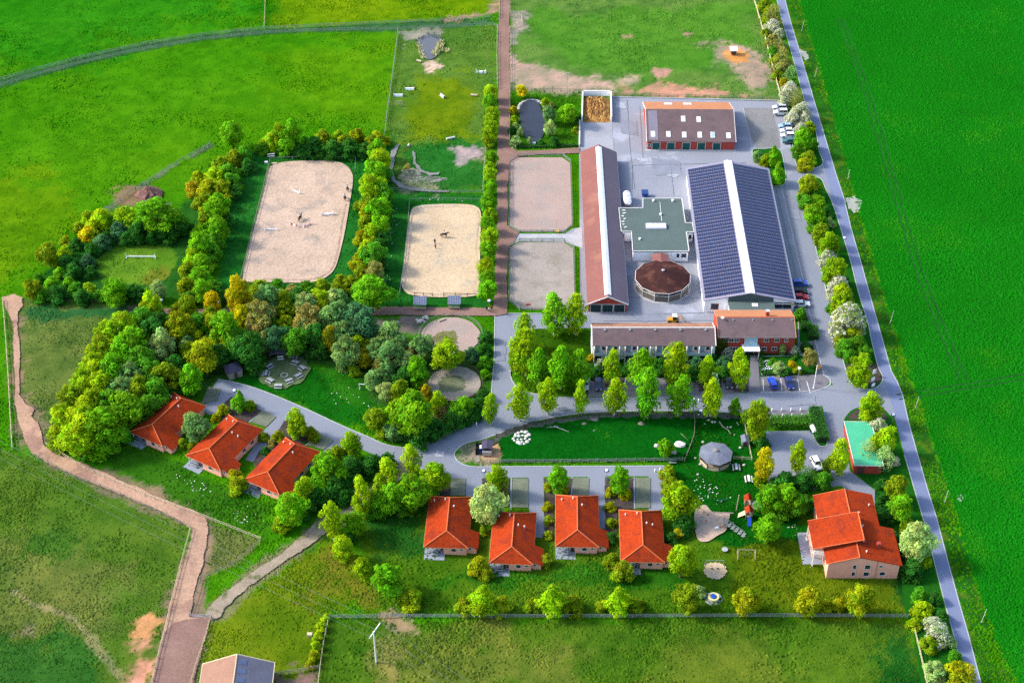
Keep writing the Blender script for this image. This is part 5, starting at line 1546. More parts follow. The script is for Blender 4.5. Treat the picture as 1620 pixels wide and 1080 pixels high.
# zone: (group, where, sort axis and words, [(px, py, width px, shape, colour[, height/width])])
R_, O_, B_, K_, U_, W_, T_ = 'round', 'oval', 'birch', 'cone', 'bush', 'blossom', 'sparse'
ZONES = [
    ("shrubs of the strip left of the jumping arena", "in the strip left of the jumping arena", 'y', [
        (366, 212, 39, R_, 'bright'), (386, 243, 30, U_, 'green'), (368, 250, 32, U_, 'olive'), (350, 262, 32, U_, 'olive'), (338, 280, 36, U_, 'yg'), (314, 279, 24, U_, 'gold'), (304, 298, 26, U_, 'orange'),
        (328, 297, 36, U_, 'gold'), (362, 272, 36, U_, 'green'), (366, 288, 34, U_, 'green'), (352, 300, 36, U_, 'olive'), (345, 318, 34, U_, 'bright'), (322, 318, 30, U_, 'olive'), (342, 334, 38, O_, 'bright', 1.0), (356, 345, 32, U_, 'dark'),
        (328, 348, 36, U_, 'olive'), (344, 362, 36, O_, 'bright', 1.0), (320, 368, 34, U_, 'bright'), (338, 382, 36, U_, 'green'), (316, 388, 36, O_, 'bright', 1.0), (334, 400, 34, U_, 'green'), (308, 405, 34, U_, 'yg'), (322, 416, 36, U_, 'bright'),
        (298, 427, 34, U_, 'olive'), (316, 438, 36, U_, 'bright'), (337, 456, 30, U_, 'green'), (296, 452, 36, U_, 'olive'), (320, 460, 34, O_, 'bright', .95), (345, 470, 28, U_, 'dark'), (300, 472, 28, U_, 'green'), (392, 262, 26, U_, 'dark'), (372, 305, 24, U_, 'dark')]),
    ("shrubs around the turf circle", "around the turf circle", 'x', [
        (140, 345, 28, U_, 'yg'), (137, 368, 26, U_, 'yellow'), (75, 401, 32, R_, 'olive'), (50, 456, 29, R_, 'olive'), (102, 398, 22, U_, 'yg'), (107, 412, 28, U_, 'dark'), (93, 430, 20, U_, 'bright'), (116, 428, 30, U_, 'dark'),
        (80, 447, 24, U_, 'bright'), (108, 447, 22, U_, 'bright'), (90, 465, 32, U_, 'dark'), (67, 466, 28, U_, 'green'), (140, 455, 20, U_, 'yg'), (130, 468, 30, U_, 'dark'), (180, 461, 44, O_, 'bright', .85), (158, 467, 22, U_, 'green'), (210, 463, 32, U_, 'dark'),
        (235, 465, 26, U_, 'green'), (251, 459, 24, O_, 'pale'), (160, 382, 30, U_, 'teal'), (146, 396, 26, U_, 'dark'), (186, 366, 34, U_, 'teal'), (215, 368, 38, U_, 'dark'), (160, 347, 40, U_, 'yg'), (198, 345, 40, U_, 'yg'), (248, 340, 60, R_, 'bright', .8),
        (277, 351, 40, U_, 'green'), (284, 362, 30, U_, 'dark'), (225, 355, 36, U_, 'green'), (262, 368, 34, U_, 'dark'), (178, 352, 26, U_, 'green'), (120, 455, 22, U_, 'green'), (138, 412, 24, U_, 'teal'), (142, 430, 22, U_, 'dark'), (168, 378, 24, U_, 'dark'), (200, 376, 26, U_, 'dark'), (240, 374, 26, U_, 'dark'), (196, 466, 24, U_, 'dark'), (222, 466, 26, U_, 'dark'), (60, 440, 18, U_, 'green'), (104, 380, 18, U_, 'olive'), (120, 385, 20, U_, 'dark'), (125, 358, 20, U_, 'olive'), (88, 412, 20, U_, 'yg'), (150, 372, 20, U_, 'olive')]),
    ("shrubs behind the jumping arena", "behind the far end of the jumping arena", 'x', [
        (430, 224, 34, U_, 'yg'), (443, 214, 28, O_, 'yg'), (460, 216, 34, O_, 'bright'), (482, 224, 24, U_, 'green'), (512, 217, 28, U_, 'olive'), (537, 214, 22, U_, 'yg'), (565, 214, 26, U_, 'gold'), (545, 222, 22, U_, 'olive'), (590, 224, 26, U_, 'olive'),
        (497, 233, 34, U_, 'dark'), (525, 235, 34, U_, 'dark'), (553, 235, 34, U_, 'dark'), (474, 236, 28, U_, 'dark'), (578, 238, 28, U_, 'dark'), (450, 234, 26, U_, 'green'), (415, 235, 20, U_, 'green')]),
    ("hedge trees right of the jumping arena", "in the hedge right of the jumping arena", 'y', [
        (600, 220, 28, U_, 'gold'), (596, 236, 28, O_, 'bright', 1.0), (601, 254, 32, O_, 'yg', 1.0), (591, 270, 36, R_, 'bright'), (606, 274, 28, U_, 'green'), (588, 297, 40, R_, 'yg'), (606, 306, 34, R_, 'green'), (583, 318, 34, U_, 'olive'), (597, 333, 38, R_, 'bright'),
        (611, 340, 26, U_, 'dark'), (582, 352, 32, U_, 'olive'), (600, 354, 32, R_, 'bright'), (573, 376, 28, U_, 'gold'), (589, 369, 28, O_, 'yg', 1.0), (602, 380, 32, U_, 'dark'), (580, 396, 30, R_, 'yg'), (566, 412, 28, U_, 'gold'), (592, 402, 38, R_, 'green'), (600, 415, 28, U_, 'dark'),
        (574, 431, 30, U_, 'olive'), (594, 430, 32, O_, 'brown', 1.0), (588, 462, 60, R_, 'bright', .85), (556, 448, 30, U_, 'olive'), (540, 444, 26, U_, 'olive'), (566, 460, 24, U_, 'green'), (598, 345, 26, U_, 'dark'), (578, 335, 22, U_, 'gold')]),
    ("hedge below the jumping arena", "in the hedge below the jumping arena", 'x', [
        (413, 456, 36, U_, 'olive'), (438, 455, 32, U_, 'green'), (460, 461, 28, U_, 'brown'), (485, 457, 30, U_, 'green'), (512, 455, 32, U_, 'olive'), (533, 458, 26, U_, 'olive'), (472, 472, 36, U_, 'dark'), (450, 470, 26, U_, 'teal'), (498, 470, 26, U_, 'dark')]),
    ("trees of the bushy wood left of the cottages", "in the wood left of the cottages", 'y', [
        (240, 487, 34, O_, 'yg'), (196, 518, 46, R_, 'yg'), (226, 508, 42, R_, 'green'), (176, 534, 46, R_, 'yg'), (212, 540, 46, R_, 'bright'), (242, 524, 42, R_, 'dark'), (256, 546, 36, O_, 'pale', 1.3), (160, 556, 44, R_, 'olive'), (190, 562, 44, R_, 'bright'),
        (222, 570, 44, R_, 'green'), (146, 582, 44, R_, 'yg'), (175, 590, 46, R_, 'bright'), (205, 597, 42, R_, 'grey'), (238, 592, 42, R_, 'green'), (262, 596, 40, R_, 'olive'), (278, 578, 32, R_, 'dark'), (130, 608, 44, R_, 'yg'), (160, 616, 46, R_, 'yg'),
        (190, 620, 44, R_, 'grey'), (218, 616, 40, R_, 'olive'), (246, 620, 38, R_, 'green'), (116, 634, 44, R_, 'olive'), (146, 640, 48, R_, 'yg'), (176, 640, 46, R_, 'green'), (204, 648, 58, R_, 'bright', .85), (236, 642, 36, R_, 'green'), (102, 664, 46, R_, 'yg'), (132, 668, 52, R_, 'yg'),
        (164, 672, 60, R_, 'bright', .85), (94, 690, 40, U_, 'olive'), (122, 694, 50, R_, 'yg', .85), (156, 696, 50, U_, 'bright'), (190, 684, 38, U_, 'green'), (302, 600, 35, O_, 'bright', 1.2), (222, 664, 34, U_, 'dark'), (270, 618, 30, U_, 'dark')]),
    ("trees of the mixed wood behind the fire circle", "in the mixed wood behind the fire circle", 'x', [
        (377, 468, 38, O_, 'yellow', 1.6), (336, 479, 24, O_, 'yellow'), (425, 473, 40, R_, 'grey'), (449, 478, 26, O_, 'olive'), (482, 481, 32, R_, 'pale'), (507, 475, 30, R_, 'yg'), (526, 472, 28, R_, 'pale'), (540, 475, 28, R_, 'grey'), (409, 500, 42, R_, 'brown'),
        (384, 504, 28, O_, 'yellow'), (333, 505, 36, R_, 'olive'), (314, 514, 32, R_, 'green'), (431, 507, 21, K_, 'bright', 1.4), (452, 513, 26, R_, 'olive'), (450, 492, 28, R_, 'olive'), (488, 507, 44, R_, 'brown'), (503, 490, 18, R_, 'orange'), (532, 501, 46, R_, 'grey'),
        (562, 505, 46, R_, 'teal'), (358, 521, 46, O_, 'bright', 1.1), (357, 543, 28, R_, 'olive'), (372, 538, 38, R_, 'green'), (322, 561, 44, R_, 'gold'), (300, 556, 28, R_, 'olive'), (417, 542, 24, O_, 'brown', 1.3), (436, 536, 36, R_, 'teal'), (467, 541, 38, R_, 'green'),
        (522, 537, 28, O_, 'orange', 1.4), (543, 528, 40, R_, 'grey'), (546, 556, 42, R_, 'grey'), (567, 547, 32, R_, 'olive'), (394, 550, 46, R_, 'dark'), (400, 570, 34, U_, 'dark'), (480, 524, 32, R_, 'grey'), (282, 517, 42, R_, 'gold'), (295, 545, 26, R_, 'grey'),
        (252, 512, 34, R_, 'dark'), (310, 532, 26, R_, 'olive'), (500, 530, 36, R_, 'dark'), (505, 550, 34, U_, 'dark'), (345, 562, 32, R_, 'dark'), (280, 492, 24, R_, 'olive'), (298, 489, 28, O_, 'olive'), (455, 530, 26, R_, 'dark'), (400, 525, 34, R_, 'brown'), (375, 562, 34, U_, 'dark')]),
    ("trees of the wood beside the round pens", "in the wood beside the round pens", 'y', [
        (575, 518, 50, R_, 'teal'), (615, 531, 44, R_, 'grey'), (595, 554, 36, R_, 'grey'), (568, 548, 24, O_, 'bright'), (575, 566, 28, R_, 'orange'), (617, 562, 42, R_, 'grey'), (600, 580, 20, O_, 'brown', 1.4), (612, 587, 28, R_, 'grey'), (650, 553, 26, R_, 'brown'),
        (667, 549, 38, R_, 'grey'), (644, 572, 28, R_, 'pale'), (660, 590, 36, O_, 'bright', 1.4), (706, 558, 50, O_, 'yg', .75), (746, 560, 26, U_, 'teal'), (768, 532, 24, U_, 'dark'), (768, 572, 26, U_, 'green'), (768, 590, 18, U_, 'bright'), (768, 552, 22, U_, 'dark'),
        (610, 619, 28, R_, 'pale'), (632, 616, 32, R_, 'olive'), (675, 621, 20, O_, 'orange', 1.3), (652, 650, 68, R_, 'bright', .85), (596, 662, 36, R_, 'olive'), (693, 638, 28, O_, 'yg'), (699, 652, 32, U_, 'brown'), (733, 643, 34, R_, 'bright'), (766, 625, 24, U_, 'dark'),
        (662, 684, 46, U_, 'dark'), (622, 683, 34, U_, 'grey'), (690, 676, 40, U_, 'dark'), (740, 654, 36, U_, 'dark'), (590, 600, 30, R_, 'grey'), (632, 545, 34, R_, 'grey'), (640, 596, 34, R_, 'dark'), (630, 650, 40, R_, 'yg'), (715, 665, 36, U_, 'dark'), (545, 575, 26, U_, 'grey'),
        (560, 585, 22, U_, 'olive'), (606, 684, 26, U_, 'olive'), (755, 640, 26, U_, 'dark')]),
    ("trees along the dirt track", "in the row along the dirt track", 'y', [
        (776, 146, 23, R_, 'yg'), (774, 162, 24, R_, 'bright'), (779, 186, 29, O_, 'yg', 1.1), (777, 206, 27, O_, 'yg', 1.1), (772, 223, 22, U_, 'olive'), (777, 250, 21, R_, 'bright'), (777, 264, 19, U_, 'yg'), (775, 277, 21, R_, 'yg'), (777, 294, 21, R_, 'bright'),
        (773, 319, 27, R_, 'bright'), (777, 339, 24, U_, 'yg'), (772, 354, 25, R_, 'bright'), (775, 376, 31, R_, 'yg'), (772, 397, 29, R_, 'bright'), (768, 421, 27, R_, 'yg'), (771, 440, 25, R_, 'bright'), (772, 459, 31, R_, 'bright')]),
    ("plants around the garden pond", "around the garden pond", 'x', [
        (825, 144, 18, R_, 'yellow'), (812, 174, 15, U_, 'orange'), (814, 188, 14, U_, 'yg'), (817, 198, 12, U_, 'pale'), (823, 208, 10, O_, 'pale'), (816, 223, 20, U_, 'pale'), (863, 161, 16, U_, 'yg'), (868, 181, 22, O_, 'grey', 1.1), (870, 202, 18, O_, 'pale', 1.2),
        (900, 179, 30, R_, 'bright', .9), (872, 166, 10, U_, 'brown'), (910, 206, 12, U_, 'olive'), (914, 184, 15, U_, 'dark'), (876, 224, 18, U_, 'dark'), (810, 205, 14, U_, 'dark'), (855, 225, 12, U_, 'dark'), (838, 222, 8, O_, 'pale')]),
    ("roadside hedge by the far paddock", "in the roadside hedge by the far paddock", 'y', [
        (1212, 8, 26, U_, 'olive'), (1223, 21, 24, T_, 'brown'), (1208, 29, 15, U_, 'olive'), (1222, 42, 25, W_, 'white'), (1233, 53, 18, W_, 'white'), (1224, 64, 26, U_, 'brown'), (1222, 81, 18, U_, 'green'), (1238, 88, 24, T_, 'brown'), (1236, 106, 26, U_, 'brown'),
        (1251, 117, 22, T_, 'grey'), (1240, 131, 18, U_, 'orange'), (1250, 142, 28, W_, 'white'), (1259, 154, 24, T_, 'brown'), (1240, 162, 20, W_, 'white'), (1266, 176, 32, W_, 'white'), (1254, 187, 24, W_, 'white'), (1281, 200, 22, U_, 'olive'), (1212, 52, 16, U_, 'olive'), (1214, 34, 18, U_, 'olive'), (1230, 36, 18, U_, 'brown'), (1216, 66, 16, U_, 'olive'), (1236, 72, 18, U_, 'grey'), (1228, 94, 20, U_, 'olive'), (1246, 100, 18, U_, 'brown'), (1230, 118, 18, U_, 'olive'), (1254, 130, 18, U_, 'green'), (1244, 150, 20, W_, 'white'), (1262, 165, 20, U_, 'olive'), (1275, 190, 22, W_, 'white'), (1216, 18, 18, U_, 'olive'), (1232, 72, 18, T_, 'brown')]),
    ("trees on the island north of the yard entrance", "on the island by the yard entrance", 'y', [
        (1270, 222, 30, O_, 'bright', 1.2), (1262, 240, 26, U_, 'green'), (1280, 250, 26, U_, 'olive'), (1274, 260, 24, U_, 'gold'), (1266, 204, 22, W_, 'white'), (1284, 228, 22, U_, 'green')]),
    ("trees on the bed behind the riding hall", "on the bed behind the riding hall", 'y', [
        (1200, 246, 20, U_, 'grey'), (1211, 252, 22, U_, 'olive'), (1225, 246, 24, K_, 'bright', 1.2), (1230, 274, 26, K_, 'bright', 1.3)]),
    ("trees on the long island beside the road", "on the long island beside the road", 'y', [
        (1281, 292, 32, R_, 'olive'), (1272, 302, 20, U_, 'olive'), (1291, 306, 26, U_, 'green'), (1279, 320, 26, U_, 'green'), (1293, 320, 26, U_, 'bright'), (1288, 340, 32, R_, 'bright'), (1301, 350, 24, U_, 'green'), (1292, 358, 26, U_, 'green'), (1313, 352, 16, U_, 'pale'),
        (1297, 371, 26, O_, 'olive'), (1312, 386, 34, O_, 'yg', 1.1), (1310, 409, 28, W_, 'white'), (1321, 429, 38, O_, 'yg', 1.1), (1326, 454, 38, W_, 'white'), (1332, 472, 38, O_, 'yg', 1.1), (1341, 508, 62, W_, 'white'), (1346, 533, 34, U_, 'olive'), (1357, 545, 34, U_, 'green'),
        (1340, 550, 34, U_, 'green'), (1361, 585, 41, O_, 'yg', 1.2), (1368, 560, 30, U_, 'green'), (1308, 335, 20, U_, 'dark'), (1270, 314, 20, U_, 'green'), (1284, 332, 22, U_, 'olive'), (1302, 362, 22, U_, 'green'), (1306, 398, 22, U_, 'green'), (1322, 410, 20, U_, 'green'), (1312, 440, 22, U_, 'green'), (1336, 446, 20, U_, 'dark'), (1322, 486, 24, U_, 'green'), (1350, 486, 22, U_, 'dark'), (1330, 535, 28, U_, 'olive'), (1345, 562, 26, U_, 'green'), (1300, 326, 18, U_, 'olive')]),
    ("trees along the road by the mint shed", "along the road near the mint roofed shed", 'y', [
        (1378, 642, 40, O_, 'yg', 1.2), (1389, 676, 34, W_, 'white'), (1399, 697, 40, R_, 'yg'), (1374, 712, 30, T_, 'pale'), (1401, 724, 34, T_, 'pale'), (1416, 730, 16, W_, 'white'), (1418, 771, 36, O_, 'olive', 1.1), (1426, 802, 38, R_, 'bright'), (1408, 812, 26, U_, 'dark'),
        (1451, 856, 56, R_, 'pale'), (1436, 832, 26, U_, 'olive'), (1441, 898, 40, U_, 'dark'), (1462, 888, 26, U_, 'yg'), (1412, 850, 26, U_, 'dark'), (1398, 790, 22, U_, 'dark'), (1428, 870, 30, U_, 'dark'), (1395, 765, 22, U_, 'dark')]),
    ("roadside shrubs at the lower right", "in the lower right roadside hedge", 'y', [
        (1455, 940, 28, U_, 'green'), (1460, 962, 34, U_, 'yg'), (1475, 985, 30, W_, 'white'), (1486, 1002, 42, W_, 'grey'), (1470, 1018, 30, U_, 'olive'), (1500, 1012, 26, U_, 'pale'), (1510, 1037, 22, U_, 'green'), (1480, 1060, 36, U_, 'pale'), (1517, 1066, 44, R_, 'gold'),
        (1446, 985, 22, U_, 'yg'), (1478, 945, 24, U_, 'dark'), (1490, 975, 26, U_, 'dark')]),
    ("birches in front of the guest wing", "in front of the guest wing", 'x', [
        (969, 577, 34, B_, 'yg', 1.5), (1017, 580, 48, B_, 'bright', 1.2), (1070, 574, 46, B_, 'yg', 1.55), (1120, 583, 33, B_, 'yg', 1.5), (1170, 581, 35, B_, 'yg', 1.8)]),
    ("birches along the access lane", "in the row along the access lane", 'x', [
        (776, 645, 27, B_, 'yg'), (822, 634, 39, B_, 'yg', 1.5), (867, 625, 35, B_, 'yg', 1.6), (919, 626, 28, B_, 'yg', 1.9), (973, 626, 37, B_, 'yg', 1.6), (1025, 618, 44, B_, 'bright', 1.9), (1076, 623, 41, B_, 'bright', 1.6), (1127, 627, 38, B_, 'yg', 1.6), (1163, 641, 22, K_, 'bright'),
        (1197, 661, 41, O_, 'olive', 1.55)]),
    ("birches on the green left of the guest wing", "on the green left of the guest wing", 'y', [
        (877, 494, 43, B_, 'bright', 1.45), (911, 494, 38, B_, 'yg', 1.7), (830, 521, 32, B_, 'yg', 1.8), (832, 553, 50, B_, 'yg', 1.5), (853, 578, 36, B_, 'bright', 1.6), (888, 579, 44, B_, 'bright', 1.5), (917, 582, 36, B_, 'bright', 1.7), (814, 562, 27, B_, 'olive', 1.8)]),
    ("low shrubs under the balconies", "under the balconies", 'x', [
        (944, 588, 22, U_, 'dark'), (950, 575, 18, W_, 'dark'), (995, 582, 26, U_, 'dark'), (1045, 578, 30, U_, 'dark'), (1094, 590, 26, U_, 'dark'), (1100, 572, 22, U_, 'teal'), (1145, 572, 22, U_, 'teal'), (1149, 590, 24, U_, 'dark'), (1024, 566, 18, W_, 'dark'),
        (1070, 600, 20, U_, 'dark'), (935, 565, 14, U_, 'orange'), (1125, 565, 16, U_, 'dark'), (1152, 559, 18, W_, 'dark')]),
    ("garden shrubs beside the reception house", "in the garden beside the reception", 'x', [
        (1282, 566, 27, R_, 'brown'), (1253, 576, 14, U_, 'yellow'), (1233, 581, 22, U_, 'pale'), (1257, 554, 18, W_, 'grey'), (1238, 553, 11, O_, 'grey', 1.6), (1263, 585, 16, U_, 'olive'), (1222, 572, 14, U_, 'green'), (1243, 590, 14, U_, 'dark'), (1265, 496, 25, U_, 'green'), (1276, 548, 20, U_, 'dark'), (1205, 558, 10, U_, 'dark')]),
    ("trees around the guest parking", "around the guest parking", 'x', [
        (1210, 732, 36, B_, 'yellow', 1.5), (1263, 722, 29, B_, 'yg', 1.9), (1276, 748, 22, T_, 'grey'), (1329, 720, 40, B_, 'yg', 1.45), (1310, 734, 20, B_, 'olive', 1.5), (1240, 762, 40, U_, 'dark'), (1268, 762, 36, U_, 'dark'), (1300, 758, 34, U_, 'green'), (1205, 700, 24, U_, 'dark'), (1200, 760, 20, U_, 'olive')]),
    ("trees between parking and big house", "between parking and big house", 'x', [
        (1217, 790, 42, R_, 'bright'), (1246, 788, 42, R_, 'bright'), (1266, 797, 32, R_, 'green'), (1226, 803, 30, U_, 'orange'), (1215, 833, 44, R_, 'bright', .9), (1282, 800, 22, U_, 'dark'), (1240, 808, 32, U_, 'green')]),
    ("trees between the cottages and the play sand", "left of the play sand", 'y', [
        (1074, 792, 52, R_, 'yg'), (1061, 766, 30, U_, 'olive'), (1056, 746, 26, U_, 'olive'), (1080, 826, 36, U_, 'dark'), (1073, 843, 20, U_, 'orange'), (1079, 886, 50, R_, 'yg'), (1053, 708, 25, R_, 'bright'), (1086, 944, 42, O_, 'olive', 1.0), (1106, 934, 22, U_, 'pale'), (1062, 850, 22, U_, 'dark')]),
    ("young trees in the front garden row", "in the front garden row", 'x', [
        (763, 948, 46, K_, 'yg', 1.05), (873, 945, 50, K_, 'yg', 1.05), (978, 947, 46, K_, 'yg', 1.05), (1182, 948, 42, O_, 'gold', 1.0), (1280, 948, 42, O_, 'gold', 1.0), (1362, 946, 44, O_, 'gold', 1.1), (735, 958, 30, U_, 'olive'), (796, 957, 34, U_, 'olive'), (842, 957, 28, U_, 'olive'),
        (906, 956, 34, U_, 'olive'), (952, 958, 22, U_, 'olive'), (1005, 957, 28, U_, 'olive'), (1310, 957, 24, U_, 'gold'), (1330, 955, 24, U_, 'gold'), (652, 946, 38, U_, 'olive')]),
    ("drive trees at the row of four cottages", "between the drives of the four cottages", 'x', [
        (786, 757, 35, O_, 'yg'), (770, 797, 57, R_, 'pale', .9), (883, 758, 32, O_, 'bright'), (982, 758, 32, O_, 'bright'), (757, 896, 34, U_, 'gold'), (770, 908, 22, U_, 'olive'), (985, 902, 36, U_, 'olive'), (968, 886, 26, U_, 'olive'), (865, 885, 22, U_, 'olive'), (866, 770, 16, U_, 'gold'),
        (893, 775, 16, U_, 'orange'), (867, 800, 18, U_, 'gold'), (868, 822, 18, U_, 'olive'), (965, 778, 18, U_, 'gold'), (990, 780, 20, U_, 'gold'), (966, 800, 18, U_, 'gold'), (967, 825, 18, U_, 'olive'), (966, 850, 20, U_, 'dark'), (765, 840, 16, U_, 'olive'), (797, 780, 18, U_, 'brown'), (868, 845, 16, U_, 'olive'), (764, 775, 12, U_, 'brown')]),
    ("trees along the gravel path", "along the gravel path", 'y', [
        (555, 704, 36, O_, 'yg', 1.3), (532, 718, 30, R_, 'olive'), (518, 743, 50, R_, 'bright'), (481, 776, 36, O_, 'yg', 1.2), (460, 805, 48, R_, 'bright'), (446, 828, 30, U_, 'olive'), (572, 783, 36, B_, 'yg', 1.9), (613, 748, 42, B_, 'yg', 1.15), (651, 724, 32, B_, 'yg', 1.5), (689, 753, 44, O_, 'yg', 1.05),
        (651, 777, 52, R_, 'bright'), (617, 787, 48, R_, 'bright'), (599, 784, 30, O_, 'olive'), (525, 821, 40, B_, 'yg', 1.6), (561, 827, 36, R_, 'bright'), (542, 868, 32, O_, 'yg'), (560, 886, 22, U_, 'olive'), (574, 898, 30, O_, 'yg', 1.1), (612, 917, 52, R_, 'bright'), (675, 775, 34, U_, 'green')]),
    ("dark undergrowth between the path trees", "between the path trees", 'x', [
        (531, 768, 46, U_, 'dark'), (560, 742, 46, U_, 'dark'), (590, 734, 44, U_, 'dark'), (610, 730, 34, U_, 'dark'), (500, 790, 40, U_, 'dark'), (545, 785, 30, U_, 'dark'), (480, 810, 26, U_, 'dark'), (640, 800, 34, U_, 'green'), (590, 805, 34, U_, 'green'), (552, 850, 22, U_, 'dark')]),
    ("trees at the drives of the slanted cottages", "at the drives of the slanted cottages", 'x', [
        (311, 674, 43, R_, 'grey'), (379, 633, 25, K_, 'bright'), (470, 668, 35, O_, 'yg'), (375, 766, 32, U_, 'olive'), (396, 640, 18, U_, 'olive'), (352, 648, 20, U_, 'gold'), (493, 686, 26, U_, 'olive'), (440, 690, 22, U_, 'gold'), (416, 690, 18, U_, 'olive'), (430, 700, 14, U_, 'brown'), (288, 700, 20, U_, 'olive'), (372, 752, 24, U_, 'gold'),
        (420, 712, 16, U_, 'dark'), (302, 705, 16, U_, 'olive'), (340, 660, 14, U_, 'gold')]),
    ("yellow hedge in the bottom pasture corner", "in the hedge beside the bottom pasture fence", 'y', [
        (516, 976, 15, U_, 'yg'), (508, 990, 18, U_, 'yg'), (503, 1006, 19, U_, 'yg'), (500, 1021, 19, U_, 'yg'), (496, 1036, 19, U_, 'gold'), (491, 1050, 16, U_, 'gold')]),
]
def ordinal_label(colour, noun, n, tot, axis, where):
    base = f"{TC[colour][1]} {noun}"
    if tot == 1: return f"{base} {where}"
    end = "left" if axis == 'x' else "top"
    return f"{ORD[n]} {base} from {end} {where}"
N_PLANTS = 0
for group, where, axis, rows in ZONES:
    tot, seen = {}, {}
    rows = sorted(rows, key=lambda r: r[0] if axis == 'x' else r[1])
    for r in rows: tot[(r[3], r[4])] = tot.get((r[3], r[4]), 0) + 1
    for r in rows:
        k = (r[3], r[4])
        i = seen.get(k, 0); seen[k] = i + 1
        noun = KIND[r[3]][3]
        plant(r[0], r[1], r[2], r[3], r[4], ordinal_label(r[4], noun, i, tot[k], axis, where), group, r[5] if len(r) > 5 else None, where)
        N_PLANTS += 1
print("plants", N_PLANTS)

# ---- clipped hedges
def hedge(label, pts, w, h, colour, seed):
    """A clipped hedge following pixels: many leaf faces over a box-shaped body."""
    pts = [P(*p) for p in pts]
    o = pts[0].copy()
    t = thing("clipped_hedge", label, "hedge", o)
    r = np.random.default_rng(seed)
    V = []
    for a, b in zip(pts[:-1], pts[1:]):
        L = (b - a).length
        n = int(L * (w + 2 * h) * 26)
        u = r.random(n)
        d = (b - a).normalized()
        nx = np.array((-d.y, d.x))
        s = r.random(n) * (w + 2 * h)
        off = np.where(s < h, -w / 2, np.where(s < h + w, s - h - w / 2, w / 2))
        z = np.where(s < h, s, np.where(s < h + w, h, s - h - w))
        off = off + r.normal(0, .12, n); z = np.clip(z + r.normal(0, .12, n), 0.05, None)
        V.append(np.stack([a.x - o.x + d.x * u * L + nx[0] * off, a.y - o.y + d.y * u * L + nx[1] * off, z], 1))
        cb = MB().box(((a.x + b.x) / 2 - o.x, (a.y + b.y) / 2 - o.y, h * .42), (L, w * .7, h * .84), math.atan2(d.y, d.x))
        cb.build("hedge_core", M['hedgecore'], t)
    pos = np.concatenate(V)
    n = len(pos)
    nn = r.normal(size=(n, 3)); nn[:, 2] = np.abs(nn[:, 2]) + .2
    nn /= np.linalg.norm(nn, axis=1)[:, None]
    uu = np.cross(nn, r.normal(size=(n, 3))); uu /= np.linalg.norm(uu, axis=1)[:, None]
    ww = np.cross(nn, uu)
    s = .17 * r.uniform(.6, 1.3, (n, 1))
    v = np.stack([pos - uu * s, pos - ww * s * .7, pos + uu * s, pos + ww * s * .7], 1).reshape(-1, 3)
    me = bpy.data.meshes.new("hedge_leaves")
    me.from_pydata(v.tolist(), [], np.arange(4 * n).reshape(-1, 4).tolist())
    k = r.uniform(.7, 1.25, n)
    a = me.attributes.new("tint", 'FLOAT_COLOR', 'POINT')
    a.data.foreach_set("color", np.repeat(np.stack([k, k, k, 0 * k], 1), 4, 0).astype(np.float32).ravel())
    me.materials.append(M['leaf'])
    ob = link("foliage", me, t)
    ob.color = (*[c * 1.5 for c in TC[colour][0]], 1)
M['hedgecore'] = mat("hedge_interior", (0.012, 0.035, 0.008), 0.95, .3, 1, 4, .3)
hedge("clipped green hedge behind the bicycle bay", [(1220, 672), (1282, 671)], 3.2, 1.9, 'green', 1)
hedge("clipped dark hedge on the narrow island by the parking", [(1289, 650), (1294, 676), (1301, 700)], 3.0, 1.9, 'dark', 2)
hedge("dark hedge square right of the reception house", [(1267, 520), (1284, 520), (1287, 538)], 2.4, 1.6, 'dark', 3)
hedge("low hedge edging the garden beside the entrance path", [(1203, 566), (1206, 591)], .7, .9, 'dark', 4)
hedge("low diagonal hedge across the reception garden", [(1246, 578), (1263, 562)], .6, .8, 'green', 5)
hedge("low hedge along the reception parking", [(1206, 592), (1250, 591), (1291, 590)], .7, .6, 'dark', 6)
hedge("ragged low hedge below the pond", [(812, 234), (860, 233), (914, 231)], 1.0, .7, 'dark', 7)

# ivy on the reception wall
def ivy():
    r = np.random.default_rng(3)
    n = 1500
    y = r.uniform(-11.6, -7.2, n); z = np.abs(r.normal(0, 1.7, n)) + 2.6 * r.random(n)
    z = np.clip(z, 0.05, 5.0)
    pos = np.stack([np.full(n, 5.2) + r.uniform(0, .12, n), y, z], 1)
    s = .16 * r.uniform(.6, 1.3, (n, 1))
    a = r.normal(size=(n, 3)) * .35 + np.array([1, 0, 0]); a /= np.linalg.norm(a, axis=1)[:, None]
    u = np.cross(a, r.normal(size=(n, 3))); u /= np.linalg.norm(u, axis=1)[:, None]
    w = np.cross(a, u)
    v = np.stack([pos - u * s, pos - w * s * .7, pos + u * s, pos + w * s * .7], 1).reshape(-1, 3)
    me = bpy.data.meshes.new("ivy")
    me.from_pydata(v.tolist(), [], np.arange(4 * n).reshape(-1, 4).tolist())
    k = r.uniform(.6, 1.2, n)
    at = me.attributes.new("tint", 'FLOAT_COLOR', 'POINT')
    at.data.foreach_set("color", np.repeat(np.stack([k, k, k, 0 * k], 1), 4, 0).astype(np.float32).ravel())
    me.materials.append(M['leaf'])
    o = link("ivy", me, RECEPTION)
    o.color = (.09, .13, .01, 1)
ivy()
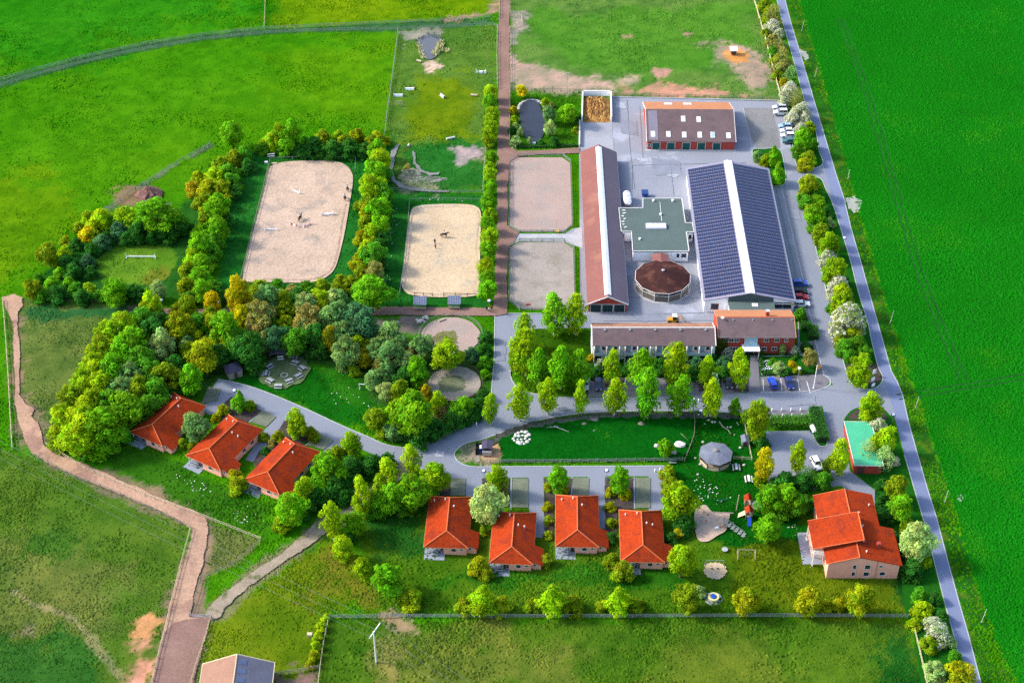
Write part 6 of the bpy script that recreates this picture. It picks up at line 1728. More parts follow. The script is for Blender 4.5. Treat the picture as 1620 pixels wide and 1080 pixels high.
# ================================================================== FENCES
def fence(label, pts, h=1.25, gap=3.0, rails=(0.55, 1.1), m='wood', post_r=0.09, rail=(0.05, 0.12), closed=False, name="fence", group=None, white_wire=False, curved=False):
    w = [P(*p) for p in pts]
    if curved: w = smooth(w, 5, closed)
    if closed: w = w + [w[0]]
    o = w[0].copy()
    t = thing(name, label, "fence", o, 0, group)
    pm = POSTS.setdefault((m, h, post_r), MB().tube((0, 0, 0), (0, 0, h), post_r, post_r * .9, 6).mesh("post", M[m]))
    for a, b in zip(w[:-1], w[1:]):
        L = (b - a).length
        n = max(1, round(L / gap))
        for k in range(n): link("post", pm, t, a.lerp(b, k / n) - o)
    if not closed: link("post", pm, t, w[-1] - o)
    for z in rails:
        mb = MB()
        for a, b in zip(w[:-1], w[1:]):
            d = b - a
            c = (a + b) / 2 - o
            mb.box((c.x, c.y, z), (d.length + .02, rail[0], rail[1]), math.atan2(d.y, d.x))
        mb.build("rail", M[m], t)
    return t
POSTS = {}
FG = "timber fences between the meadows"
fence("far double meadow fence, outer line along the grassy ditch", [(-40, 141), (0, 128), (60, 111), (150, 88), (230, 71), (320, 57), (417, 47), (520, 42), (610, 38)], m='wood_grey', gap=4)
fence("far double meadow fence, inner line along the grassy ditch", [(-40, 151), (0, 137), (60, 119), (150, 96), (230, 79), (320, 64), (417, 54), (520, 50), (610, 48)], m='wood_grey', gap=4)
fence("fence continuing above the water jump to the dirt track", [(612, 38), (700, 34), (775, 29)], m='wood_grey', gap=4)
fence("fence along the top of the obstacle course", [(612, 49), (700, 45), (781, 41), (788, 44)], m='wood_grey', gap=4)
fence("weedy meadow fence above the turf circle shrubs", [(165, 335), (215, 301), (268, 267), (334, 229)], m='wood_grey', gap=3)
fence("slim pale fence running to the far picture edge", [(418, 46), (420, 0), (421, -25)], m='wood_pale', gap=4)
fence("greenish fence left of the obstacle course", [(630, 49), (625, 90), (617, 150), (612, 185), (609, 214)], m='wood_grey', h=1.4, rails=(.5, .95, 1.35))
fence("fence left of the dirt track beside the obstacle course", [(790, -20), (790, 30)], m='wood_pale', gap=3)
fence("pale fence left of the dirt track, upper stretch", [(787, 46), (786, 90), (787, 142)], m='wood_pale', gap=3)
fence("pale fence right of the obstacle course beside the row of trees", [(769, 205), (768, 240), (765, 280), (764, 306)], m='wood_pale', gap=3)
fence("pale fence right of the dirt track, upper stretch", [(807, -20), (807, 27)], m='wood_pale', gap=3)
fence("small fenced pen bulging from the dirt track", [(807, 27), (825, 29), (826, 40), (808, 46)], m='wood_pale', gap=2)
fence("pale fence right of the dirt track down to the pond garden", [(807, 46), (807, 140), (806, 229), (816, 236)], m='wood_pale', gap=3)
fence("thick pale timber fence between far paddock and roadside hedge", [(1187, -20), (1192, 0), (1211, 66), (1221, 106), (1235, 156)], m='wood_pale', h=1.4, rails=(.45, .9, 1.3), rail=(.07, .16))
fence("dark fence below the far paddock behind the barn", [(807, 144), (860, 145), (915, 146), (965, 147), (972, 152), (1100, 155), (1232, 159)], m='wood', gap=3)
fence("fence along the bottom of the obstacle course", [(618, 302), (690, 306), (762, 306)], m='wood_grey', gap=3)
fence("slim rail round the far end of the jumping arena", [(428, 254), (480, 252), (563, 253), (562, 272)], m='wood_grey', gap=3, rails=(1.0,))
fence("dark rail along the left side of the jumping arena", [(427, 257), (416, 302), (402, 356), (391, 402), (381, 442)], m='wood', gap=3, rails=(.5, 1.0))
fence("rail along the left side of the dressage arena", [(648, 320), (645, 362), (640, 410), (636, 440), (632, 468)], m='wood_grey', gap=3, rails=(.5, 1.0))
fence("slim rail above the dressage arena", [(648, 319), (700, 318), (762, 319)], m='wood_grey', gap=3, rails=(1.0,))
fence("dark rail at the near left end of the dressage arena", [(656, 468), (684, 469)], m='wood_dark', gap=3, rails=(1.0,))
fence("dark rail at the near right end of the dressage arena", [(702, 470), (702, 468), (758, 470)], m='wood_dark', gap=3, rails=(1.0,))
fence("pale fence round the far sand paddock", [(806, 257), (819, 248), (890, 248), (903, 258), (906, 358), (893, 369), (822, 369), (805, 359)], m='wood_grey', gap=3, rails=(.45, .85, 1.2), closed=True)
fence("pale fence round the near sand paddock", [(806, 391), (822, 383), (893, 383), (908, 394), (910, 481), (896, 493), (822, 491), (805, 477)], m='wood_grey', gap=3, rails=(.45, .85, 1.2), closed=True)
fence("white rail beside the paved path between the two sand paddocks", [(822, 381), (850, 381), (892, 381)], m='offwhite', gap=4, rails=(.6, 1.1))
fence("pale yellow timber fence at the left picture edge", [(5, 477), (10, 540), (14, 600), (17, 660), (20, 712)], m='wood_pale', gap=3, rail=(.07, .16), rails=(.5, 1.1))
fence("dark fence along the top of the small left field", [(36, 478), (110, 480), (205, 481)], m='wood_dark', gap=3)
fence("pale fence on the upper side of the trodden path", [(72, 704), (135, 743), (230, 785), (325, 820), (413, 855)], m='wood_pale', gap=3)
fence("weathered fence of the grassy triangle beside the trodden path", [(413, 857), (372, 893), (346, 905), (317, 917), (312, 937), (300, 975)], m='wood', gap=3)
fence("weathered fence on the lower side of the trodden path", [(48, 718), (120, 757), (160, 771), (240, 806), (302, 836)], m='wood', gap=3)
fence("pale fence left of the trodden path near the lower edge", [(302, 838), (290, 882), (277, 932), (265, 982), (250, 1042), (238, 1095)], m='wood_pale', gap=3)
fence("grey metal field gate across the trodden path end", [(300, 976), (335, 978)], m='metal', gap=6, rails=(.3, .6, .9, 1.15), name="field_gate")
fence("pale fence right of the trodden path beside the shed", [(334, 979), (322, 1020), (310, 1055), (299, 1095)], m='wood_pale', gap=3)
fence("long grey fence below the cottage gardens, left stretch", [(520, 978), (565, 978), (610, 977)], m='wood_grey', gap=3, rails=(.4, .8, 1.2))
fence("silver field gate in the long garden fence", [(612, 976), (643, 976)], m='metal', gap=6, rails=(.3, .6, .9, 1.15), name="field_gate")
fence("long grey fence below the cottage gardens, right stretch", [(645, 977), (800, 977), (1000, 977), (1240, 976), (1436, 977)], m='wood_grey', gap=3, rails=(.4, .8, 1.2))
fence("pale fence left of the bottom pasture", [(520, 980), (512, 1020), (507, 1056), (502, 1095)], m='wood_pale', gap=3)
fence("short slatted fence between shed and bottom pasture", [(507, 1057), (475, 1063), (438, 1068)], m='wood', gap=3, rails=(.4, .8, 1.2))
fence("pale timber fence inside the lower right roadside hedge", [(1446, 998), (1455, 1035), (1467, 1090)], m='wood_pale', gap=3, rail=(.07, .16))
fence("dark fence along the near side of the animal enclosure", [(762, 732), (860, 732), (960, 731), (1080, 729)], m='wood_grey', gap=2.2, rails=(.35, .75, 1.1))
fence("curved dark fence along the far side of the animal enclosure", [(766, 705), (785, 693), (830, 677), (880, 665), (930, 659), (1000, 656), (1095, 656)], m='wood_dark', gap=3)
fence("weathered fence dividing the enclosure from the play lawn", [(1097, 650), (1099, 670), (1098, 690), (1091, 710), (1083, 730)], m='wood', gap=2)
fence("pale plank fence right of the play lawn", [(1176, 648), (1179, 682), (1184, 705), (1189, 729), (1160, 727)], m='wood_pale', gap=2.5)
def ring_fence(label, px, py, r, m):
    c = P(px, py)
    pts = [PIX((c.x + r * math.cos(a), c.y + r * math.sin(a), 0)) for a in np.linspace(0, 2 * math.pi, 25)[:-1]]
    fence(label, pts, m=m, gap=3, rails=(.5, 1.15), closed=True)
ring_fence("pale curved fence round the far round pen", 713, 532, 8.3, 'wood_grey')
ring_fence("dark curved fence round the shaded near round pen", 719, 607, 7.1, 'wood_dark')

# low white wall between pond garden and yard
def low_wall(label, pts, h, th, m, name="low_wall"):
    w = [P(*p) for p in pts]
    o = w[0].copy()
    t = thing(name, label, "wall", o)
    for a, b in zip(w[:-1], w[1:]):
        d = b - a; c = (a + b) / 2 - o
        MB().box((c.x, c.y, h / 2), (d.length + th * .9, th, h), math.atan2(d.y, d.x)).build("wall_section", M[m], t)
        MB().box((c.x, c.y, h + .04), (d.length + th * .9 + .05, th + .1, .08), math.atan2(d.y, d.x)).build("coping", M['offwhite'], t)
    return t
low_wall("low white wall between pond garden and yard", [(917, 195), (916.5, 233)], 1.0, .3, 'white')
low_wall("white three-sided wall of the manure store", [(920.5, 193), (921.5, 152), (966, 152), (967, 193)], 1.9, .35, 'white', "manure_store_wall")

# ================================================================== SMALL THINGS
def manure():
    c = P(943.5, 175)
    r = np.random.default_rng(8)
    n = 26
    vs, fs = [], []
    for j in range(n):
        for i in range(n):
            u, v = i / (n - 1), j / (n - 1)
            e = min(1, 4.5 * min(u, 1 - u)) * min(1, 3.0 * v, 5 * (1 - v) + .45)
            z = 1.7 * e * (.65 + .5 * r.random()) + .02
            vs.append(((u - .5) * 8.4, (v - .5) * 14.2 + (r.random() - .5) * .3, z if 0 < i < n - 1 and 0 < j else .02))
    for j in range(n - 1):
        for i in range(n - 1): fs.append((j * n + i, j * n + i + 1, (j + 1) * n + i + 1, (j + 1) * n + i))
    o = MB().add(vs, fs).build("manure_heap", M['manure'], None, c)
    tag(o, "brown heap of stable manure inside the white walled store", "heap")
manure()

def heap(name, label, cat, px, py, rx, ry, h, m, seed=0, n=14):
    c = P(px, py); r = random.Random(seed)
    mb = MB()
    prof_ = [(1.0, 0.0), (.85, .25), (.6, .6), (.3, .9), (.05, 1.0)]
    vs, fs = [], []
    for k, (q, z) in enumerate(prof_):
        for i in range(n):
            a = 2 * math.pi * i / n; j = r.uniform(.78, 1.2)
            vs.append((rx * q * j * math.cos(a), ry * q * j * math.sin(a), h * z * r.uniform(.75, 1.15) if k else -.02))
    for k in range(len(prof_) - 1):
        for i in range(n): fs.append((k * n + i, k * n + (i + 1) % n, (k + 1) * n + (i + 1) % n, (k + 1) * n + i))
    fs.append(tuple(range((len(prof_) - 1) * n, len(prof_) * n)))
    o = mb.add(vs, fs).build(name, m if not isinstance(m, str) else M[m], None, c)
    return tag(o, label, cat)
heap("earth_heap", "reddish brown earth heap beside the meadow fence", "heap", 237, 309, 4.2, 4.4, 2.2, mat("red_brown_earth", (.13, .065, .055), .95, .3, .3, 2, .3, .2, 2), 3)
heap("gravel_heap", "small pale gravel heap by the bright round shrub", "heap", 263, 333, 1.6, 1.4, .6, 'stone', 4)
heap("earth_mound", "stony grass-grown mound in the obstacle course", "heap", 648, 277, 3.4, 3.4, 1.5, mat("stony_mound", (.17, .17, .10), .95, .35, .4, 2, .35, .15, 2, col2=(.30, .28, .22), thr=.55), 5)
heap("earth_mound", "low stony ridge in the obstacle course", "heap", 674, 284, 6.0, 1.6, .9, mat("stony_bank", (.11, .14, .09), .95, .35, .4, 2, .35, .15, 2, col2=(.26, .26, .22), thr=.55), 6)
heap("earth_mound", "yellowish bushy mound left in the obstacle course", "heap", 644, 268, 1.6, 3.6, .9, mat("dry_mound", (.12, .12, .01), .95, .3, .5, 2, .35, .15, 2), 7)

def car(label, px, py, rz, colour, kind="car", name="parked_car", l=4.3, wd=1.78, h=1.46, wag=0.0):
    """Local x forward."""
    o = P(px, py, .7); o.z = LEVEL[0] + .004
    t = thing(name, label, kind, o, rz, "parked cars and vans")
    key = "car_paint_%d_%d_%d" % tuple(int(c * 255) for c in colour)
    if key not in M: M[key] = mat(key, colour, .3, .04, 1, 4, .03, spec=.5)
    pm = M[key]
    hw, hl = wd / 2, l / 2
    zb = .28
    belt = h * .60
    prof_ = [(-hl, zb + .12), (-hl, belt * .92), (-hl + .12, belt), (hl * .42, belt), (hl - .12, belt * .80), (hl, belt * .62), (hl, zb + .1), (hl - .2, zb), (-hl + .2, zb)]
    n = len(prof_)
    vs = []
    for s, inn in ((-1, .10), (-1, 0), (1, 0), (1, .10)):
        for x, z in prof_:
            k = hw - inn - (.06 if z > belt * .75 else 0)
            vs.append((x * (1 - (.03 if inn else 0)), s * k, z * (1 if not inn else .985)))
    fs = [tuple(range(n))[::1], tuple(range(3 * n, 4 * n))[::-1]]
    for k in range(3):
        for i in range(n):
            j = (i + 1) % n
            fs.append((k * n + i, k * n + j, (k + 1) * n + j, (k + 1) * n + i)[::-1])
    body = MB().add(vs, fs).build("body", pm, t)
    cb = -hl + .18 - wag * .1
    cf = hl * .40
    top0, top1 = -hl + .55 - wag * .45, hl * .08
    gl = MB().hexa([(cb, -hw + .1, belt - .01), (cf, -hw + .1, belt - .01), (cf, hw - .1, belt - .01), (cb, hw - .1, belt - .01), (top0, -hw + .26, h - .05), (top1, -hw + .26, h - .05), (top1, hw - .26, h - .05), (top0, hw - .26, h - .05)])
    gl.build("windows", M['glass'], t)
    MB().hexa([(top0 - .06, -hw + .22, h - .06), (top1 + .1, -hw + .22, h - .06), (top1 + .1, hw - .22, h - .06), (top0 - .06, hw - .22, h - .06), (top0 + .1, -hw + .32, h), (top1 - .1, -hw + .32, h), (top1 - .1, hw - .32, h), (top0 + .1, hw - .32, h)]).build("roof", pm, t)
    pl = MB()
    for s in (-1, 1):
        for x0, x1 in ((cb, top0), ((cb + cf) / 2, (top0 + top1) / 2), (cf, top1)):
            pl.tube((x0, s * (hw - .1), belt), (x1, s * (hw - .25), h - .05), .045, .04, 4)
    pl.build("pillar", pm, t)["kind"] = "stuff"
    for x in (-hl * .62, hl * .62):
        for s in (-1, 1):
            w_ = MB().tube((x, s * (hw - .2), .32), (x, s * (hw + .01), .32), .32, .32, 12).build("wheel", M['black'], t)
            MB().tube((x, s * (hw - .1), .32), (x, s * (hw + .025), .32), .19, .19, 10).build("rim", M['metal'], w_)
    for s in (-1, 1):
        MB().box((hl - .03, s * (hw - .32), belt * .68), (.1, .38, .14)).build("headlight", M['skylight'], t)
        MB().box((-hl + .02, s * (hw - .2), belt * .8), (.08, .22, .2)).build("tail_light", M['red_plastic'], t)
        MB().box((cf - .1, s * (hw + .06), belt + .05), (.14, .16, .12)).build("mirror", pm, t)
    return t
car("blue car parked behind the riding hall, farthest of four", 1266, 449, 0.0, (.03, .08, .36), wag=.6, h=1.7, l=4.1)
car("black car between the blue and the red car", 1266, 461.5, 0.0, (.008, .009, .012), l=4.1)
car("red car between the black and the white car", 1267, 470.5, 0.0, (.42, .012, .02), l=3.9)
car("white car nearest the brick house in the row of four", 1268, 481, 0.0, (.66, .67, .70), l=4.5)
car("bright blue car on the reception parking", 1222, 606, math.pi / 2 + .12, (.012, .06, .48), l=4.4, wag=.5)
car("dark navy car beside the bright blue car", 1248.5, 606.5, -math.pi / 2 + .08, (.012, .022, .14), l=4.2)
car("dark car with pale blue roof between the birches", 946.5, 608, -math.pi / 2, (.02, .03, .09), l=4.3)
car("silver car half hidden behind a birch", 926, 608, -math.pi / 2, (.42, .44, .47), l=4.2)
car("black car at the edge of the guest parking under a birch", 1153, 606, -math.pi / 2, (.012, .014, .02), l=3.8)
car("pale green car half hidden behind a lane birch", 1131, 600, -math.pi / 2, (.28, .5, .40), l=3.8)
car("white car on the shady parking below the hedge", 1292, 733, -math.pi / 2 + .25, (.70, .72, .74), l=4.6)

def trailer(label, px, py, rz, colour, l=3.4, wd=1.9, h=2.2, name="horse_trailer", group="horse trailers by the roadside hedge"):
    o = P(px, py, .9); o.z = LEVEL[0] + .004
    t = thing(name, label, "trailer", o, rz, group)
    key = "trailer_paint_%d_%d_%d" % tuple(int(c * 255) for c in colour)
    if key not in M: M[key] = mat(key, colour, .4, .05, 1, 4, .04)
    b = MB().hexa([(-l / 2, -wd / 2, .45), (l / 2 - .3, -wd / 2, .45), (l / 2 - .3, wd / 2, .45), (-l / 2, wd / 2, .45), (-l / 2, -wd / 2, h - .5), (l / 2, -wd / 2, h - .5), (l / 2, wd / 2, h - .5), (-l / 2, wd / 2, h - .5)]).build("body", M[key], t)
    MB().hexa([(-l / 2, -wd / 2, h - .5), (l / 2, -wd / 2, h - .5), (l / 2, wd / 2, h - .5), (-l / 2, wd / 2, h - .5), (-l / 2 + .1, -wd / 2 + .35, h), (l / 2 - .5, -wd / 2 + .35, h), (l / 2 - .5, wd / 2 - .35, h), (-l / 2 + .1, wd / 2 - .35, h)]).build("roof", M['white'], t)
    MB().box((-l / 2 - .02, 0, 1.1), (.05, wd - .2, 1.2)).build("ramp", M['glass'], t)
    for s in (-1, 1):
        w_ = MB().tube((0, s * (wd / 2 - .05), .32), (0, s * (wd / 2 + .14), .32), .32, .32, 12).build("wheel", M['black'], t)
        MB().box((0, s * (wd / 2 + .1), .68), (.9, .22, .06)).build("mudguard", M['black'], t)
    MB().tube((l / 2 - .3, 0, .45), (l / 2 + 1.1, 0, .45), .06, .05, 6).build("drawbar", M['metal'], t)
    return t
car("white car with blue windscreen, farthest by the blossoming hedge", 1233, 171, math.pi, (.45, .50, .56), l=4.3, h=1.75, wag=.6)
car("white van beside the farthest hedge car", 1234.5, 179, math.pi, (.66, .67, .68), l=4.4, h=1.9, wag=.7)
car("pale blue car, first in the row of four by the hedge", 1242.5, 200, math.pi, (.22, .36, .52), l=4.1)
car("white car, second in the row of four by the hedge", 1244.5, 207.5, math.pi, (.66, .68, .70), l=4.1)
car("white estate car, third in the row of four by the hedge", 1246, 215, math.pi, (.62, .65, .68), l=4.2, wag=.6, h=1.55)
car("dark teal car, last in the row of four by the hedge", 1247.5, 223.5, math.pi, (.04, .13, .15), l=4.1)
trailer("small green and white trailer beside the dark hedge", 1287, 680, -math.pi / 2 + .2, (.10, .36, .24), l=2.4, wd=1.2, h=1.5, name="box_trailer", group=None)

def loader():
    o = P(1066, 507, 1); o.z = LEVEL[0]
    t = thing("wheel_loader", "small orange wheel loader with white cab behind the guest wing", "loader", o, 0)
    MB().box((-1.0, 0, 1.0), (1.5, 1.3, .9)).build("engine_hood", M['orange'], t)
    cb = MB().hexa([(-.4, -.6, 1.2), (.7, -.6, 1.2), (.7, .6, 1.2), (-.4, .6, 1.2), (-.35, -.55, 2.4), (.55, -.55, 2.4), (.55, .55, 2.4), (-.35, .55, 2.4)]).build("cab", M['glass'], t)
    MB().box((.1, 0, 2.46), (1.2, 1.3, .14)).build("cab_roof", M['white'], cb)
    MB().box((.1, 0, .85), (1.6, 1.1, .7)).build("chassis", M['orange'], t)
    for s in (-.5, .5): MB().path([(.7, s, 1.1), (1.8, s, 2.0), (2.9, s, .9)], .12, 5).build("lift_arm", M['orange'], t)
    MB().hexa([(2.8, -.8, .3), (3.4, -.8, .3), (3.4, .8, .3), (2.8, .8, .3), (2.8, -.8, 1.1), (3.0, -.8, 1.1), (3.0, .8, 1.1), (2.8, .8, 1.1)]).build("bucket", M['metal'], t)
    for x in (-1.1, .9):
        for s in (-1, 1): MB().tube((x, s * .5, .5), (x, s * .85, .5), .5, .5, 12).build("wheel", M['black'], t)
loader()

def tank():
    o = P(992, 317, 1.0); o.z = LEVEL[0]
    t = thing("white_tank", "long white round-ended tank beside the stable hall", "tank", o, 0)
    prof_ = [(.05, -3.0), (.6, -2.85), (1.0, -2.4), (1.15, -1.8), (1.15, 1.8), (1.0, 2.4), (.6, 2.85), (.05, 3.0)]
    mb = MB().lathe(prof_, 16)
    mb.v = [(x, z, y + 1.5) for x, y, z in mb.v]
    mb.build("shell", M['white'], t, smooth_sh=True)
    for y in (-1.5, 1.5): MB().box((0, y, .35), (1.8, .3, .7)).build("saddle", M['concrete'], t)
    for y in (-.6, 1.4): MB().lathe([(.3, 0), (.3, .2), (.1, .28)], 10, c=(0, y, 2.6)).build("filler_cap", M['metal'], t)
tank()
def skip():
    o = P(1020, 308, .6); o.z = LEVEL[0]
    t = thing("blue_container", "small blue container at the corner of the flat roof", "container", o, 0)
    MB().frus((0, 0, .15), (1.5, 1.5), (1.9, 2.2), 1.1).build("tub", M['blue'], t)
    MB().box((0, 0, 1.3), (1.96, 2.26, .1)).build("lid", mat("navy_lid", (.02, .05, .16), .5), t)
    for x in (-.5, .5): MB().tube((x, -.6, 0), (x, -.6, .2), .1, .1, 6).build("caster", M['black'], t)
skip()

def small_box(name, label, cat, px, py, d, m, rz=0, lid=None, group=None):
    o = P(px, py, d[2] / 2); o.z = 0
    t = thing(name, label, cat, o, rz, group)
    MB().frus((0, 0, 0), (d[0], d[1]), (d[0] * .96, d[1] * .96), d[2]).build("box", M[m], t)
    MB().box((0, 0, d[2] + .04), (d[0] * 1.05, d[1] * 1.05, .08)).build("lid", M[lid or m], t)
    return t
small_box("feed_barrel_crate", "white and blue crate inside the animal shed pit", "crate", 761.5, 709, (.8, 1.2, 1.0), 'blue', lid='white')
small_box("bee_box", "white box at the pond's near bank", "box", 845, 227, (.9, .5, .5), 'white')
small_box("animal_box", "white and blue box at the far edge of the play lawn", "box", 1109, 651, (.8, .8, .8), 'blue', lid='white')
t = thing("feed_pit", "dark sunken feed pit beside the animal shed", "pit", P(759.5, 712))
MB().box((0, 0, .06), (2.0, 3.4, .12)).build("floor", M['black'], t)
for x, y, dx, dy in ((-1.05, 0, .1, 3.6), (1.05, 0, .1, 3.6), (0, 1.75, 2.2, .1)): MB().box((x, y, .4), (dx, dy, .8)).build("side_board", M['wood_dark'], t)
MB().box((-.5, -2.9, .07), (.9, 2.3, .14)).build("ramp", M['wood'], t)
t = thing("hay_rack", "white roofed hay rack on the trampled spot in the far paddock", "hay rack", P(1160, 86))
for x in (-.9, .9):
    for y in (-.9, .9): MB().tube((x, y, 0), (x, y, 1.9), .07, .07, 5).build("post", M['metal'], t)
MB().slab([(-1.2, -1.2, 1.9), (1.2, -1.2, 1.9), (1.2, 1.2, 2.3), (-1.2, 1.2, 2.3)], .1).build("roof", M['white'], t)
MB().frus((0, 0, .3), (1.6, 1.6), (1.8, 1.8), .9).build("rack", M['wood_dark'], t)

# ---- street lamps
def lamp(label, px, py, h=4.0):
    o = P(px, py, h); o.z = 0
    t = thing("street_lamp", label, "lamp", o, 0, "globe street lamps")
    MB().tube((0, 0, 0), (0, 0, h - .1), .07, .05, 8).build("post", M['metal'], t)
    MB().lathe([(.05, -.12), (.56, -.05), (.62, 0), (.1, .06)], 14, c=(0, 0, h)).build("shade_plate", mat("navy_plate", (.01, .03, .10), .4) if 'navy' not in M else M['navy'], t)
    MB().lathe([(.40, .04), (.42, .18), (.28, .34), (.02, .40)], 12, c=(0, 0, h)).build("globe", M['white'], t, smooth_sh=True)
M['navy'] = mat("navy_plate", (.01, .03, .10), .4)
for a in (("globe lamp at the road beside the long planted island", 1336, 377), ("globe lamp at the road beside the mint shed", 1413.5, 656), ("globe lamp on the lane right of the animal shed", 765.5, 745), ("globe lamp on the lane above the third cottage", 960, 744),
          ("globe lamp at the end of the slanted cottages lane", 371, 618), ("globe lamp beside the dressage arena path", 774, 476), ("globe lamp by the wood at the cross track, left one", 255, 475), ("globe lamp by the wood at the cross track, right one", 344, 478),
          ("globe lamp beside the lower right hedge", 1527, 1052), ("globe lamp in the reception garden", 1265, 583)):
    lamp(*a)

# ---- low white bollards
def bollard(label, px, py, group, h=.75):
    o = P(px, py)
    t = thing("bollard", label, "bollard", o, 0, group)
    MB().lathe([(.14, 0), (.13, h), (.16, h + .02), (.10, h + .14)], 8).build("body", M['white'], t)
    MB().lathe([(.2, 0), (.2, .05), (.14, .06)], 8).build("base", M['concrete'], t)
for r_, (y, w_) in enumerate(((650, "back"), (659, "front"))):
    for k in range(4): bollard(f"{ORD[k]} white bollard from left in the {w_} row of the bicycle bay", 1221 + 15 * k + r_ * 1.5, y, "white bollards of the bicycle bay")
for k, (x, y, l_) in enumerate(((749, 667, "left white bollard where the lane bends by the birch"), (754, 672, "right white bollard where the lane bends by the birch"), (1036, 746, "left white bollard at the end of the cottage lane"), (1044, 744, "right white bollard at the end of the cottage lane"),
                               (1098, 634, "left white bollard on the access lane"), (1105, 635, "right white bollard on the access lane"))):
    bollard(l_, x, y, "pairs of white lane bollards")

# ---- jumps in the arenas
def jump(label, px, py, rz, w=3.4, style="rails", m='white', group="jumps in the jumping arena"):
    o = P(px, py)
    t = thing("jump_obstacle", label, "jump", o, rz, group)
    if style in ("rails", "red"):
        for s in (-1, 1):
            MB().box((s * w / 2, 0, .75), (.12, .12, 1.5)).box((s * w / 2, 0, .07), (.14, 1.0, .14)).tube((s * w / 2, -.45, .1), (s * w / 2, 0, 1.0), .05, .05, 5).tube((s * w / 2, .45, .1), (s * w / 2, 0, 1.0), .05, .05, 5).build("wing_stand", M[m], t)
        for z in (.35, .7):
            MB().tube((-w / 2, 0, z), (w / 2, 0, z), .08, .08, 6).build("pole", M['red_plastic' if style == "red" else m], t)
        if style == "red": MB().box((0, 0, .4), (.8, .2, .7)).build("filler", M['white'], t)
    elif style == "wings":
        for s in (-1, 1):
            MB().box((s * w / 2, 0, .7), (.12, .5, 1.4)).box((s * (w / 2 - .35), 0, .45), (.7, .35, .9)).build("wing_stand", M[m], t)
        MB().box((0, 0, .4), (1.1, .5, .8)).build("filler", M[m], t)
    elif style == "plank":
        MB().frus((0, 0, 0), (w, .8), (w * .95, .3), .7).build("roll_top", M[m], t)
        for s in (-1, 1): MB().box((s * w / 2, 0, .4), (.12, .9, .8)).build("end_board", M['wood'], t)
    elif style == "log":
        mb = MB().tube((-w / 2, 0, .35), (w / 2, 0, .35), .35, .35, 10); mb.build("log", M[m], t)
        for s in (-1, 1): MB().box((s * w * .35, 0, .1), (.2, .8, .2)).build("bearer", M['wood_dark'], t)
    return t
jump("slanting white jump alone in the far half of the jumping arena", 468, 305, -.55, 3.0)
jump("white jump with two wings right of the horse and rider", 518, 341, .1, 3.2, "wings")
jump("red and white jump, left arm of the vee", 466, 358, -.5, 2.8, "red")
jump("red and white jump, right arm of the vee", 487, 358, .6, 2.6, "red")
jump("white rail jump near the left side of the jumping arena", 429, 365, -.03, 3.6)
CG = "obstacles on the cross-country course"
jump("white winged jump at the right of the obstacle course", 761, 116, .0, 3.2, "wings", group=CG)
jump("white plank jump with tall end board in the obstacle course", 648, 142, .05, 3.0, "plank", group=CG)
jump("blue and white roll top at the left fence of the obstacle course", 630, 152, .0, 3.0, "plank", 'skylight', CG)
jump("slanting dark and white jump in the middle of the obstacle course", 700, 153, -.95, 2.4, "plank", 'offwhite', CG)
jump("short pale log jump near the track side trees", 750, 152, -.12, 2.2, "log", 'wood_pale', CG)
jump("large pale roll top in front of the worn patch", 713, 220, .35, 2.8, "log", 'stone_pale', CG)
jump("narrow pale post jump on the loop path", 646, 232, 1.3, 1.4, "plank", 'offwhite', CG)
jump("pale log at the near bank of the water jump", 663, 98, -.45, 1.6, "log", 'wood_pale', CG)
t = thing("wooden_rack", "weathered wooden rack by the left fence of the obstacle course", "rack", P(631, 168), .1, CG)
for x in (-1.1, -.3, .5, 1.2): MB().tube((x, 0, 0), (x, .1, 1.9), .06, .05, 5).build("upright", M['wood'], t)
for z in (.9, 1.75): MB().box((0, .05, z), (2.6, .08, .12)).build("crossbar", M['wood_pale'], t)
jump("pale lengthwise log lying beside the round pen", 699, 508, .55, 1.8, "log", 'wood_pale', None)
jump("white beam on blue stands in the turf circle", 223, 408, -.01, 8.0, "rails", 'white', None)

# ---- spectator shelters
for lab, x, y in (("left blue-roofed bench shelter beside the dressage arena", 665, 486), ("right blue-roofed bench shelter beside the dressage arena", 719, 485)):
    o = P(x, y)
    t = thing("bench_shelter", lab, "shelter", o, 0, "bench shelters beside the dressage arena")
    for sx in (-1.5, 1.5):
        for sy in (-.9, 1.2): MB().tube((sx, sy, 0), (sx, sy, 2.1), .07, .07, 6).build("post", M['wood'], t)
    r = MB().slab([(-1.75, -1.5, 1.9), (1.75, -1.5, 1.9), (1.75, 1.6, 2.5), (-1.75, 1.6, 2.5)], .1).build("roof", M['roof_blue'], t)
    rb = MB()
    for k in range(6): rb.box((-1.6 + .64 * k, .05, 2.24), (.08, 3.1, .08), 0, 0, Matrix.Rotation(math.atan2(.6, 3.1), 3, 'X'))
    for k in range(4): rb.box((0, -1.2 + .8 * k, 2.0 + .155 * k), (3.4, .1, .08))
    rb.build("batten", M['metal'], r)["kind"] = "stuff"
    MB().box((0, -1.1, .5), (3.0, .5, .1)).box((0, -1.35, .85), (3.0, .08, .6)).build("bench", M['wood_pale'], t)
    MB().box((0, 1.2, 1.2), (3.0, .06, 1.8)).build("back_wall", M['wood_dark'], t)

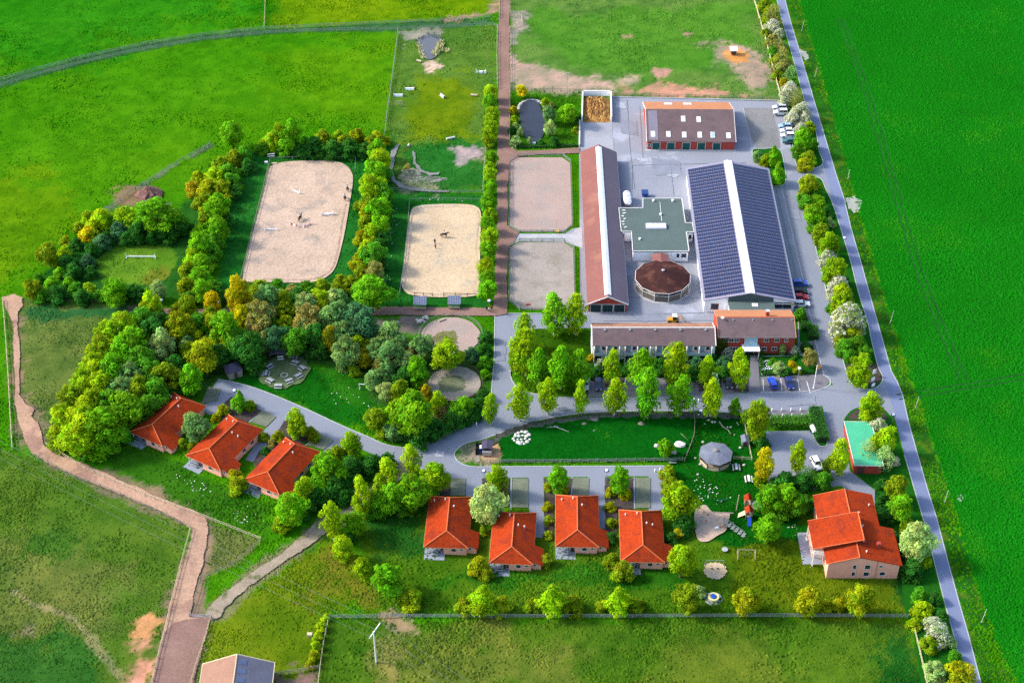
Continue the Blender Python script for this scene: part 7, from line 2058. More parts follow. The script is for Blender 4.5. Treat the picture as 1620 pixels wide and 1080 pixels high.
# ---- benches
def bench(label, px, py, rz, l=2.0, name="bench", group=None, table=False, three=False, m='offwhite'):
    o = P(px, py)
    t = thing(name, label, "table" if table else "bench", o, rz, group)
    if table:
        for y in ((-.75, .75)): MB().box((0, y, .44), (l, .32, .06)).build("seat", M[m], t)
        MB().box((0, 0, .74), (l, .6, .06)).build("table_top", M[m], t)
        for x in (-l * .36, l * .36):
            MB().box((x, 0, .4), (.08, 1.5, .08)).tube((x, -.5, 0), (x, -.2, .74), .05, .05, 4).tube((x, .5, 0), (x, .2, .74), .05, .05, 4).build("trestle", M['wood_dark'], t)
    else:
        MB().box((0, -.1, .45), (l, .5, .07)).build("seat", M[m], t)
        MB().box((0, .42, .85), (l, .07, .42)).build("backrest", M[m], t)
        for x in (-l * .4, l * .4):
            MB().box((x, .05, .22), (.1, .55, .44)).tube((x, .3, .2), (x, .44, 1.0), .05, .05, 4).build("leg", M['wood_dark'], t)
    return t
M['bench_wood'] = mat("silvery_bench_wood", (.30, .31, .34), .85, .3, 1.5, 5, .2)
BG = "bench and table sets round the fire circle"
for lab, x, y, a in (("bench set left of the open shelter, fire circle upper left", 426.5, 581, .75), ("bench set at the left edge of the fire circle", 421.5, 592.5, 1.5), ("bench set at the lower left of the fire circle", 427.5, 603.5, -.65), ("bench set at the bottom of the fire circle", 440.5, 612.5, 0.0),
                      ("bench set at the lower right of the fire circle", 457.5, 604, .55), ("bench set at the right of the fire circle", 472.5, 596, .75), ("bench set at the upper right of the fire circle", 478, 584, -.75), ("large bench set below the leaning bench group of the fire circle", 467, 575.5, -.45),
                      ("bench set beyond the fire circle under the trees", 466, 565, 1.3)):
    bench(lab, x, y, a, 1.9, "picnic_set", BG, True, m='bench_wood')
bench("white bench in front of the open shelter", 444, 569.5, .12, 1.6)
t = thing("fire_pit", "round stone fire pit in the middle of the turf circle", "fire pit", P(450, 594))
for k in range(14):
    a = 2 * math.pi * k / 14
    mb = MB(); blob(mb, (math.cos(a) * .85, math.sin(a) * .85, .16), .22, seed=k); mb.build("stone", M['stone'], t)
MB().lathe([(.8, .004), (.8, .06), (.05, .08)], 14).build("ash_bed", mat("grey_ash", (.20, .20, .20), .95, .2), t)
bench("dark picnic table beside the octagonal pavilion", 1164.5, 741, math.pi / 2, 2.1, "picnic_set", None, True, m='metal')
bench("white picnic table beside the yellow birch", 1184, 759.5, math.pi / 2, 2.1, "picnic_set", None, True)
bench("grey bench against the enclosure fence", 1064, 733, 0.0, 1.8, m='wood_grey')
bench("white bench pair beside the far corner of the jumping arena", 429, 247, .15, 2.2, "picnic_set", None, True)
for k, (t_, o_, rz_, L_, W_c) in enumerate(COT):
    which = ("leftmost cottage of four", "second cottage of four", "third cottage of four", "rightmost cottage of four", "left slanted cottage", "middle slanted cottage", "right slanted cottage")[k]
    p = o_ + Matrix.Rotation(rz_, 3, 'Z') @ Vector((-W_c / 2 + 2.2, -L_ / 2 + .6, 0))
    px, py = PIX(p)
    b = bench("pale garden table set on the terrace of the " + which, px, py, rz_, 1.9, "garden_table", "garden tables on the cottage terraces", True, m='terrace')
    b.location.z = .14

# ---- octagonal pavilion
def pavilion():
    c = P(1132.5, 716.5, 2.3); c.z = 0
    r, ze, zr, n = 4.1, 2.2, 3.3, 8
    t = thing("garden_pavilion", "octagonal garden pavilion with grey shingle roof on the play lawn", "pavilion", c)
    pt = lambda q, k, z: Vector((q * math.cos(2 * math.pi * k / n + .15), q * math.sin(2 * math.pi * k / n + .15), z))
    for k in range(n):
        MB().slab([pt(r, k, ze), pt(r, k + 1, ze), Vector((0, 0, zr))], .1).build("roof_panel", M['roof_slate'], t)
        a = pt(r - .35, k, 0)
        MB().tube(a, a + Vector((0, 0, ze)), .09, .09, 6).build("post", M['wood_dark'], t)
        b = pt(r - .35, k + 1, 0)
        if k != 2:
            z1 = Vector((0, 0, .9)); ai, bi = a * .97, b * .97
            MB().hexa([a, b, bi, ai, a + z1, b + z1, bi + z1, ai + z1]).build("parapet", M['wood_pale'], t)
    MB().lathe([(.5, -.12), (.5, .1), (.15, .25)], 9, c=(0, 0, zr)).build("roof_cap", M['wood'], t)
    MB().lathe([(r - .3, .0), (r - .3, .12), (.1, .13)], 18).build("floor", M['wood'], t)
pavilion()

# ---- stones, logs, stumps in the enclosure
def stone(label, px, py, r, m='stone_pale', seed=0, group=None, sq=(1, .85, .7), name="boulder"):
    mb = MB(); blob(mb, (0, 0, r * sq[2] * .75), r, sq, 8, 6, .16, 0, seed)
    o = mb.build(name, M[m], None, P(px, py))
    return tag(o, label, "stone", group)
rr = random.Random(4)
PILE = [(812 + dx, 686 + dy) for dx, dy in ((2, 12), (8, 15), (14, 14), (22, 14), (0, 9), (7, 10), (13, 10), (19, 9), (26, 10), (3, 5), (9, 5), (15, 4), (21, 5), (25, 3), (8, 0), (14, -2), (20, -1), (11, 17), (4, 2), (17, 17))]
for k, (x, y) in enumerate(sorted(PILE)):
    stone(f"{ORD[k]} boulder from the left in the boulder heap on the enclosure lawn", x, y, rr.uniform(.36, .62), 'stone_pale', k, "boulder heap in the animal enclosure")
def log_pile():
    t = thing("log_pile", "pile of grey planks and poles lying in the animal enclosure", "log pile", P(890, 677))
    r = random.Random(6)
    for k in range(9):
        y = -1.0 + .25 * k
        MB().box((.6 + r.uniform(-.3, .3), y, .12 + .05 * (k % 2)), (4.6, .22, .12), r.uniform(-.12, .12)).build("plank", M['grey_plank'], t)
    for a, b in (((-7, .2, .1), (-1.2, .6, .2)), ((-6, -.2, .1), (-1.0, .2, .25)), ((-2, .4, .3), (1.5, -1.6, .2))): MB().tube(a, b, .16, .12, 6).build("pole", M['grey_plank'], t)
log_pile()
heap("root_stump", "grey root stump heap near the enclosure's far fence", "stump", 940, 664, 1.5, 1.0, .8, mat("grey_rootwood", (.16, .14, .13), .95, .3, 1, 4, .3, .1, 3), 11, 11)
heap("root_stump", "pale brown root stump in the middle of the enclosure", "stump", 1014, 671, 1.1, .9, .9, mat("brown_rootwood", (.22, .17, .13), .95, .3, 1, 4, .3, .1, 3), 12, 10)
heap("root_stump", "small broken stump right of the plank pile", "stump", 924, 671, .8, .7, .6, 'wood', 13, 9)
heap("root_stump", "tiny grey stump alone on the enclosure lawn", "stump", 940, 682, .45, .4, .5, 'wood_grey', 14, 8)
stone("large white boulder beside the round enclosure tree", 1076, 705, 1.15, 'stone_pale', 50, None, (1.2, .9, .6))
stone("small pale boulder left of the round enclosure tree", 1039, 707, .75, 'stone', 51)
stone("grey boulder at the foot of the round enclosure tree", 1066, 717, .7, 'stone', 52)
for k, (x, y) in enumerate(sorted(((1121, 665), (1127, 668), (1115, 671), (1131, 668), (1151, 676), (1156, 676), (1162, 688), (1105, 657), (1171, 709), (1100, 725), (1108, 735), (1112, 700), (1104, 751), (1177, 736)))):
    stone(f"{ORD[k]} small loose stone from the left on the play lawn", x, y, rr.uniform(.2, .42), 'stone', 60 + k, "loose stones on the play lawn")
def driftwood(label, pts, r, m='wood', name="fallen_branch"):
    w = [P(x, y, .15) for x, y in pts]; o = Vector((w[0].x, w[0].y, 0))
    mb = MB()
    for i, (a, b) in enumerate(zip(w[:-1], w[1:])): mb.tube(a - o, b - o, r * (1 - .2 * i), r * (1 - .2 * (i + 1)), 6)
    return tag(mb.build(name, M[m], None, o), label, "branch")
driftwood("forked pale branch lying on the far play lawn", [(1138, 667), (1144, 675), (1152, 680), (1156, 686)], .2)
driftwood("long pale branch leaning toward the play lawn fence", [(1077, 686), (1086, 694), (1092, 702)], .2)
driftwood("short grey branch near the goat hutch", [(1166, 668), (1169, 673)], .16, 'wood_grey')
for k in range(9):
    stone(f"{ORD[k]} rough stone from the left in the rubble heap beside the round pen", 660 + 2 * k, 507 + rr.uniform(-5, 5), rr.uniform(.4, .7), 'stone', 90 + k, "rubble heap beside the round pen")
for k in range(6):
    stone(f"{ORD[k]} rough stone from the left in the stone row beside the cross track", 614 + 3 * k, 513 + rr.uniform(-5, 5), rr.uniform(.4, .6), 'stone', 110 + k, "stone row beside the cross track")
# stones round the garden pond
for k in range(18):
    a = math.pi * (.05 + 1.05 * k / 17)
    stone(f"{ORD[17 - k]} grey edging stone from the left along the garden pond bank", 841 + 21 * math.cos(a), 176 - 17 * math.sin(a) + (10 if k in (0, 17) else 0), rr.uniform(.4, .65), 'stone', 130 + k, "edging stones of the garden pond")
# reeds by the water jump
def reeds(label, pts, m, h, n, seed, name="reed_clump", cat="reeds"):
    r = random.Random(seed)
    w = [P(*p) for p in pts]; o = w[0].copy()
    mb = MB()
    for _ in range(n):
        i = r.randrange(len(w) - 1)
        c = w[i].lerp(w[i + 1], r.random()) - o + Vector((r.gauss(0, .5), r.gauss(0, .6), 0))
        e = c + Vector((r.gauss(0, .25), r.gauss(0, .25), h * r.uniform(.5, 1.1)))
        d = Vector((r.uniform(-1, 1), r.uniform(-1, 1), 0)).normalized() * .14
        mb.add([c - d, c + d, e + d * .5, e - d * .5], [(0, 1, 2, 3)])
    return tag(mb.build(name, M[m], None, o), label, cat)
reeds("thick pale yellow reeds on the right bank of the water jump", [(699, 68), (695, 76), (688, 88)], 'reed', 1.3, 420, 1)
reeds("thin pale reeds on the left bank of the water jump", [(662, 70), (666, 84), (672, 92)], 'reed', .9, 120, 2)
reeds("dark rushes on the far bank of the water jump", [(662, 63), (680, 56), (697, 62)], 'wood_grey', .8, 160, 3)
reeds("small pale yellow shrubby tuft right of the water jump", [(704, 80), (710, 81)], 'reed', .8, 60, 4)
# white flowering patches in the lawns: one drift of flowers each
def flower_drift(label, pts, n, seed, spread=(1.0, 1.2)):
    r = random.Random(seed)
    mb = MB()
    o = P(*pts[0])
    for _ in range(n):
        i = r.randrange(len(pts) - 1)
        t = r.random()
        x, y = pts[i][0] * (1 - t) + pts[i + 1][0] * t, pts[i][1] * (1 - t) + pts[i + 1][1] * t
        c = P(x, y) - o + Vector((r.gauss(0, spread[0]), r.gauss(0, spread[1]), 0))
        s = r.uniform(.07, .17)
        blob(mb, (c.x, c.y, .12), s, (1, 1, .5), 6, 4, .25, 0, r.random())
    tag(mb.build("flower_drift", M['flower'], None, o), label, "flowers", kind="stuff")
flower_drift("drift of white flowers left of the dressage arena", [(613, 335), (617, 365), (608, 400), (612, 440), (600, 445)], 60, 1, (1.6, 1.6))
flower_drift("white flowers in the lawn below the slanted cottages", [(280, 752), (310, 768), (330, 775)], 26, 2, (1.4, 1.0))
flower_drift("white flowers in the lawn above the pale path fence", [(360, 800), (385, 815), (375, 825)], 26, 3, (1.5, 1.0))
flower_drift("white daisies scattered on the play lawn", [(1095, 760), (1120, 770), (1110, 790), (1140, 785), (1125, 775)], 46, 4, (1.6, 1.6))
flower_drift("line of white flowers left of the big house terrace", [(1245, 822), (1262, 840), (1275, 870), (1285, 895)], 26, 5, (.5, .8))
flower_drift("white flowers scattered below the far rail of the dressage arena", [(670, 312), (700, 316), (745, 317)], 10, 6, (1, .5))
flower_drift("white flowers on the green beside the fire circle", [(530, 610), (560, 630), (580, 640)], 14, 7, (2, 2))

# ---- reception garden flower ring and signs
t = thing("flower_ring", "round white flower bed in the reception garden", "flower bed", P(1216, 578))
for k in range(20):
    a = 2 * math.pi * k / 20
    mb = MB(); blob(mb, (math.cos(a) * 1.6, math.sin(a) * 1.6, .2), .26, seed=k); mb.build("flower_clump", M['flower'], t)
for k in range(8):
    a = 2 * math.pi * k / 8
    mb = MB(); blob(mb, (math.cos(a) * .7, math.sin(a) * .7, .15), .22, seed=k + 40); mb.build("inner_clump", M['flower'], t)
def sign(label, px, py, w, h, m, hz=1.6, rz=0.0, rod=1):
    o = P(px, py, hz); o.z = 0.1
    t = thing("sign_board", label, "sign", o, rz)
    MB().box((0, 0, hz), (w, .06, h)).build("board", M[m], t)
    for s in ((-1, 1) if rod == 2 else (0,)): MB().tube((s * w * .4, .06, 0), (s * w * .4, .06, hz + h * .3), .04, .04, 5).build("post", M['metal'], t)
sign("white oval sign at the road corner, farthest of three", 1383.5, 588, 1.0, 1.3, 'white', 1.6, .5)
sign("white slanted sign at the road corner, middle of three", 1381, 600, 1.1, 1.2, 'white', 1.4, .5)
sign("white square sign at the road corner, nearest of three", 1381.5, 609, 1.0, 1.0, 'white', 1.2, .5)
sign("small white sign at the reception garden edge", 1208.5, 585, .8, .7, 'white', .9)
sign("white square sign above the low bush in front of the reception parking", 1131, 597, .9, .9, 'white', 2.2)
# flag pole with orange ball-shaped banner on the parking corner
t = thing("flag_pole", "tall white banner pole with orange flag on the parking corner", "flag pole", P(1287, 614))
MB().tube((0, 0, 0), (0, 0, 7.6), .11, .08, 8).build("pole", M['white'], t)
MB().hexa([(.1, 0, 6.2), (.95, .1, 6.3), (.95, .16, 6.3), (.1, .06, 6.2), (.1, 0, 7.4), (1.0, .1, 7.3), (1.0, .16, 7.3), (.1, .06, 7.4)]).build("flag", M['orange'], t)
MB().lathe([(.3, 0), (.3, .12), (.12, .15)], 10).build("base", M['concrete'], t)

# ---- power pole with crossbar and wires
def power_line():
    o = P(595.2, 1047)
    t = thing("power_pole", "pale wooden power pole with slanted crossbar in the bottom pasture", "power pole", o)
    H = 9.8
    MB().tube((0, 0, 0), (0, 0, H), .2, .14, 10).build("mast", M['offwhite'], t)
    a, b = P(584.2, 1009.5, H) - o, P(602, 984.5, H) - o
    d = b - a
    MB().box(((a.x + b.x) / 2, (a.y + b.y) / 2, H + .08), (d.length, .2, .2), math.atan2(d.y, d.x)).build("crossbar", M['offwhite'], t)
    ins = []
    for k in (.04, .5, .96):
        q = a.lerp(b, k)
        MB().lathe([(.07, .18), (.1, .24), (.06, .34), (.09, .4), (.03, .48)], 8, c=(q.x, q.y, H)).build("insulator", M['terrace'], t)
        ins.append(Vector((o.x + q.x, o.y + q.y, H + .45)))
    for k, p in enumerate(ins):
        for (ex, ey), nm in (((-40, 690), "left"), ((900, 1190), "right")):
            e = P(ex, ey, H + .3) + (p - ins[1]) * 1.0
            pts = [p.lerp(e, i / 16) - Vector((0, 0, 4 * 1.1 * (i / 16) * (1 - i / 16))) for i in range(17)]
            w_ = MB().path([q - p for q in pts], .012, 4).build("power_wire", M['metal'], None, p)
            tag(w_, f"{('outer', 'middle', 'inner')[k]} thin wire from the power pole toward the {nm} picture edge", "wire", "wires of the power line")
power_line()
def rod(label, px, py, h, lean=.0, m='offwhite', r=.06, name="marker_pole"):
    t = thing(name, label, "pole", P(px, py), 0, "thin poles along the crop field")
    MB().tube((0, 0, 0), (lean * h, 0, h), r, r * .7, 6).build("rod", M[m], t)
    MB().tube((0, 0, 0), (0, 0, .3), r * 1.8, r * 1.6, 6).build("sleeve", M['wood_grey'], t)
for k, (x, y, h, ln) in enumerate(((1268, 50, 4.2, .1), (1289, 122, 3.6, .1), (1341, 284, 3.4, .05), (1408, 512, 4.4, .08), (1448, 646, 4.0, .06), (1494, 795, 4.0, .06), (1552, 985, 4.5, .08))):
    rod(f"{ORD[k]} thin pale pole from the top along the crop field", x, y, h, ln)
t = thing("yard_lamp_pole", "tall thin lamp pole between pond garden and far paddock", "lamp", P(897, 151))
MB().tube((0, 0, 0), (0, 0, 8), .1, .07, 8).build("mast", M['metal'], t)
MB().box((0, 0, 8.05), (1.0, .25, .12)).build("lamp_head", M['metal'], t)

# ---- playground
def playground():
    t = thing("play_tower", "wooden play tower with two small red roofs and bridge", "play tower", P(1182, 812))
    for cx, cy, h in ((0.3, 2.4, 2.4), (0.1, -1.2, 2.2)):
        for sx in (-.7, .7):
            for sy in (-.7, .7): MB().tube((cx + sx, cy + sy, 0), (cx + sx, cy + sy, h + .3), .08, .08, 6).build("post", M['wood'], t)
        MB().box((cx, cy, 1.2), (1.5, 1.5, .1)).build("deck", M['wood_pale'], t)
        for s in (-1, 1): MB().slab([(cx + s * .95, cy - 1.0, h), (cx, cy - 1.0, h + .9), (cx, cy + 1.0, h + .9), (cx + s * .95, cy + 1.0, h)], .08).build("roof_slope", M['tile_red'], t)
        for s in (-1, 1): MB().box((cx + s * .72, cy, 1.6), (.06, 1.4, .7)).build("side_board", M['wood_orange'], t)
    MB().box((2.2, 1.0, 1.2), (2.6, 1.6, .1)).build("bridge_deck", M['wood'], t)
    MB().slab([(1.0, .1, 2.3), (3.4, .1, 2.0), (3.4, 1.9, 2.0), (1.0, 1.9, 2.3)], .08).build("bridge_roof", M['roof_metal'], t)
    for x, y in ((3.2, .3), (3.2, 1.7)): MB().tube((x, y, 0), (x, y, 2.0), .07, .07, 6).build("post", M['wood'], t)
    MB().hexa([(-.4, -2.3, 1.2), (.5, -2.3, 1.2), (.5, -1.9, 1.2), (-.4, -1.9, 1.2), (-.4, -2.3, 1.3), (.5, -2.3, 1.3), (.5, -1.9, 1.3), (-.4, -1.9, 1.3)]).build("platform_step", M['wood'], t)
    MB().slab([(-.35, -4.2, .25), (.5, -4.2, .25), (.5, -2.0, 1.3), (-.35, -2.0, 1.3)], .08).build("slide", M['blue'], t)
    MB().tube((-2.4, 1.0, 0), (-2.2, 1.0, 5.0), .1, .08, 7).build("flag_mast", M['wood_pale'], t)
    MB().slab([(-2.0, .0, .1), (-.5, .0, 1.2), (-.5, -1.4, 1.2), (-2.4, -1.4, .1)], .1).build("climbing_ramp", M['wood_pale'], t)
    # climbing frame with chute into the sand
    c = thing("climbing_frame", "grey climbing frame with stairs at the sand pit edge", "climbing frame", P(1158, 835))
    for k in range(6):
        MB().box((-1.4 + .75 * k, .5 - .55 * k, 1.3 - .22 * k), (.7, 1.4, .08), -.6).build("step", M['wood_grey'], c)
    for s in (-.75, .75): MB().path([(-1.7, .6 + s, 2.0), (2.6, -2.3 + s, .5)], .06, 5).build("handrail", M['wood_grey'], c)
    for x, y, h in ((-1.7, 1.3, 2.1), (-1.7, -.1, 2.1), (.2, .3, 1.6), (.2, -1.2, 1.6), (2.6, -1.6, .6), (2.6, -3.0, .6)): MB().tube((x, y, 0), (x, y, h), .08, .08, 6).build("post", M['wood_grey'], c)
    s = thing("sand_digger", "toy sand digger arm with white scoop in the sand pit", "digger", P(1136, 836), .25)
    MB().tube((.2, 0, .5), (2.6, .2, .9), .12, .1, 6).build("arm", M['wood_orange'], s)
    MB().frus((-.3, 0, .1), (.9, .5), (.7, .4), .5).build("scoop", M['white'], s)
    MB().tube((2.4, .2, 0), (2.4, .2, .9), .12, .12, 6).build("post", M['wood'], s)
    for k, (x, y, m) in enumerate(((1113, 811, 'yellow'), (1119, 815, 'wood_orange'), (1111, 819, 'stone'), (1117, 825, 'wood_orange'))):
        o = thing("sand_toy", ("yellow", "orange", "grey", "brown")[k] + " play block standing in the sand pit", "toy", P(x, y), .5 * k, "play blocks in the sand pit")
        MB().frus((0, 0, 0), (.5, .4), (.35, .3), .5).build("block", M[m], o)
        MB().tube((0, 0, .5), (0, 0, .62), .12, .1, 6).build("knob", M['wood'], o)
    lg = tag(MB().tube((0, 0, .2), (4.8, -.3, .2), .2, .18, 8).build("border_log", M['wood'], None, P(1127, 811)), "pale log edging the far side of the sand pit", "log")
    sw = thing("swing_frame", "wooden swing frame on the lawn below the play tower", "swing", P(1180, 880))
    for x, y in ((-1.9, 0), (1.9, -.2)):
        for d in (-1.0, 1.0): MB().tube((x, y + d, 0), (x, y, 2.3), .08, .08, 6).build("leg", M['wood_pale'], sw)
    MB().tube((-2.1, 0, 2.3), (2.1, -.2, 2.3), .09, .09, 6).build("top_beam", M['wood'], sw)
    for x in (-.7, .7):
        for d in (-.2, .2): MB().tube((x + d, -.1, 2.3), (x + d, -.1, .5), .02, .02, 4).build("rope", M['metal'], sw)
        MB().box((x, -.1, .48), (.5, .22, .05)).build("seat", M['black'], sw)
    w = thing("small_swing", "low swing frame over the small sand circle", "swing", P(1131, 902))
    for x in (-2.2, 2.2):
        for d in (-.8, .8): MB().tube((x, 1.0 + d, 0), (x * .85, 1.0, 2.2), .06, .06, 6).build("leg", M['wood_grey'], w)
    MB().tube((-1.9, 1.0, 2.2), (1.9, 1.0, 2.2), .07, .07, 6).build("top_beam", M['wood_grey'], w)
    for x in (-.6, .6):
        MB().box((x, 0.2, .45), (.5, .25, .06)).build("seat", M['black'], w)
        for d in (-.2, .2): MB().tube((x + d, 1.0, 2.2), (x + d, .2, .45), .02, .02, 4).build("rope", M['metal'], w)
    b = thing("bathing_tub", "round yellow-rimmed tub with blue cover on paving", "tub", P(1128.5, 947))
    MB().lathe([(1.95, .004), (1.95, .08), (.1, .09)], 24).build("paving_ring", M['concrete'], b)
    MB().lathe([(1.15, .05), (1.15, .8), (1.2, .85), (.85, .86), (.8, .7), (.05, .7)], 20).build("tub", M['reed'], b)
    MB().lathe([(.6, .7), (.6, .95), (.45, 1.02), (.05, 1.04)], 14).build("cover", M['blue'], b)
    d = thing("garden_disc", "small grey round table on the play lawn", "table", P(1146.5, 871))
    MB().lathe([(.12, 0), (.12, .5)], 8).build("foot", M['metal'], d)
    MB().lathe([(.68, .5), (.68, .57), (.05, .58)], 18).build("top", M['concrete'], d)
    g = thing("seesaw", "thin teal seesaw on the daisy lawn", "seesaw", P(1142, 793), .35)
    MB().box((0, 0, .55), (3.0, .18, .08), 0, 0, Matrix.Rotation(.12, 3, 'Y')).build("beam", M['green_door'], g)
    MB().frus((0, 0, 0), (.4, .4), (.2, .2), .52).build("stand", M['metal'], g)
    for x in (-1.2, 1.2): MB().tube((x, 0, .5), (x, 0, .95), .03, .03, 5).build("handle", M['metal'], g)
playground()
# picnic chairs at the big house
t = thing("garden_furniture", "white parasol table set beside the big house terrace", "garden table", P(1283, 853))
MB().lathe([(.7, .70), (.7, .76), (.05, .77)], 14).build("table_top", M['white'], t)
MB().tube((0, 0, 0), (0, 0, .7), .06, .06, 6).build("table_leg", M['metal'], t)
for k in range(4):
    a = k * 1.57 + .4
    c = Vector((math.cos(a) * 1.1, math.sin(a) * 1.1, 0))
    MB().box((c.x, c.y, .42), (.5, .5, .08), a).box((c.x * 1.22, c.y * 1.22, .7), (.07, .5, .6), a).box((c.x, c.y, .2), (.4, .4, .38), a).build("chair", M['white'], t)
# goal frame on the green
t = thing("goal_frame", "slim white goal frame on the green beside the wood", "goal", P(578, 617), -.15)
MB().path([(-1.5, 0, 0), (-1.5, 0, 1.9), (1.5, 0, 1.9), (1.5, 0, 0)], .07, 6).build("frame", M['white'], t)
for s in (-1.5, 1.5): MB().path([(s, 0, 1.9), (s, .9, 0), (s, 0, 0)], .04, 5).build("side_stay", M['white'], t)

# ================================================================== HORSES AND PEOPLE
def skinned(name, chains, m, parent, sub=1):
    """One continuous body grown over a skeleton: chains of (point, radius); the first point of each later chain must repeat a point."""
    pts, rad, edges, idx = [], [], [], {}
    for ch in chains:
        prev = None
        for p, r in ch:
            k = tuple(round(c, 4) for c in p)
            if k not in idx:
                idx[k] = len(pts); pts.append(p); rad.append(r)
            i = idx[k]
            if prev is not None and prev != i: edges.append((prev, i))
            prev = i
    me = bpy.data.meshes.new(name + "_skeleton")
    me.from_pydata(pts, edges, [])
    o = bpy.data.objects.new(name + "_skeleton", me)
    COL.objects.link(o)
    sk = o.modifiers.new("skin", 'SKIN')
    for i, v in enumerate(me.skin_vertices[0].data):
        v.radius = (rad[i], rad[i]); v.use_root = (i == 0)
    sk.use_smooth_shade = True
    sb = o.modifiers.new("sub", 'SUBSURF'); sb.levels = sub; sb.render_levels = sub
    dg = bpy.context.evaluated_depsgraph_get()
    res = bpy.data.meshes.new_from_object(o.evaluated_get(dg))
    bpy.data.objects.remove(o)
    res.name = name
    res.materials.clear(); res.materials.append(m)
    return res
def person_mesh(top, legs):
    pel = (0, 0, .98)
    ch = [[(pel, .16), ((0, 0, 1.2), .15), ((0, 0, 1.42), .17), ((0, 0, 1.53), .07), ((0, 0, 1.60), .09), ((0, .01, 1.70), .105), ((0, 0, 1.79), .06)]]
    for s in (-1, 1):
        ch.append([(pel, .16), ((s * .10, 0, .90), .11), ((s * .12, .03, .50), .075), ((s * .12, -.02, .10), .05), ((s * .12, .12, .04), .045)])
        ch.append([((0, 0, 1.42), .17), ((s * .20, 0, 1.40), .075), ((s * .27, -.02, 1.13), .055), ((s * .26, .10, .90), .042), ((s * .26, .14, .82), .04)])
    me = skinned("person_body", ch, M[legs], None)
    me.materials.append(M[top]); me.materials.append(M['skin'])
    for p in me.polygons:
        z = p.center.z
        p.material_index = 2 if z > 1.56 or (z < .88 and abs(p.center.x) > .2) else (1 if z > 1.0 else 0)
    return me
def rider_mesh():
    pel = (0, 0, 1.62)
    ch = [[(pel, .16), ((.02, 0, 1.85), .15), ((.03, 0, 2.06), .16), ((.03, 0, 2.17), .065), ((.04, 0, 2.24), .09), ((.04, 0, 2.34), .105), ((.04, 0, 2.43), .06)]]
    for s in (-1, 1):
        ch.append([(pel, .16), ((.22, s * .26, 1.52), .11), ((.30, s * .36, 1.16), .07), ((.14, s * .38, .80), .05), ((.30, s * .38, .76), .04)])
        ch.append([((.03, 0, 2.06), .16), ((.05, s * .22, 2.02), .07), ((.14, s * .26, 1.78), .052), ((.42, s * .14, 1.72), .04)])
    me = skinned("rider_body", ch, M['cloth_dark'], None)
    me.materials.append(M['cloth_white']); me.materials.append(M['skin'])
    for p in me.polygons:
        z = p.center.z
        p.material_index = 2 if 2.2 < z < 2.36 else (1 if 1.72 < z <= 2.15 else 0)
    return me
def horse_mesh(step=1.0):
    ch = [[((-.1, 0, 1.22), .30), ((.35, 0, 1.25), .31), ((.62, 0, 1.36), .27), ((.88, 0, 1.62), .18), ((1.08, 0, 1.88), .13), ((1.24, 0, 1.86), .12), ((1.46, 0, 1.62), .075), ((1.52, 0, 1.55), .06)],
          [((-.1, 0, 1.22), .30), ((-.55, 0, 1.28), .31), ((-.82, 0, 1.26), .24), ((-.98, 0, 1.22), .07), ((-1.08, 0, .95), .06), ((-1.10, 0, .6), .03)]]
    for s, f, b in ((1, .14 * step, -.10 * step), (-1, -.12 * step, .12 * step)):
        ch.append([((.62, 0, 1.36), .27), ((.58, s * .16, 1.0), .12), ((.58 + f, s * .17, .62), .065), ((.56 + f * .8, s * .17, .32), .045), ((.60 + f, s * .17, .05), .06)])
        ch.append([((-.82, 0, 1.26), .24), ((-.72, s * .17, 1.0), .15), ((-.62 + b, s * .18, .78), .10), ((-.86 + b, s * .18, .52), .06), ((-.84 + b * 1.2, s * .18, .22), .045), ((-.78 + b, s * .18, .05), .06)])
    for s in (-1, 1): ch.append([((1.08, 0, 1.88), .13), ((1.09, s * .09, 2.03), .03)])
    return skinned("horse_body", ch, M['horse'], None)
HORSE, RIDER = horse_mesh(), rider_mesh()
helmet = MB().lathe([(.14, 0), (.15, .05), (.12, .13), (.03, .17)], 10, c=(.04, 0, 2.34)).mesh("helmet", M['cloth_dark'])
saddle_m = MB().hexa([(-.3, -.3, 1.42), (.3, -.3, 1.42), (.3, .3, 1.42), (-.3, .3, 1.42), (-.3, -.12, 1.60), (.26, -.12, 1.60), (.26, .12, 1.60), (-.3, .12, 1.60)]).mesh("saddle", M['black'])
tail_m = MB().path([(-.98, 0, 1.3), (-1.16, 0, 1.1), (-1.2, 0, .7)], .08, 5).mesh("tail", M['black'])
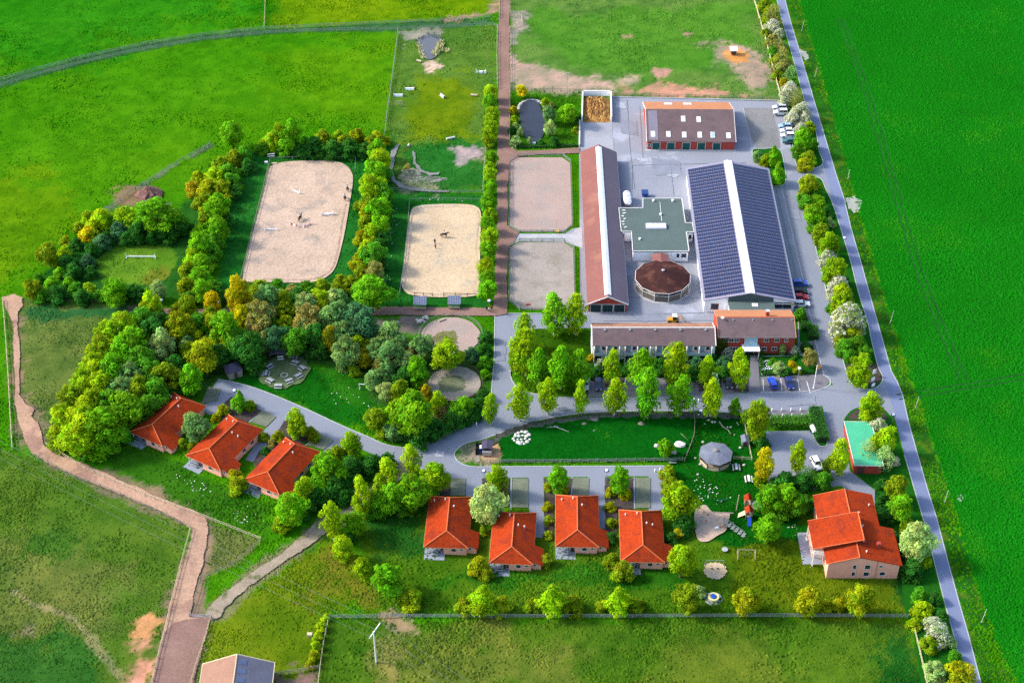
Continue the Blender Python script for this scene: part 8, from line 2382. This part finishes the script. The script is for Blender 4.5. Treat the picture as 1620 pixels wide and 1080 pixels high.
def horse_rider(label_h, label_p, px, py, rz):
    o = P(px, py)
    t = thing("horse", label_h, "horse", o, rz, "ridden horses in the arenas")
    link("body", HORSE, t); link("saddle", saddle_m, t); link("tail", tail_m, t)
    mane = MB()
    mane.path([(.66, 0, 1.66), (.90, 0, 1.84), (1.10, 0, 2.02)], .06, 5)
    mane.build("mane", M['black'], t)
    p = thing("person", label_p, "person", o, rz, "riders in the arenas")
    link("body", RIDER, p); link("helmet", helmet, p)
horse_rider("dark horse walking across the dressage arena under a rider", "rider in white shirt and dark helmet on the dressage arena horse", 703, 376, 0.0)
horse_rider("dark horse trotting at the vee of red jumps", "rider on the horse at the vee of red jumps", 475, 349, 1.25)
horse_rider("dark horse at the right edge of the jumping arena, farther one", "rider on the farther horse at the right edge of the jumping arena", 550, 303, -1.4)
horse_rider("dark horse at the right edge of the jumping arena, nearer one", "rider on the nearer horse at the right edge of the jumping arena", 546, 317, -1.5)
WALK = person_mesh('cloth_dark', 'cloth_dark')
WALK2 = person_mesh('cloth_red', 'cloth_dark')
WALK3 = person_mesh('cloth_white', 'cloth_dark')
def person(label, px, py, me, rz=0.0, group=None):
    p = thing("person", label, "person", P(px, py), rz, group)
    link("body", me, p)
    hair = MB().lathe([(.115, 0), (.12, .05), (.09, .10), (.02, .13)], 8, c=(0, -.01, 1.70)); hair.build("hair", M['wood_dark'], p)
    return p
person("person in dark clothes standing in the dressage arena, farther of two", 688, 386, WALK)
person("person in dark trousers and red top standing in the dressage arena", 689, 394, WALK2)
person("person in dark clothes at the track crossing, left of the group", 770, 492, WALK)
person("person in white top at the track crossing, middle of the group", 774, 494, WALK3)
person("person in red jacket at the track crossing, right of the group", 778, 491, WALK2)
person("person walking at the bend of the lane by the birches", 809, 595, WALK)
# two stools where the arenas' path begins
small_box("mounting_block", "white mounting block at the far left corner of the jumping arena", "block", 421, 257, (.9, .6, .5), 'white')
small_box("jump_filler_stack", "pale jump boards stacked at the arena's far left corner", "boards", 434, 259, (1.6, .6, .35), 'wood_pale')
small_box("salt_lick", "brown and white feed trough inside the near sand paddock", "trough", 835, 482, (.9, .5, .4), 'red_plastic')
small_box("straw_crate", "yellow-rimmed feed ring inside the far sand paddock", "trough", 882, 366, (1.0, .9, .4), 'yellow')
small_box("planter_box", "pale beehive boxes beside the yellow bottom hedge", "box", 490, 1004, (1.0, .8, .8), 'wood_pale')
print("objects", len(bpy.data.objects))
